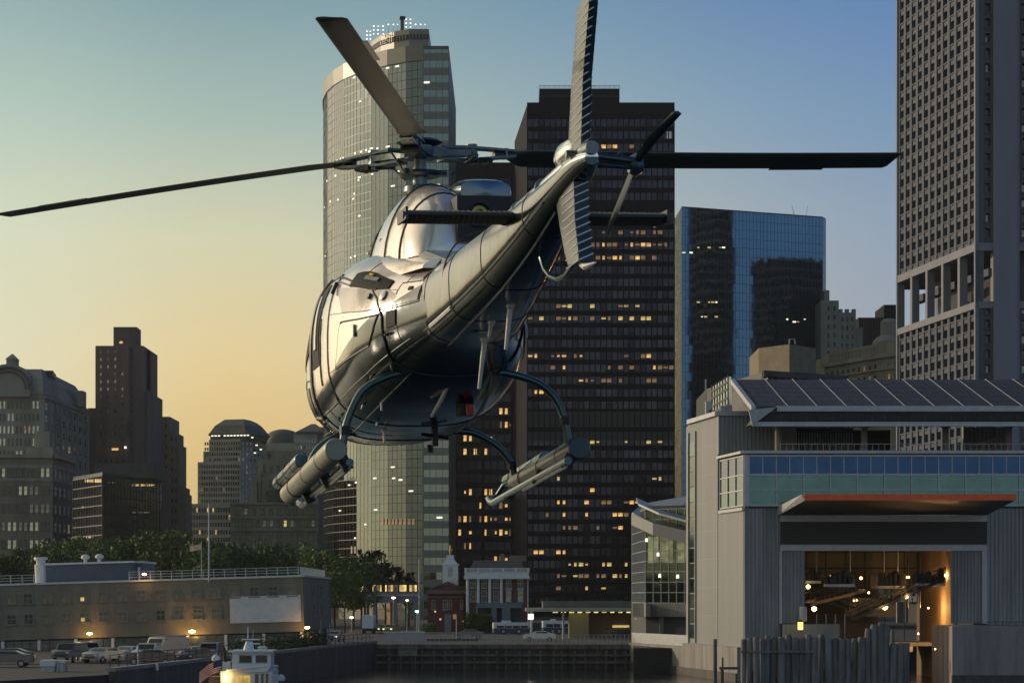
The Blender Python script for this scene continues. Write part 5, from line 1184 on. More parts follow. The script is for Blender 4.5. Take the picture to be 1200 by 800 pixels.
def gang(px0, py0, px1, py1, y0, y1, w):
    g = MB(); a = Vector((X(px0,y0),y0,Z(py0,y0))); b = Vector((X(px1,y1),y1,Z(py1,y1))); d = (b-a).normalized(); s = Vector((-d.y, d.x, 0)).normalized()*w/2
    g.hexa([a-s+Vector((0,0,-.35)), b-s+Vector((0,0,-.35)), b+s+Vector((0,0,-.35)), a+s+Vector((0,0,-.35)), a-s, b-s, b+s, a+s])
    o = g.build('gangway', m_dark, ft)
    for sg in (-1, 1):
        r = MB()
        for k in range(13): p = a+(b-a)*k/12+s*sg; r.tube([p, p+Vector((0,0,1.15))], .035, 4)
        for z in (.4,.8,1.15): r.tube([a+s*sg+Vector((0,0,z)), b+s*sg+Vector((0,0,z))], .035, 4)
        for k in range(12): p = a+(b-a)*k/12+s*sg; q = a+(b-a)*(k+1)/12+s*sg; r.tube([p, q+Vector((0,0,1.15))], .03, 4)
        r.build('gangway_railing', m_dark, o)
gang(1000,722,1104,676,278,280,2.0); gang(941,706,1006,690,280,286,2.2); gang(941,690,1000,712,288,284,1.6)
def platform(px0, px1, py, y, h):
    g = MB(); x0, x1, z = X(px0,y), X(px1,y), Z(py,y); g.box(x0, x1, y, y+2.4, z-.3, z); o = g.build('platform', m_trimw, ft)
    r = MB()
    for k in range(7): x = x0+(x1-x0)*k/6; r.box(x-.04, x+.04, y, y+.08, z, z+h)
    for zz in (.5, 1): r.box(x0, x1, y+.01, y+.07, z+h*zz-.05, z+h*zz)
    r.build('platform_railing', m_dark, o)
    u = MB(); 
    for k in range(5):
        x = x0+(x1-x0)*(k+.5)/5; hh = random.uniform(.8,1.7); u.lathe([(.0,0),(.38,0),(.42,hh*.6),(.25,hh),(.0,hh)], (x, y+1.2+random.uniform(-.4,.4), z), 10)
        m = u; o2 = u.build('winch', m_dark, o, True); u = MB()
platform(1072,1108,683,279,1.4); platform(968,1002,684,281,1.3); platform(944,962,680,284,1.3); platform(1030,1060,686,285,1.3)
def lamp(px, py, y, r, en, col=(1,.55,.2), name='slip_lamp'):
    g = MB(); g.lathe([(.02,-r),(r*.8,-r*.5),(r,0),(r*.8,r*.5),(.02,r)], (X(px,y),y,Z(py,y)), 12); l_ = g.build(name, m_lamp2, ft, True)
    if en:
        d = bpy.data.lights.new('lamp_light', 'POINT'); d.energy = en; d.color = col; d.shadow_soft_size = r; o = bpy.data.objects.new('lamp_light', d); C.objects.link(o); o.location = (X(px,y), y-r*2-.3, Z(py,y)); o.parent = l_
m_lamp2 = glow('sodium_lamp', (1,.60,.20), 9)
for px, py, y, r, en in ((947,687,283,.26,30),(954,713,281,.30,60),(1037,711,278,.32,60),(1062,698,279,.30,120),(1108,674,281,.22,800),(968,678,290,.16,0),(1009,677,288,.18,25),(1034,684,288,.16,12),(1064,676,292,.2,30),(1088,712,283,.12,800),(1076,742,283,.10,500),(1060,680,292,.12,0),(1000,703,292,.14,30),(998,696,292,.12,0),(1004,703,292,.12,0),(974,674,296,.12,0),(979,674,296,.12,0),(1018,694,290,.12,20),(1096,760,270,.08,0)):
    lamp(px, py, y, r, en)
for px, y in ((957,276.5),(968,276.5),(979,276.5),(990,276.5)):
    g = MB(); g.tube([(X(px,y),y,2.6),(X(px,y),y,Z(719,y))], .06, 6); g.build('handrail_post', m_trimw, ft, True)
mb = MB(); mb.box(X(916,DF)-.0, X(982,274), 272.5, DF-.1, 1.5, Z(731,273)); mb.build('concrete_ledge', m_conc, ft)
mb = MB(); x0 = X(1116,262); mb.box(x0, x0+13, 262, DF-.2, -1.2, Z(733,262)); mb.build('concrete_dolphin', mat('stained_concrete', (.25,.22,.22), .85, 0, .4, .5, bump=.4, streak=True), ft)
mb = MB(); mb.box(x0-.05, x0+13.05, 261.9, 262.3, -1, 1.1); mb.build('tide_mark', m_concd, ft)
mb = MB()
for k in range(16): mb.box(x0+2.5+k*.7, x0+2.56+k*.7, 263, 263.06, Z(733,262), Z(728,262))
mb.box(x0+2.5, x0+13, 263.01, 263.05, Z(728,262)-.05, Z(728,262)); mb.build('dolphin_railing', m_dark, ft)
# lantern and drum on the ledge
ln = empty('marker_lantern', (X(938,271),271,Z(739,271)), 0, 'small glowing yellow lantern standing at the corner of the slip', 'lantern')
g = MB(); g.lathe([(.3,0),(.3,.12),(.24,.14),(.0,.14)], (0,0,0), 12); g.build('base', m_dark, ln); g = MB(); g.lathe([(.0,.15),(.27,.15),(.27,.95),(.0,.95)], (0,0,0), 12); g.build('lens', glow('yellow_lantern_glow', (1,.68,.14), 3.2), ln, True)
g = MB(); g.lathe([(.30,.96),(.30,1.05),(.1,1.2),(.0,1.2)], (0,0,0), 12); g.build('cap', m_dark, ln)
dr = empty('white_canister', (X(941,273.4),273.4,Z(731,273)), 0, 'pale grey canister on a stand behind the yellow lantern', 'canister')
g = MB(); g.lathe([(.0,.3),(.38,.3),(.42,.5),(.42,1.7),(.36,1.9),(.0,1.9)], (0,0,0), 14); g.build('drum', m_trimw, dr, True, 30); g = MB(); g.box(-.2,.2,-.2,.2,-.1,.3); g.build('stand', m_dark, dr)
# timber piles
m_pile = mat('grey_weathered_timber', (.15,.15,.15), .9, 0, .6, 1.5, bump=.8, bscale=5, streak=True)
rnd = random.Random(3)
pl = []; px = 868.
while px < 1064:
    w = rnd.uniform(6.5, 9.5); top = 748-3*math.sin((px-868)/150*3.1)+rnd.uniform(-2.2,2.2)
    if 1008 <= px < 1016: top = 737
    if 1016 <= px < 1041: top = 730+rnd.uniform(-1,3)
    if px >= 1041: top = 752+rnd.uniform(-2,2)
    pl.append((px, w, top)); px += w*.93
for i, (px, w, top) in enumerate(pl):
    D = 229+rnd.uniform(-.35,.35); r = w/2*D/FP; x = X(px+w/2,D); z = Z(top,D); lean = rnd.uniform(-.22,.16); g = MB()
    g.tube([(x+lean,D,-2.0),(x+lean*.5,D+rnd.uniform(-.05,.05),1.5),(x,D,z-.25),(x+.02,D,z+rnd.uniform(-.05,.1))], [r*1.05,r*1.02,r*.98,r*rnd.uniform(.7,.92)], 10)
    o = g.build('timber_pile', m_pile, None, True, 35)
    lab = 'weathered grey timber pile standing in the dense row before the lit slip'
    if i == 0: lab = 'end pile of the grey timber row, nearest the pale terminal wall'
    if i == len(pl)-1: lab = 'end pile of the timber row, nearest the stained concrete block'
    tag(o, lab, 'pile', 'timber piles in front of the slip')
g = MB(); a, b = X(868,228), X(955,228); g.box(a, b, 228.35, 228.6, Z(764.5,228), Z(762,228)); tag(g.build('wale_beam', m_pile), 'thin horizontal timber strapped across the left half of the pile row', 'beam')
for px, top, lab, D in ((838,748,'lone dark mooring pile standing in the water beside the pale wall',245),(846,783,'short dark stub pile low in the water beside the mooring pile',240),(1046,738,'tall thin pile leaning behind the right part of the timber row',231.5)):
    g = MB(); x = X(px,D); g.tube([(x,D,-2),(x,D,Z(top,D)-.2),(x,D,Z(top,D))], [.2,.19,.15], 10); tag(g.build('mooring_pile', m_timber, None, True, 35), lab, 'pile')
g = MB(); g.box(X(843,238), X(866,238), 238, 238.4, Z(784,238), Z(781,238)); g.box(X(846,238), X(848,238), 238.05, 238.35, Z(781,238), Z(770,238)); tag(g.build('fender_beam', m_timber), 'broken timber fender beam between the mooring pile and the pile row', 'beam')
# ------------------------------------------------------------------ glass pavilion
gp = empty('glass_pavilion', (0,0,0), 0, 'angular glass walled pavilion under a pale folded roof, left of the terminal', 'pavilion')
m_pglass = mat('pavilion_glass', (.09,.115,.085), .08, .85, .3, .4)
q = [(X(742,345),345),(X(757,322),322),(X(812,318),318)]
zb_, zt_ = Z(706,322), Z(604,322)
mb = MB(); mb.prism(q+[(X(812,318),350),(X(742,345),350)], 3, zt_+1.2); mb.build('core', m_soff, gp)
mb = MB(); panels(mb, q, zb_, zt_+.8, 9, 1.1, .006); mb.build('glass', m_pglass, gp)
mb = MB(); mull(mb, q, zb_, zt_+.8, 9, 1.1, .08, .09, .16); mb.build('mullions', m_trimw, gp)
fp_ = Fac(q[1], q[2], 0, 0)
m_plit = glow('pavilion_interior_light', (.50,.50,.24), .34)
for a, b, c0, c1 in ((760,772,657,628),(774,789,657,628),(793,804,657,628)):
    mb = MB(); fp_.box(mb, fp_.ux(a), fp_.ux(b), Z(c0+2,320), Z(c1,320), .07, .085); mb.build('lit_window', m_plit, gp)
k = spot(gp,0,0,0,.35,.45,m_litw)
for px, py in ((772,649),(774,674),(795,675),(755,632)): put('lamp', _wm[k], gp, fp_.pt(max(.2,fp_.ux(px)), Z(py,320), .16), fp_.rz)
mb = MB(); fp_.box(mb, -1.5, fp_.L, Z(722,322), zb_-.02, -.5, .7); Fac(q[0], q[1], 0, 0).box(mb, 6, 26.5, Z(722,322), zb_-.02, -.3, .3); mb.build('concrete_beam', m_conc, gp)
mb = MB(); x = X(765,322); mb.tube([(x,323,2.9),(x,323,Z(722,322))], .55, 16); mb.build('column', m_metal, gp, True)
mb = MB(); mb.box(X(773,320), X(812,320), 320.5, 330, 3, Z(722,320)); mb.build('base_wall', m_panelw, gp)
mb = MB(); mb.box(X(790,319), X(796,319), 320.3, 320.48, 3.6, 5.4); mb.build('door', m_soff, gp)
k = spot(gp,0,0,0,.22,.22,m_bulb)
for px in (776,782,788): put('lamp', _wm[k], gp, (X(px,320.3), 320.3, Z(757,320)), 0)
m_zinc = mat('zinc_roof', (.30,.33,.35), .4, .5, .12, .5)
mb = MB()
def RB(px, py, D): return Vector(P(px, py, D))
top_ = [RB(741,600,326), RB(765,613,318), RB(815,625,314), RB(820,578,345), RB(753,590,345)]
mb.add([v for v in top_]+[v+Vector((0,0,-.7)) for v in top_], [(0,1,2,3,4),(9,8,7,6,5)]+[(i,(i+1)%5+0,(i+1)%5+5,i+5)[::-1] for i in range(5)]); mb.build('roof', m_zinc, gp)
mb = MB(); e_ = [RB(740,601,325.5), RB(765,612.5,317.2), RB(816,624.5,313.2)]; 
for a, b in zip(e_[:-1], e_[1:]):
    s_ = Vector((0,-.3,0)); mb.hexa([a+Vector((0,0,-1.5)), b+Vector((0,0,-1.5)), b-s_+Vector((0,0,-1.5)), a-s_+Vector((0,0,-1.5)), a, b, b-s_, a-s_])
mb.build('roof_fascia', m_panelw, gp)
mb = MB(); e2 = [RB(748,592,324), RB(772,603,317), RB(816,615,313)]
for a, b in zip(e2[:-1], e2[1:]):
    s_ = Vector((0,-6,-1.0)); mb.hexa([a+s_*0, b+s_*0, b-s_*1, a-s_*1, a+Vector((0,0,.25)), b+Vector((0,0,.25)), b-s_+Vector((0,0,.25)), a-s_+Vector((0,0,.25))])
mb.build('upper_roof', m_zinc, gp)
mb = MB(); fq_ = Fac((X(742,325),325),(X(808,301),301),0,0); fq_.box(mb, 0, fq_.L, -1, 3.3, .0, .6); mb.build('quay_wall', m_conc, gp)
mb = MB(); fq_.box(mb, 0, fq_.L, -1, .9, .61, .8); mb.build('tide_mark', m_concd, gp)
mb = MB(); fq_.box(mb, 0, fq_.L, 3.31, 4.6, .1, .2); mb.build('parapet', m_metal, gp)
# lit passage behind the column
ps = empty('lit_passage_wall', (0,0,0), 0, 'rust coloured lit wall seen under the pavilion beside its round column', 'wall')
mb = MB(); mb.box(X(744,345), X(776,345), 344, 344.4, 3, Z(722,345)); mb.build('wall', mat('rust_red_wall', (.30,.09,.035), .8, 0, .3, .5), ps)
mb = MB(); mb.box(X(745,340), X(770,340), 340, 340.2, Z(725.5,340), Z(724,340)); mb.build('strip_light', glow('strip_light_yellow', (1,.8,.2), 2.5), ps)
pd = bpy.data.lights.new('passage_light', 'POINT'); pd.energy = 90; pd.color = (1,.5,.2); pd.shadow_soft_size = .5; po = bpy.data.objects.new('passage_light', pd); C.objects.link(po); po.location = (X(757,338),338,Z(728,338)); po.parent = ps
# bus terminal canopy
bc = empty('bus_canopy', (0,0,0), 0, 'long low flat canopy with lit downlights between the brick hall and the pavilion', 'canopy')
D = 372; m_cop = mat('green_grey_parapet', (.13,.14,.11), .7, 0, .2, .5)
mb = MB(); mb.box(X(616,D), X(756,D), D, D+14, Z(716,D), Z(712,D)); mb.build('roof_slab', mat('canopy_edge_metal', (.42,.43,.30), .5, .2, .15, 1), bc)
mb = MB(); mb.box(X(636,D+2), X(756,D+2), D+2, D+12, Z(711.8,D+2), Z(704,D+2)); mb.build('parapet', m_cop, bc)
m_dl = glow('downlight_yellow', (1,.82,.28), 1.0)
for i in range(11):
    px = 648+9.6*i; g = MB(); g.hexa([(X(px,D),D+1,Z(717.6,D)),(X(px+4.5,D),D+1,Z(717.6,D)),(X(px+6.5,D),D+5,Z(717.6,D)),(X(px+2,D),D+5,Z(717.6,D)),(X(px,D),D+1,Z(716.6,D)),(X(px+4.5,D),D+1,Z(716.6,D)),(X(px+6.5,D),D+5,Z(716.6,D)),(X(px+2,D),D+5,Z(716.6,D))]); g.build('downlight', m_dl, bc)
mb = MB(); mb.box(X(667,D+4), X(690,D+4), D+4, D+10, 3, Z(718,D)); mb.build('service_wall', m_lowwall, bc)
mb = MB(); mb.box(X(690,D+8), X(756,D+8), D+8, D+9, 3, Z(718,D)); mb.build('rear_wall', m_brick, bc)
for px in (623,660,741):
    g = MB(); g.tube([(X(px,D+1),D+1,3),(X(px,D+1),D+1,Z(716,D))], .16, 8); g.build('column', m_metal, bc, True)
mb = MB(); mb.box(X(708,D-1), X(738,D-1), D-1, D-.8, 3.4, Z(737,D)); mb.build('glass_screen', m_wglass, bc)
k = spot(bc,0,0,0,1.1,.35,m_lity)
for px in (722,727,733): put('lit_sign', _wm[k], bc, (X(px,D+7.8), D+7.8, Z(734,D)), 0)
k = spot(bc,0,0,0,.8,.8,m_bulb); put('flood_lamp', _wm[k], bc, (X(622,D-.2), D-.3, Z(722,D)), 0)
# ------------------------------------------------------------------ chapel and colonnaded hall
ch = empty('brick_chapel', (0,0,0), 0, 'small red brick chapel with a pediment and white wooden steeple', 'church')
D = 450; xa, xb = X(501,D), X(544,D); ze = Z(694,D)
mb = MB(); mb.box(xa, xb, D, D+18, 2.9, ze); mb.build('wall', m_redbrick, ch)
mb = MB(); xm = X(525,D); mb.add([(X(506,D),D-.5,ze+.5),(X(544,D),D-.5,ze+.5),(xm,D-.5,Z(683,D)),(X(506,D),D+17,ze+.5),(X(544,D),D+17,ze+.5),(xm,D+17,Z(683,D))], [(0,1,2),(5,4,3),(0,2,5,3),(1,4,5,2),(0,3,4,1)]); mb.build('pediment', m_redbrick, ch)
mb = MB(); mb.box(xa-.3, xb+.3, D-.7, D+18, ze-.2, ze+.45); mb.box(xa-.1, xb+.1, D-.35, D-.02, ze-.9, ze-.7)
mb.build('cornice', mat('dull_brown_trim', (.16,.11,.10), .8, 0, .2, 1), ch)
mb = MB(); mb.tube([(X(506,D),D-.7,ze+.7),(xm,D-.7,Z(683,D)+.2),(X(544,D),D-.7,ze+.7)], .18, 6); mb.build('raking_cornice', m_trim, ch)
cnt = Count(100); f = Fac((xa,D),(xb,D),0,0); m_wf = mat('white_window_frame', (.45,.45,.42), .6, 0, .1, 2)
for px, py, w, h in ((508,708,.6,1.6),(522,708,.9,1.7),(528,708,.5,1.7),(541,708,.5,1.5)): window(cnt, f, ch, X(px,D)-xa, Z(py,D), w, h, m_wdark, m_wf, 1, True)
mb = MB(); mb.box(X(521,D), X(529,D), D-.12, D-.02, 3, Z(719,D)); mb.build('door', mat('grey_door', (.22,.22,.22), .7, 0, .1, 1), ch)
mb = MB(); zs0 = Z(683,D)-.6; sx0, sx1 = X(518.5,D), X(536.5,D); mb.box(sx0, sx1, D+.5, D+3.2, zs0, Z(662,D)); st = mb.build('steeple', m_white, ch)
mb = MB(); mb.box(sx0-.2, sx1+.2, D+.3, D+3.4, Z(662,D), Z(660.5,D)); mb.prism([(sx0,D+.5),(sx1,D+.5),(sx1,D+3.2),(sx0,D+3.2)], Z(660.5,D), Z(655,D), 0, [(sx0+.7,D+1.2),(sx1-.7,D+1.2),(sx1-.7,D+2.5),(sx0+.7,D+2.5)]); mb.prism([(sx0+.7,D+1.2),(sx1-.7,D+1.2),(sx1-.7,D+2.5),(sx0+.7,D+2.5)], Z(655,D), Z(650,D)); mb.build('spire_base', m_white, st)
mb = MB(); mb.box((sx0+sx1)/2-.4, (sx0+sx1)/2+.4, D+.42, D+.49, Z(675,D), Z(664,D)); mb.build('louvre', m_metal, st)
mb = MB(); c0 = (sx0+sx1)/2; mb.tube([(c0,D+1.8,Z(650,D)),(c0,D+1.8,Z(645,D)),(c0,D+1.8,Z(638,D))], [.16,.22,.08], 8); mb.box(c0-.45, c0+.45, D+1.7, D+1.9, Z(644,D), Z(643,D)); mb.build('finial', mat('gilded_metal', (.5,.34,.1), .4, .7, .2, 3), st)
for px, py in ((516,725),(543,727),(510,716)):
    k = spot(ch,0,0,0,.3,.3,m_lit); put('wall_lamp', _wm[k], ch, (X(px,D-.3), D-.4, Z(py,D)), 0)
mb = MB(); mb.box(X(531,D), X(535,D), D-.3, D-.05, Z(725,D), Z(719,D)); mb.build('notice_board', m_litd, ch)
hl = empty('colonnaded_hall', (0,0,0), 0, 'red brick house with tall white columns, balustrade and slate roof beside the chapel', 'house')
D = 448; xa, xb = X(546,D), X(619,D); f = Fac((xa,D),(xb,D),0,0)
mb = MB(); mb.box(xa, xb, D, D+16, 2.9, Z(676,D)); mb.build('wall', m_redbrick, hl)
mb = MB(); mb.box(xa-.35, xb+.25, D-1.3, D+16.3, Z(678,D), Z(675,D)); mb.box(xa-.2, xb+.1, D-1.1, D+16.1, Z(675,D), Z(670.5,D)); mb.build('entablature', m_white, hl)
mb = MB(); mb.box(xa-.3, xb+.2, D-1.2, D-1.0, Z(670.4,D), Z(669.6,D)); mb.box(xa-.3, xb+.2, D-1.2, D-1.0, Z(666.3,D), Z(665.3,D))
for i in range(56): x = xa+(xb-xa)*i/55; mb.box(x-.05, x+.05, D-1.15, D-1.05, Z(669.6,D), Z(666.3,D))
for i in range(6): x = xa+(xb-xa)*i/5; mb.box(x-.22, x+.22, D-1.23, D-.97, Z(670.4,D), Z(665.2,D))
mb.build('balustrade', m_white, hl)
mb = MB(); r0 = [(xa+.4,D+.3),(xb-.6,D+.3),(xb-.6,D+15.5),(xa+.4,D+15.5)]; mb.prism(r0, Z(670.3,D), Z(656,D), 0, [(xa+1.3,D+3),(xb-1.2,D+3),(xb-1.2,D+12),(xa+1.3,D+12)]); mb.build('roof', mat('slate_roof', (.085,.075,.07), .75, 0, .2, 1), hl)
mb = MB(); mb.box(X(597,D), X(617,D), D+4, D+8, Z(657,D), Z(650,D)); mb.box(X(586,D), X(591,D), D+4, D+5, Z(657,D), Z(648,D)); mb.build('chimney', m_brick2, hl)
for px in (548, 560.5, 574, 587.5):
    g = MB(); x = X(px,D); g.tube([(x,D-.7,3),(x,D-.7,Z(678,D))], [.30,.25], 12); g.box(x-.36,x+.36,D-1.05,D-.35,Z(679,D),Z(678,D)); g.build('column', m_white, hl, True, 30)
cnt = Count(100)
for px in (554.5, 567.5, 581, 596, 610):
    window(cnt, f, hl, X(px,D)-xa, Z(683.5,D), .95, 1.5, m_wdark, m_wf, 2, True); window(cnt, f, hl, X(px,D)-xa, Z(698,D), .95, 1.9, m_wdark if px < 590 else m_wglass, m_wf, 1, True)
mb = MB()
for px in (596,610): f.box(mb, X(px,D)-xa-.6, X(px,D)-xa+.6, Z(691,D), Z(690,D), .02, .25)
mb.build('window_hood', m_white, hl)
mb = MB(); mb.box(X(618,D), xb+.02, D-.25, D-.02, 3, Z(678,D)); mb.build('corner_pilaster', m_white, hl)
kb = empty('grey_pavilion_booth', (0,0,0), 0, 'grey boxy transit booth with dark openings in front of the colonnaded hall', 'booth')
D = 432; mb = MB(); mb.box(X(558,D), X(612,D), D, D+5, Z(712,D), Z(706,D)); 
for a, b in ((576,582),(588,598)): mb.box(X(a,D), X(b,D), D+.1, D+4, 3, Z(712,D))
mb.build('wall', mat('blue_grey_metal', (.12,.15,.18), .5, .3, .15, 1), kb); mb = MB(); mb.box(X(559,D), X(611,D), D+2, D+4.9, 3, Z(712.1,D)); mb.build('recess', m_soff, kb)
# buses
def bus(px0, px1, D, pyt, label, split=False):
    b = empty('city_bus', (0,0,0), 0, label, 'bus'); x0, x1 = X(px0,D), X(px1,D); z0 = 3.35; zt = Z(pyt,D); hgt = zt-z0
    g = MB(); g.prism([(x0+.2,D),(x1-.1,D),(x1,D+.2),(x1,D+2.4),(x1-.1,D+2.5),(x0+.2,D+2.5),(x0,D+2.2),(x0,D+.3)], z0, z0+hgt*.42, 1); g.prism([(x0+.2,D),(x1-.1,D),(x1,D+.2),(x1,D+2.4),(x1-.1,D+2.5),(x0+.2,D+2.5),(x0,D+2.2),(x0,D+.3)], z0+hgt*.42, zt, 0)
    g.build('body', [m_white, mat('bus_blue_panel', (.03,.05,.10), .4, 0, .2, 1)], b)
    n = max(3, int((x1-x0)/1.25)); 
    for i in range(n):
        g = MB(); u0 = x0+.7+(x1-x0-.9)*i/n; g.box(u0, u0+(x1-x0-.9)/n*.9, D-.04, D-.005, z0+hgt*.45, zt-.5); g.build('window', m_wdark, b)
    for wx in (x0+1.8, x1-1.8):
        g = MB(); g.tube([(wx,D-.05,3.5),(wx,D+.25,3.5)], .5, 14); w = g.build('wheel', m_hdark, b, True); g = MB(); g.tube([(wx,D-.08,3.5),(wx,D-.051,3.5)], .25, 10); g.build('rim', m_metal, w, True)
    g = MB(); g.box(x0+1.5, x0+(x1-x0)*.5, D+.5, D+2, zt, zt+.28); g.build('roof_unit', m_white, b)
    g = MB(); g.box(x0-.03, x0-.005, D+.4, D+2.1, z0+hgt*.5, zt-.4); g.build('windscreen', m_wdark, b)
bus(577,621,418,729,'white and dark blue bus with a white front, left one of two at the terminal'); bus(635,668,421,727,'shorter looking white roofed bus, right one of two, partly behind a dark panel')
g = MB(); x0, x1 = X(622,416), X(634,416); g.box(x0, x1, 416, 416.3, 3, Z(729,416)); tag(g.build('dark_hoarding', m_dark), 'dark upright panel standing between the two buses', 'panel')
# ------------------------------------------------------------------ elevated station
es = empty('elevated_station', (0,0,0), 0, 'elevated concrete station hall with a lit yellow window band on thick columns', 'station')
D = 480; xa, xb = X(419,D), X(491,D)
mb = MB(); mb.box(xa, xb, D, D+12, Z(706,D), Z(693.5,D)); mb.build('deck', mat('pale_concrete', (.26,.26,.27), .8, 0, .2, .6, streak=True), es)
mb = MB(); mb.box(xa, xb, D-.4, D-.02, Z(698,D), Z(696.5,D)); mb.build('deck_ledge', m_trimw, es)
mb = MB(); mb.box(xa+.2, xb-.2, D+.8, D+11, Z(693.5,D), Z(683.5,D)); mb.build('hall', m_soff, es)
m_sty = glow('station_window_yellow', (1,.72,.20), 1.05)
for px, w in ((424,3),(438,3),(446,1.5),(452,1.5),(459,3),(472,8),(481,3),(487,2.5)):
    g = MB(); g.box(X(px-w/2,D), X(px+w/2,D), D+.7, D+.79, Z(692.5,D), Z(685,D)); g.build('lit_window', m_sty, es)
for px in (430,443,456,464,484):
    g = MB(); g.box(X(px-1.6,D), X(px+1.6,D), D+.7, D+.79, Z(692.5,D), Z(685,D)); g.build('dim_window', m_litd, es)
mb = MB(); mb.box(xa-.2, xb+.2, D-.2, D+11.5, Z(683.5,D), Z(682,D)); mb.build('roof', m_dark, es)
for px in (439.5, 463.5, 487):
    g = MB(); g.box(X(px-1.9,D), X(px+1.9,D), D-.9, D+.9 if False else D-.42, 2.9, Z(686 if px < 480 else 700,D)); g.build('column', m_panelw, es)
for px in (428, 456, 474):
    g = MB(); g.box(X(px-1.4,D), X(px+1.4,D), D+8, D+9.5, 2.9, Z(706,D)); g.build('rear_column', m_conc, es)
mb = MB(); mb.box(X(453,D+6), X(457,D+6), D+6, D+7, 3, Z(706,D)); mb.build('lit_pillar', m_litd, es)
# street lamps, signals, flags, poles
def pole(name, px, D, pyt, r, label, cat, head=None, hm=None, arm=0, group=None, light=0, zb=3.0):
    o = empty(name, (X(px,D),D,zb), 0, label, cat, group); h = Z(pyt,D)-zb
    g = MB(); g.tube([(0,0,0),(0,0,h)], [r*1.2, r], 8); g.build('post', m_metal, o, True)
    if arm: g = MB(); g.tube([(0,0,h-.1),(arm,0,h)], r*.7, 6); g.build('arm', m_metal, o, True)
    if head:
        g = MB(); g.lathe([(.02,-head*.6),(head,-head*.25),(head,.1),(.02,head*.5)], (arm,0,h), 12); g.build('lamp_head', hm or m_lamp, o, True)
        if light:
            d = bpy.data.lights.new('lamp_light', 'POINT'); d.energy = light; d.color = (1,.5,.16); d.shadow_soft_size = .3; q = bpy.data.objects.new('lamp_light', d); C.objects.link(q); q.location = (arm,-.5,h-head-.2); q.parent = o
    return o
m_dlamp = glow('small_street_light', (1,.75,.4), 8); m_green = glow('green_signal_light', (.3,1,.6), 9)
pole('street_lamp', 412, 440, 723, .08, 'street lamp glowing pale green among the trees left of the station', 'street lamp', .32, glow('pale_green_lamp', (.8,1,.5), 6))
pole('street_lamp', 461, 470, 700, .08, 'street lamp glowing against the station deck beside its middle column', 'street lamp', .35, m_dlamp)
pole('traffic_light', 489, 438, 716, .09, 'traffic light showing green on a post left of the chapel', 'traffic light', .36, m_green)
pole('utility_pole', 491.5, 436, 655, .14, 'tall bare grey pole rising beside the chapel and in front of the striped tower', 'pole')
pole('street_lamp', 477, 436, 703, .07, 'street lamp with a small orange light right of the station columns', 'street lamp', .22, m_dlamp)
pole('street_pole', 535, 360, 722, .06, 'thin bare pole on the quay in front of the chapel door', 'pole')
for i, (px, py, c_) in enumerate(((452,734,m_dlamp),(455,734,m_dlamp),(461,738,m_bulb),(464,738,m_bulb),(498,739,m_bulb),(443,738,m_dlamp))): pass
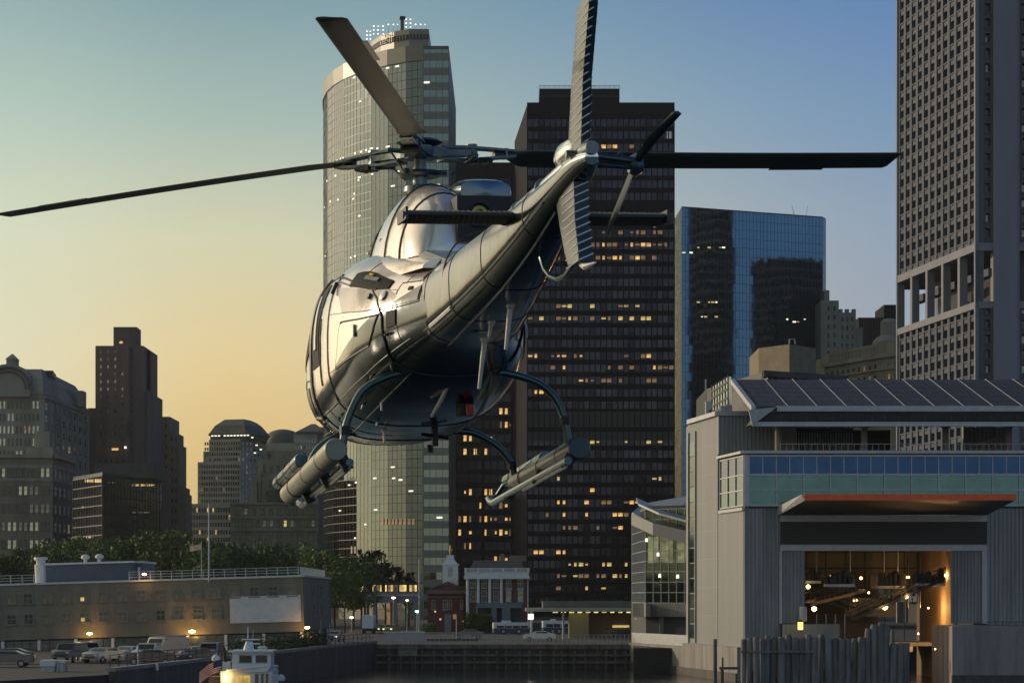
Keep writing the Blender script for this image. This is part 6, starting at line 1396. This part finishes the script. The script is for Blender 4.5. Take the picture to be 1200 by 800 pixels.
def car(px, D, pos, col, label, kind='sedan', rz=0.0, lights=None, group='vehicles parked in the lot'):
    """pos: length along local x; the nose points to -x before rotation"""
    L_, Wc, H = {'sedan':(4.5,1.75,1.42),'suv':(4.7,1.9,1.80),'van':(5.6,2.0,2.25),'pickup':(5.2,1.95,1.8),'taxi':(4.8,1.85,1.5)}[kind]
    o = empty({'suv':'parked_suv','van':'parked_van','pickup':'parked_pickup'}.get(kind,'parked_car'), (X(px,D),D,3.0), rz, label, {'van':'van','suv':'suv','pickup':'pickup'}.get(kind,'car'), group)
    mcar = mat('car_paint_'+str(abs(hash(label)) % 97), col, .3, .3, .06, 1, coat=.7)
    prof = {'sedan':[(-.5,.28),(-.5,.62),(-.46,.70),(-.24,.78),(-.12,1.0),(.20,1.0),(.34,.82),(.47,.78),(.5,.62),(.5,.28)],
            'taxi':[(-.5,.28),(-.5,.62),(-.46,.70),(-.24,.78),(-.12,1.0),(.20,1.0),(.34,.82),(.47,.78),(.5,.62),(.5,.28)],
            'suv':[(-.5,.28),(-.5,.58),(-.46,.64),(-.27,.68),(-.17,1.0),(.44,1.0),(.49,.72),(.5,.6),(.5,.28)],
            'pickup':[(-.5,.28),(-.5,.58),(-.46,.64),(-.27,.68),(-.17,1.0),(.10,1.0),(.14,.66),(.5,.66),(.5,.6),(.5,.28)],
            'van':[(-.5,.24),(-.5,.46),(-.46,.52),(-.33,.58),(-.22,1.0),(.48,1.0),(.5,.94),(.5,.5),(.5,.24)]}[kind]
    g = MB(); n = len(prof)
    rings = []
    for y, s in ((-.5,.93),(-.46,1.0),(.46,1.0),(.5,.93)):
        rings.append([(x*L_*(.985 if abs(y) == .5 else 1), y*Wc*(1-.10*max(0, (z-.62)/.38)), z*H*(1 if z < .9 else s*.02+.98)) for x, z in prof])
    g.loft(rings); g.build('body', mcar, o, True, 35)
    zz = {'van':(.62,.92,-.24,-.12),'suv':(.70,.93,-.19,.42),'pickup':(.70,.93,-.19,.08),'sedan':(.79,.95,-.15,.25),'taxi':(.79,.95,-.15,.25)}[kind]
    for sg in (-1, 1):
        g = MB(); y0 = sg*(Wc*.5*(1-.06)+.012); y1 = sg*(Wc*.5*(1-.09)+.012)
        g.add([(zz[2]*L_,y0,zz[0]*H),(zz[3]*L_+.1,y0,zz[0]*H),(zz[3]*L_-.12,y1,zz[1]*H),(zz[2]*L_+.28,y1,zz[1]*H)], [(0,1,2,3)]); g.build('window', m_wdark, o)
    wx0, wz0, wx1, wz1 = {'van':(-.33,.60,-.235,.95),'suv':(-.265,.70,-.18,.96),'pickup':(-.265,.70,-.18,.96),'sedan':(-.235,.80,-.13,.97),'taxi':(-.235,.80,-.13,.97)}[kind]
    g = MB(); g.add([(wx0*L_-.03,-Wc*.40,wz0*H+.03),(wx1*L_-.03,-Wc*.37,wz1*H+.0),(wx1*L_-.03,Wc*.37,wz1*H+.0),(wx0*L_-.03,Wc*.40,wz0*H+.03)], [(0,1,2,3)]); g.build('windscreen', m_wdark, o)
    if kind in ('suv','van'):
        g = MB(); g.add([(.497*L_,-Wc*.38,.66*H),(.497*L_,Wc*.38,.66*H),(.462*L_+.06,Wc*.35,.93*H),(.462*L_+.06,-Wc*.35,.93*H)], [(0,1,2,3)]); g.build('rear_window', m_wdark, o)
    for x in (-.31, .31):
        for y in (-.5, .5):
            g = MB(); g.tube([(x*L_,y*Wc*.98-.1*(1 if y > 0 else -1),.33),(x*L_,y*Wc*1.01,.33)], .33, 14); w = g.build('wheel', m_hdark, o, True); g = MB(); g.tube([(x*L_,y*Wc*1.011,.33),(x*L_,y*Wc*1.022,.33)], .19, 10); g.build('rim', m_metal, w, True)
    for y in (-.36, .36):
        g = MB(); g.box(-.505*L_, -.495*L_, y*Wc-.15, y*Wc+.15, .52*H-.06, .52*H+.08); g.build('headlight', lights or m_white, o)
        g = MB(); g.box(.497*L_, .506*L_, y*Wc-.1, y*Wc+.1, .52*H, .62*H); g.build('tail_light', m_red, o)
    g = MB(); g.box(-.508*L_, -.499*L_, -.3*Wc, .3*Wc, .34*H, .44*H); g.build('grille', m_dark, o)
    return o
R_ = math.radians
car(12, 233, 0, (.03,.018,.018), 'dark maroon sedan at the far left end of the parking lot', 'sedan', R_(0), m_bulb)
car(82, 238, 0, (.10,.11,.13), 'dark grey SUV with a pale side beside the white kiosk', 'suv', R_(78))
car(104, 244, 0, (.55,.53,.48), 'white SUV lit by the left wall lamp, behind the dark one', 'suv', R_(108))
car(121, 236, 0, (.22,.25,.25), 'grey green sedan turned half left in front of the white SUV', 'sedan', R_(66), m_white)
car(152, 243, 0, (.60,.62,.60), 'white sedan alone between two garage columns', 'sedan', R_(62))
car(176, 237, 0, (.62,.62,.60), 'white pickup truck with a big dark grille facing the water', 'pickup', R_(80))
v_ = car(193, 244, 0, (.66,.56,.42), 'cream cargo van with a roof rack lit orange by the lamp', 'van', R_(62))
g = MB(); 
for x in (-1.0,0,1.0,2.0): g.box(x-.03,x+.03,-.8,.8,2.32,2.37)
for y in (-.78,.78): g.box(-1.1,2.3,y-.03,y+.03,2.26,2.42)
g.build('roof_rack', m_metal, v_)
car(233, 242, 0, (.55,.50,.40), 'pale sedan under the brightest wall lamp', 'sedan', R_(66))
car(229, 233, 0, (.03,.035,.045), 'black sedan in front of the pale one under the lamp', 'sedan', R_(70))
car(246, 240, 0, (.35,.35,.33), 'light grey SUV half hidden behind the moored boat', 'suv', R_(90))
car(176, 228, 0, (.05,.018,.02), 'dark red sedan in shadow nearest the sea wall rail', 'sedan', R_(5))
car(8, 222, 0, (.035,.04,.045), 'black sedan low in the shadow at the bottom left corner', 'sedan', R_(0))
GS = 'street vehicles beyond the basin'
tr_ = empty('box_truck', (X(432,430),430,3.0), 0, 'white box truck seen from behind left of the station column', 'truck', GS)
g = MB(); g.box(-.95,.95,-3,3,.9,3.1); g.build('cargo_box', m_white, tr_); g = MB(); g.box(-.9,.9,3.02,4.9,.5,2.5); g.build('cab', m_white, tr_); g = MB(); g.box(-.85,.85,-2.9,4.6,.45,.88); g.build('chassis', m_dark, tr_)
for x in (-.8,.8):
    for y in (-2.2,3.8):
        g = MB(); g.tube([(x-.12,y,.42),(x+.12,y,.42)], .42, 12); g.build('wheel', m_hdark, tr_, True)
    g = MB(); g.box(x-.1,x+.1,-3.05,-3.01,.75,.88); g.build('tail_light', m_red, tr_)
car(449, 432, 0, (.55,.32,.03), 'yellow taxi with its lights on below the station', 'taxi', R_(60), m_bulb, GS)
car(459, 430, 0, (.45,.30,.08), 'yellow taxi with white headlights right behind the first one', 'taxi', R_(75), m_bulb, GS)
car(549, 372, 0, (.05,.055,.06), 'dark grey sedan parked on the quay before the chapel', 'sedan', R_(0), None, GS)
car(632, 352, 0, (.45,.46,.46), 'low pale grey car parked on the quay before the buses', 'sedan', R_(0), None, GS)
car(393, 350, 0, (.30,.30,.30), 'grey sedan on the road at the corner of the low building', 'sedan', R_(80), m_bulb, GS)
g = MB(); g.box(X(450,350), X(497,350), 350, 350.4, 3, Z(741,350)); bw = g.build('white_barrier', m_trimw); tag(bw, 'long low pale barrier wall on the quay in front of the station', 'barrier')
g = MB(); g.box(X(449,350)-.1, X(497,350)+.1, 349.9, 350.5, Z(741,350), Z(739.6,350)); g.build('coping', m_white, bw)
g = MB(); g.box(X(500,353), X(560,353), 353, 353.3, 3, Z(748,353)); tag(g.build('low_concrete_barrier', m_concd), 'dark low concrete barrier on the quay right of the pale one', 'barrier')
# kiosk, bollard, poles in the lot
ki = empty('white_kiosk', (0,0,0), 0, 'small white kiosk with a flat roof in front of the parked SUVs', 'kiosk')
D = 208; g = MB(); g.box(X(48,D), X(64,D), D, D+1.6, 2.9, Z(780,D)); g.box(X(64,D)+.02, X(75,D), D+.4, D+1.6, 2.9, Z(776,D)); g.build('wall', m_metal, ki)
g = MB(); g.box(X(47,D), X(65,D), D-.15, D+1.8, Z(780,D), Z(773,D)); g.build('roof', m_white, ki); g = MB(); g.box(X(65,D), X(76,D), D+.3, D+1.8, Z(776,D), Z(773.5,D)); g.build('side_roof', m_white, ki)
for px in (67,72): g = MB(); g.box(X(px,D)-.04, X(px,D)+.04, D+.25, D+.39, 2.9, Z(776,D)); g.build('post', m_white, ki)
bo = MB(); bo.tube([(X(184,212),212,3),(X(184,212),212,Z(779,212)),(X(184,212),212,Z(777,212))], [.14,.14,.06], 10); tag(bo.build('bollard', m_white, None, True), 'short white bollard at the sea wall near the dark red sedan', 'bollard')
pole('light_pole', 162, 216, 753, .07, 'dark light pole with a flat head between the white sedan and pickup', 'light pole')
g = MB(); g.box(-.75,.05,-.1,.1,Z(753,216)-3-.08,Z(753,216)-3+.0); g.build('lamp_head', m_dark, bpy.data.objects['light_pole'])
# ------------------------------------------------------------------ long low building on the left
lb = empty('low_pier_building', (X(170,292),292,3.0), 0, 'long three storey olive brick building with white garage columns behind the cars', 'building')
lb.rotation_euler = (0, -.030, 0)
LX = lambda px: X(px,292)-X(170,292)
LZ = lambda py: (9+(700-py)/FP*292)-3
xa, xb = LX(-40), LX(357); zr = LZ(681)
g = MB(); g.prism([(xa,0),(xb,0),(xb+.3,40),(xa,40)], LZ(745), zr); g.build('wall', m_lowwall, lb)
g = MB(); g.prism([(xa,.9),(xb-.2,.9),(xb,39.6),(xa,39.6)], -2.5, LZ(745)-.01); g.build('garage_wall', m_soff, lb)
g = MB(); g.prism([(xa-.2,-.25),(xb+.25,-.25),(xb+.5,40.2),(xa-.2,40.2)], zr, zr+.22); g.build('roof_edge', m_white, lb)
fl_ = Fac((xa,0),(xb,0),0,0); cnt = Count(100); m_gw = mat('garage_glazing', (.10,.12,.13), .25, .7, .4, .4)
cols = [-41,3.5,46,89,132.5,176.5,220.5,265,309.5,354]
for i, px in enumerate(cols):
    g = MB(); g.box(LX(px)-.16, LX(px)+.16, -.12, .6, -2.5, LZ(746)); g.build('column', m_white, lb)
    if i < len(cols)-1:
        g = MB(); a, b = LX(px)+.18, LX(cols[i+1])-.18; g.box(a, b, .5, .6, LZ(766), LZ(747)); gd = g.build('garage_door', m_gw, lb)
        g = MB(); n = 4
        for k in range(1, n): g.box(a+(b-a)*k/n-.03, a+(b-a)*k/n+.03, .42, .49, LZ(766), LZ(747))
        for z in (750,756): g.box(a, b, .43, .48, LZ(z), LZ(z)+.05)
        g.build('door_frame', m_dark, gd)
        g = MB(); g.box(a, b, .1, .7, -2.5, LZ(767)); g.build('kerb_wall', m_trimw, lb)
m_lw = mat('low_building_window', (.11,.11,.095), .2, .6, .5, .8)
wpx = [15,35,57.5,79.5,101,123,145,167.5,189.5,211.5,233,255,277.5,300,322,344.5]
for i, px in enumerate(wpx+[-7,-29]):
    for row, py in ((0,696.5),(1,720.5)):
        if row and 265 < px < 360: continue
        ww = m_lw
        if i in (1,13,14) and row == 0: ww = m_wdark
        if i in (0,1,8) and row == 1: ww = m_wdark
        window(cnt, fl_, lb, LX(px)-xa, LZ(py), 1.15, 1.15, ww, m_frame, 2, True)
        if i == 4: g = MB(); g.box(LX(px)-.5, LX(px)-.05, -.06, -.04, LZ(py)-.5, LZ(py)-.08); g.build('lit_window', m_lity, lb)
fr_ = Fac((xb,0),(xb+.3,40),0,0)
for u in (13,25):
    for py in (696.5,720.5): window(cnt, fr_, lb, u, LZ(py), 3.0, 1.3, m_wdark, m_frame, 1, True)
for u in (3,20,32): g = MB(); fr_.box(g, u, u+1.0, -2.5, LZ(746), .02, .15); g.build('side_column', m_white, lb)
g = MB(); g.box(LX(271), LX(354), -.22, -.05, LZ(733), LZ(704)); g.box(LX(273), LX(354), -.22, -.05, LZ(703.99), LZ(702)); g.build('blank_signboard', m_white, lb)
g = MB(); g.box(LX(42), LX(146), 8, 22, zr+.1, LZ(657)); g.box(LX(146)+.01, LX(153), 11, 22, zr+.1, LZ(657)); ph_ = g.build('penthouse', mat('blue_grey_cladding', (.085,.105,.135), .6, .1, .1, .4), lb)
g = MB(); g.box(LX(41), LX(146)+.2, 7.7, 22.2, LZ(657), LZ(654.8)); g.box(LX(146)+.21, LX(155), 10.7, 22.2, LZ(657), LZ(654.9)); g.build('penthouse_roof', m_white, ph_)
g = MB(); g.box(LX(148), LX(151), 10.8, 10.98, zr+.2, LZ(662)); g.build('penthouse_door', m_white, ph_)
g = MB(); g.lathe([(.75,0),(.75,2.2),(.55,2.3),(.55,2.7),(.8,2.8),(.8,3.1),(.0,3.1)], (LX(35),8.5,zr+.2), 12); g.build('ventilation_stack', m_white, lb, True, 30)
for px in (88,105):
    g = MB(); g.lathe([(.2,0),(.2,.35),(.5,.5),(.5,.75),(.2,.95),(.0,.95)], (LX(px),9,LZ(655.0)+.0), 12); g.build('roof_cowl', m_white, lb, True, 30)
def rail(a, b, y, nm='roof_railing'):
    g = MB(); n = max(2, int((b-a)/1.2))
    for k in range(n+1): x = a+(b-a)*k/n; g.box(x-.03, x+.03, y, y+.06, zr+.2, zr+1.15)
    for z in (.5,.8,1.12): g.box(a, b, y+.01, y+.05, zr+z, zr+z+.05)
    g.build(nm, m_white, lb)
rail(LX(153), LX(352), .5); rail(LX(-40), LX(41), .5)
g = MB()
for k in range(28): y = .6+k*1.4; g.box(xb-.3, xb-.24, y, y+.06, zr+.2, zr+1.15)
for z in (.5,1.12): g.box(xb-.3, xb-.25, .6, 39, zr+z, zr+z+.05)
g.build('roof_railing', m_white, lb)
def wlamp(px, py, en, r=.30, label=''):
    o = empty('wall_lamp', (X(px,291.0),291.0,Z(py,291)), 0, label, 'wall lamp', 'sodium lamps on the low building'); g = MB(); g.lathe([(.02,-r*.5),(r,-.05),(r*.9,.1),(.02,r*.5)], (0,0,0), 12); g.build('lamp_head', m_lamp, o, True)
    g = MB(); g.tube([(0,0,.1),(0,.9,.25)], .04, 6); g.build('bracket', m_dark, o, True)
    d = bpy.data.lights.new('lamp_light', 'POINT'); d.energy = en; d.color = (1,.50,.14); d.shadow_soft_size = .25; q = bpy.data.objects.new('lamp_light', d); C.objects.link(q); q.location = (0,-.6,-.3); q.parent = o
wlamp(105,742,70,.30,'orange wall lamp above the two SUVs'); wlamp(225,739.5,190,.38,'brightest orange wall lamp, above the cream van'); wlamp(360,735,55,.28,'orange lamp at the right corner of the low building'); wlamp(169,672.5,20,.22,'small orange lamp on the roof beside the blue penthouse')
pole('flag_pole', 245, 285, 590, .09, 'tall thin white flagpole without a flag on the low building roof', 'flagpole', zb=10.8)
pole('lamp_post', 376, 300, 726, .07, 'thin grey lamp post beside the right corner of the low building', 'lamp post', zb=3.2)
pole('lamp_post', 386, 305, 730, .07, 'white post at the end of the low building near the road', 'lamp post', zb=3.2)
fgp = pole('small_flag', 236, 330, 634, .04, 'small red and white flag flying above the roof railing', 'flag', zb=10.0)
g = MB(); zf_ = Z(637,330)-10; g.loft([[(-.0-.25*k, .06*math.sin(k*1.3), zf_+dz+.05*k*-1) for dz in (0,-.7)]+[(-.0-.25*k, .06*math.sin(k*1.3)+.02, zf_+dz+.05*k*-1) for dz in (-.7,0)] for k in range(7)]); g.build('cloth', mat('faded_flag_cloth', (.5,.2,.1), .8, 0, .4, 3, col2=(.6,.55,.45)), fgp)
# ------------------------------------------------------------------ moored boat
bt = empty('moored_workboat', (X(293,190),190,0), 0, 'white workboat with a square wheelhouse and a lit cabin moored at the sea wall', 'boat')
BX = lambda px: X(px,190)-X(293,190)
g = MB(); hull = []
for t, w, z0 in ((-1,.55,1.5),(-.9,.85,1.35),(-.5,1,1.2),(.3,1,1.2),(.8,.85,1.35),(1,.5,1.6)):
    hull.append([(BX(293)+w*2.4*s, 4.5*t+.5, z) for s, z in ((-1,z0),(-.93,.3),(-.7,-.4),(.7,-.4),(.93,.3),(1,z0))])
g.loft(hull); hb = g.build('hull', mat('dark_hull_paint', (.03,.035,.04), .4, 0, .3, 1), bt, True, 40)
z_ = lambda py: Z(py,190)
m_bw = mat('boat_white_paint', (.60,.66,.66), .35, 0, .12, 1.5, coat=.3)
g = MB(); g.box(BX(262), BX(322), -2.0, 3.0, 1.1, z_(785)); cb = g.build('deckhouse', m_bw, bt)
g = MB(); g.hexa([(BX(270),-2.3,z_(786)),(BX(316),-2.3,z_(786)),(BX(320),3.2,z_(786)),(BX(268),3.2,z_(786)),(BX(269),-2.5,z_(783)),(BX(320),-2.3,z_(780)),(BX(322),3.2,z_(780)),(BX(268),3.2,z_(783))]); g.build('bridge_deck', m_bw, bt)
g = MB(); x0, x1 = BX(274), BX(319); g.box(x0, x1, -1.2, 1.6, z_(783), z_(763)); wh = g.build('wheelhouse', m_bw, bt)
g = MB(); g.box(x0-.25, x1+.2, -1.6, 1.8, z_(763.2), z_(761)); g.build('roof', m_bw, wh)
for a, b in ((282.5,297),(301.5,315)):
    g = MB(); g.box(BX(a), BX(b), -1.24, -1.205, z_(775.5), z_(767)); w_ = g.build('window', m_wdark, wh); g = MB()
    g.box(BX(a)-.06, BX(b)+.06, -1.26, -1.201, z_(775.5)-.06, z_(775.5)); g.box(BX(a)-.06, BX(b)+.06, -1.26, -1.201, z_(767), z_(767)+.06); g.build('frame', m_trimw, w_)
g = MB(); g.box(x0-.02, x0-.001, -.9, .6, z_(775.5), z_(767)); g.build('window', m_wdark, wh)
for a, b in ((280,287.5),(288.5,296.5)):
    g = MB(); g.box(BX(a), BX(b), -2.04, -2.005, z_(802), z_(790)); g.build('lit_window', glow('boat_cabin_light', (1,.62,.12), .8), cb)
for a, b in ((302,306),(309,312),(314.5,318)):
    g = MB(); g.box(BX(a), BX(b), -2.04, -2.005, z_(800), z_(788)); g.build('side_window', mat('amber_dark_window', (.12,.07,.04), .2, .2, .2, 2), cb)
g = MB(); g.tube([(BX(290),0,z_(761)),(BX(290.5),0,z_(751))], [.32,.14], 8); g.tube([(BX(294.5),0,z_(761)),(BX(294),0,z_(751))], [.22,.12], 8); g.box(BX(283), BX(305), -.12, .12, z_(749.5), z_(748)); g.box(BX(296), BX(305), -.1, .1, z_(754.5), z_(753)); g.build('radar_mast', m_bw, bt, True, 30)
g = MB(); g.tube([(BX(290.5),0,z_(748)),(BX(290.5),0,z_(734))], .05, 6); g.tube([(BX(296.5),0,z_(748)),(BX(296.5),0,z_(737))], .02, 6); g.build('whip_aerial', m_bw, bt, True)
g = MB(); g.tube([(BX(303),-.3,z_(759)),(BX(305),-.3,z_(757.6)),(BX(311),-.3,z_(757.6)),(BX(313),-.3,z_(759))], .10, 8); g.box(BX(303), BX(313), -.6, 0, z_(761), z_(759.4)); g.build('roof_horn', m_bw, bt, True, 30)
for px in (262, 271.5):
    g = MB(); g.tube([(BX(px+1.5),.5,z_(777)),(BX(px),.5,z_(762)),(BX(px-1.5),.5,z_(757))], [.15,.14,.12], 10); g.build('exhaust_stack', m_hdark, bt, True)
g = MB(); g.box(BX(258), BX(271), -.6, 1.4, z_(790), z_(775)); g.build('engine_casing', m_bw, bt)
g = MB(); g.box(BX(246), BX(262), -.8, 2.0, 1.3, z_(792)); g.build('aft_cabin', mat('varnished_cabin_wood', (.25,.13,.07), .5, 0, .3, 3), bt)
g = MB(); g.lathe([(.02,-.2),(.22,-.1),(.24,.05),(.02,.2)], (BX(268),-2.2,z_(792)), 10); dl = g.build('deck_lamp', glow('deck_lamp_glow', (1,.6,.14), 12), bt, True)
d = bpy.data.lights.new('lamp_light', 'POINT'); d.energy = 25; d.color = (1,.6,.25); q = bpy.data.objects.new('lamp_light', d); C.objects.link(q); q.location = (BX(268),-2.7,z_(792)); q.parent = dl
for px, py in ((254,769),(266,786),(330,792)):
    g = MB(); g.lathe([(.02,0),(.3,.1),(.32,.35),(.1,.55),(.0,.55)], (BX(px),-.5,z_(py+6)), 10); g.build('deck_fitting', m_bw, bt, True)
g = MB()
for k in range(6): g.tube([(BX(318+2.2*k),-2.2,1.2),(BX(318+2.2*k),-2.2,z_(789)-.02*k)], .025, 5)
g.tube([(BX(318),-2.2,z_(789)),(BX(329),-2.2,z_(789.8))], .03, 5); g.build('deck_rail', m_bw, bt)
# flag: canton and stripes, drooping at the stern
fs_ = empty('ensign_flag', (X(246,188.5),188.5,Z(800,188.5)), R_(-8), 'striped red and white flag with a dark blue canton drooping at the boat stern', 'flag')
m_fr, m_fw, m_fbl = mat('flag_red', (.35,.03,.04), .8, 0, .1, 4), mat('flag_white', (.55,.52,.48), .8, 0, .1, 4), mat('flag_blue', (.015,.025,.07), .8, 0, .1, 4)
g = MB(); g.tube([(.85,0,0),(.95,0,1.9)], .025, 6); g.build('staff', m_dark, fs_, True)
g = MB(); nxx, nzz = 16, 13
def fpt(i, j): u = i/nxx; v = j/nzz; return (.9-1.7*u, .10*math.sin(u*9+v*2)*(u+.2), 1.75-.95*v-.75*u*u-.15*u)
for i in range(nxx):
    for j in range(nzz):
        a = [fpt(i,j), fpt(i+1,j), fpt(i+1,j+1), fpt(i,j+1)]; mi_ = 2 if (i < 6 and j < 7) else (0 if j % 2 == 0 else 1)
        g.add(a+[(p[0],p[1]+.012,p[2]) for p in a], [(0,1,2,3),(7,6,5,4)], mi_)
g.build('cloth', [m_fr, m_fw, m_fbl], fs_)
# ------------------------------------------------------------------ trees
m_leaf = mat('tree_leaves', (.04,.07,.02), .7, 0, .45, .25, col2=(.10,.145,.04), spec=.2)
_t = m_leaf.node_tree; _oi = _t.nodes.new('ShaderNodeObjectInfo'); _h = _t.nodes.new('ShaderNodeHueSaturation'); _b = _t.nodes['Principled BSDF']
_m1 = _t.nodes.new('ShaderNodeMapRange'); _m1.inputs[3].default_value = .455; _m1.inputs[4].default_value = .53; _t.links.new(_oi.outputs['Random'], _m1.inputs[0]); _t.links.new(_m1.outputs[0], _h.inputs['Hue'])
_m2 = _t.nodes.new('ShaderNodeMapRange'); _m2.inputs[3].default_value = .55; _m2.inputs[4].default_value = 1.5; _mm = _t.nodes.new('ShaderNodeMath'); _mm.operation = 'FRACT'; _mk = _t.nodes.new('ShaderNodeMath'); _mk.operation = 'MULTIPLY'; _mk.inputs[1].default_value = 7.31
_t.links.new(_oi.outputs['Random'], _mk.inputs[0]); _t.links.new(_mk.outputs[0], _mm.inputs[0]); _t.links.new(_mm.outputs[0], _m2.inputs[0]); _t.links.new(_m2.outputs[0], _h.inputs['Value'])
_t.links.new(_b.inputs['Base Color'].links[0].from_socket, _h.inputs['Color']); _t.links.new(_h.outputs[0], _b.inputs['Base Color'])
m_leafd = mat('reflection_tree_leaves', (.010,.014,.010), .8, 0, .4, .3, spec=.1)
m_bark = mat('tree_bark', (.05,.04,.03), .9, 0, .3, 2)
tr_r = random.Random(11)
def crown_mesh(seed, w, h, n=3400, s=.42, m_=None):
    r = random.Random(seed); g = MB(); cl = []
    for k in range(34):
        a = r.uniform(0, 6.283); e = r.uniform(-.6, 1); rr = r.uniform(.45, 1.0)
        cl.append((w*.5*rr*math.cos(a)*math.sqrt(max(.05,1-e*e*.8)), w*.5*rr*math.sin(a)*math.sqrt(max(.05,1-e*e*.8)), h*.5+h*.42*e*r.uniform(.75,1.05), r.uniform(.10,.2)*w))
    for i in range(n):
        c_ = cl[r.randrange(len(cl))]; d = Vector((r.gauss(0,1), r.gauss(0,1), r.gauss(0,1))).normalized()*c_[3]*r.uniform(.55,1.08)
        p = Vector(c_[:3])+Vector((d.x, d.y, d.z*.75)); sz = s*r.uniform(.6,1.4)
        u = Vector((r.gauss(0,1), r.gauss(0,1), r.gauss(0,.6))).normalized(); v = u.cross(Vector((r.gauss(0,1), r.gauss(0,1), r.gauss(0,1))).normalized()).normalized()
        g.add([p-u*sz, p-v*sz*.6, p+u*sz, p+v*sz*.6], [(0,1,2,3)])
    o = g.build('crown', m_ or m_leaf); me = o.data; bpy.data.objects.remove(o); return me
def trunk_mesh(h, r0=.35):
    g = MB(); g.tube([(0,0,0),(.1,0,h*.3),(.0,.1,h*.6),(.1,0,h*.85)], [r0,r0*.75,r0*.5,r0*.15], 8)
    for k in range(6):
        a = k*1.1; z = h*(.3+.07*k); g.tube([(0,0,z),(h*.16*math.cos(a), h*.16*math.sin(a), z+h*.14),(h*.26*math.cos(a), h*.26*math.sin(a), z+h*.25)], [r0*.4,r0*.25,r0*.06], 5)
    o = g.build('trunk', m_bark); me = o.data; bpy.data.objects.remove(o); return me
CM = [crown_mesh(s, 14, 12) for s in (1,2,3,4)]; TM = trunk_mesh(15)
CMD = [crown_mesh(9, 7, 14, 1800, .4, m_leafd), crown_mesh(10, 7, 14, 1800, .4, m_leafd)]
def tree(px, D, pyt, label, group, dark=False, sx=1.0):
    o = empty('reflection_tree' if dark else 'leafy_tree', (X(px,D),D,3.0), tr_r.uniform(0,6.28), label, 'tree', group); H = Z(pyt,D)-3
    ht = H-(14 if dark else 12)*H/20
    c_ = bpy.data.objects.new('crown', tr_r.choice(CMD if dark else CM)); C.objects.link(c_); c_.parent = o; k = H/20; c_.location = (0,0,ht*.62); c_.scale = (k*sx, k*sx, k*(1.25))
    t = bpy.data.objects.new('trunk', TM); C.objects.link(t); t.parent = o; t.scale = (k, k, k*1.05)
GT = 'park trees behind the low building'
for px, D, py in ((-12,520,648),(14,500,650),(38,540,640),(60,510,642),(84,560,630),(108,520,640),(128,575,632),(150,540,626),(172,560,621),(196,530,620),(216,565,624),(238,520,638),(258,560,634),(280,530,640),(302,560,632),(326,525,640),(346,555,636),(368,520,642),(392,500,648),(414,480,652),(404,440,668),(424,500,650),(70,600,632),(186,610,622),(270,600,636)):
    tree(px, D, py, 'leafy dark green tree in the park row behind the low building', GT)
for i, (px, py, lab) in enumerate(((428,641,'tallest narrow black tree added for a tower glass reflection, at the left end above the lit station'),(441,640,'narrow black tree added for a tower glass reflection, above the left station column'),(452,655,'black tree added for a tower glass reflection, above the middle of the lit station'),(465,660,'small black tree added for a tower glass reflection, above the right half of the station'),(479,668,'lowest black tree added for a tower glass reflection, at the right end above the station'))):
    tree(px, 520, py, lab, 'black trees added for the reflection in the tower glass', True, .75)  # added trees imitate dark reflections in the curved tower's glass
for px, D, py, s, lab in ((552,425,714,1.0,'dark bush in front of the left part of the colonnaded hall'),(568,424,716,1.0,'dark bush beside the grey booth'),(503,440,727,.8,'small bush at the left foot of the chapel')):
    o = empty('bush', (X(px,D),D,3.0), 0, lab, 'bush'); c_ = bpy.data.objects.new('foliage', CM[1]); C.objects.link(c_); c_.parent = o; H = Z(py,D)-3; c_.scale = (.26*s, .2, H/12); c_.location = (0,0,-.3)
# hedge along the sea wall
r = random.Random(5); g = MB(); f = Fac((SW[1][0],SW[1][1]),(SW[2][0],SW[2][1]),0,0)
for i in range(3500):
    uu = r.uniform(-6,f.L+8); p = f.pt(uu, 3.0+r.random()*(1.6+.4*math.sin(uu*.9)+.3*math.sin(uu*2.3)), r.uniform(-1.6,-.1)); s_ = r.uniform(.1,.22)
    u = Vector((r.gauss(0,1), r.gauss(0,1), r.gauss(0,1))).normalized(); v = u.cross(Vector((0,.3,1))).normalized(); g.add([p-u*s_, p-v*s_*.6, p+u*s_, p+v*s_*.6], [(0,1,2,3)])
hd = g.build('hedge', m_leaf); tag(hd, 'dark hedge growing along the top of the left sea wall behind the boat', 'hedge')
# every group empty stands at the foot of its thing
bpy.context.view_layer.update()
for o in [o for o in C.objects if o.type == 'EMPTY' and o.parent is None and tuple(o.location) == (0,0,0) and o.name != 'helicopter']:
    pts = [Vector(k.matrix_world @ Vector(b)) for k in o.children if k.type == 'MESH' for b in k.bound_box]
    c_ = Vector(((min(p.x for p in pts)+max(p.x for p in pts))/2, (min(p.y for p in pts)+max(p.y for p in pts))/2, min(p.z for p in pts)))
    for k in o.children: k.location = k.location-c_
    o.location = c_
# ------------------------------------------------------------------ thin evening haze
hm = bpy.data.materials.new('evening_haze'); hm.use_nodes = True; t = hm.node_tree; t.nodes.clear()
pv = t.nodes.new('ShaderNodeVolumePrincipled'); pv.inputs['Density'].default_value = .000038; pv.inputs['Color'].default_value = (.84,.91,.96,1); pv.inputs['Anisotropy'].default_value = .35
ou = t.nodes.new('ShaderNodeOutputMaterial'); t.links.new(pv.outputs[0], ou.inputs['Volume'])
g = MB(); g.box(-3100, 3100, -1600, 9100, -13.5, 230); hz = g.build('haze', hm); tag(hz, 'thin warm evening haze over the harbour and the city', 'haze', kind='stuff')
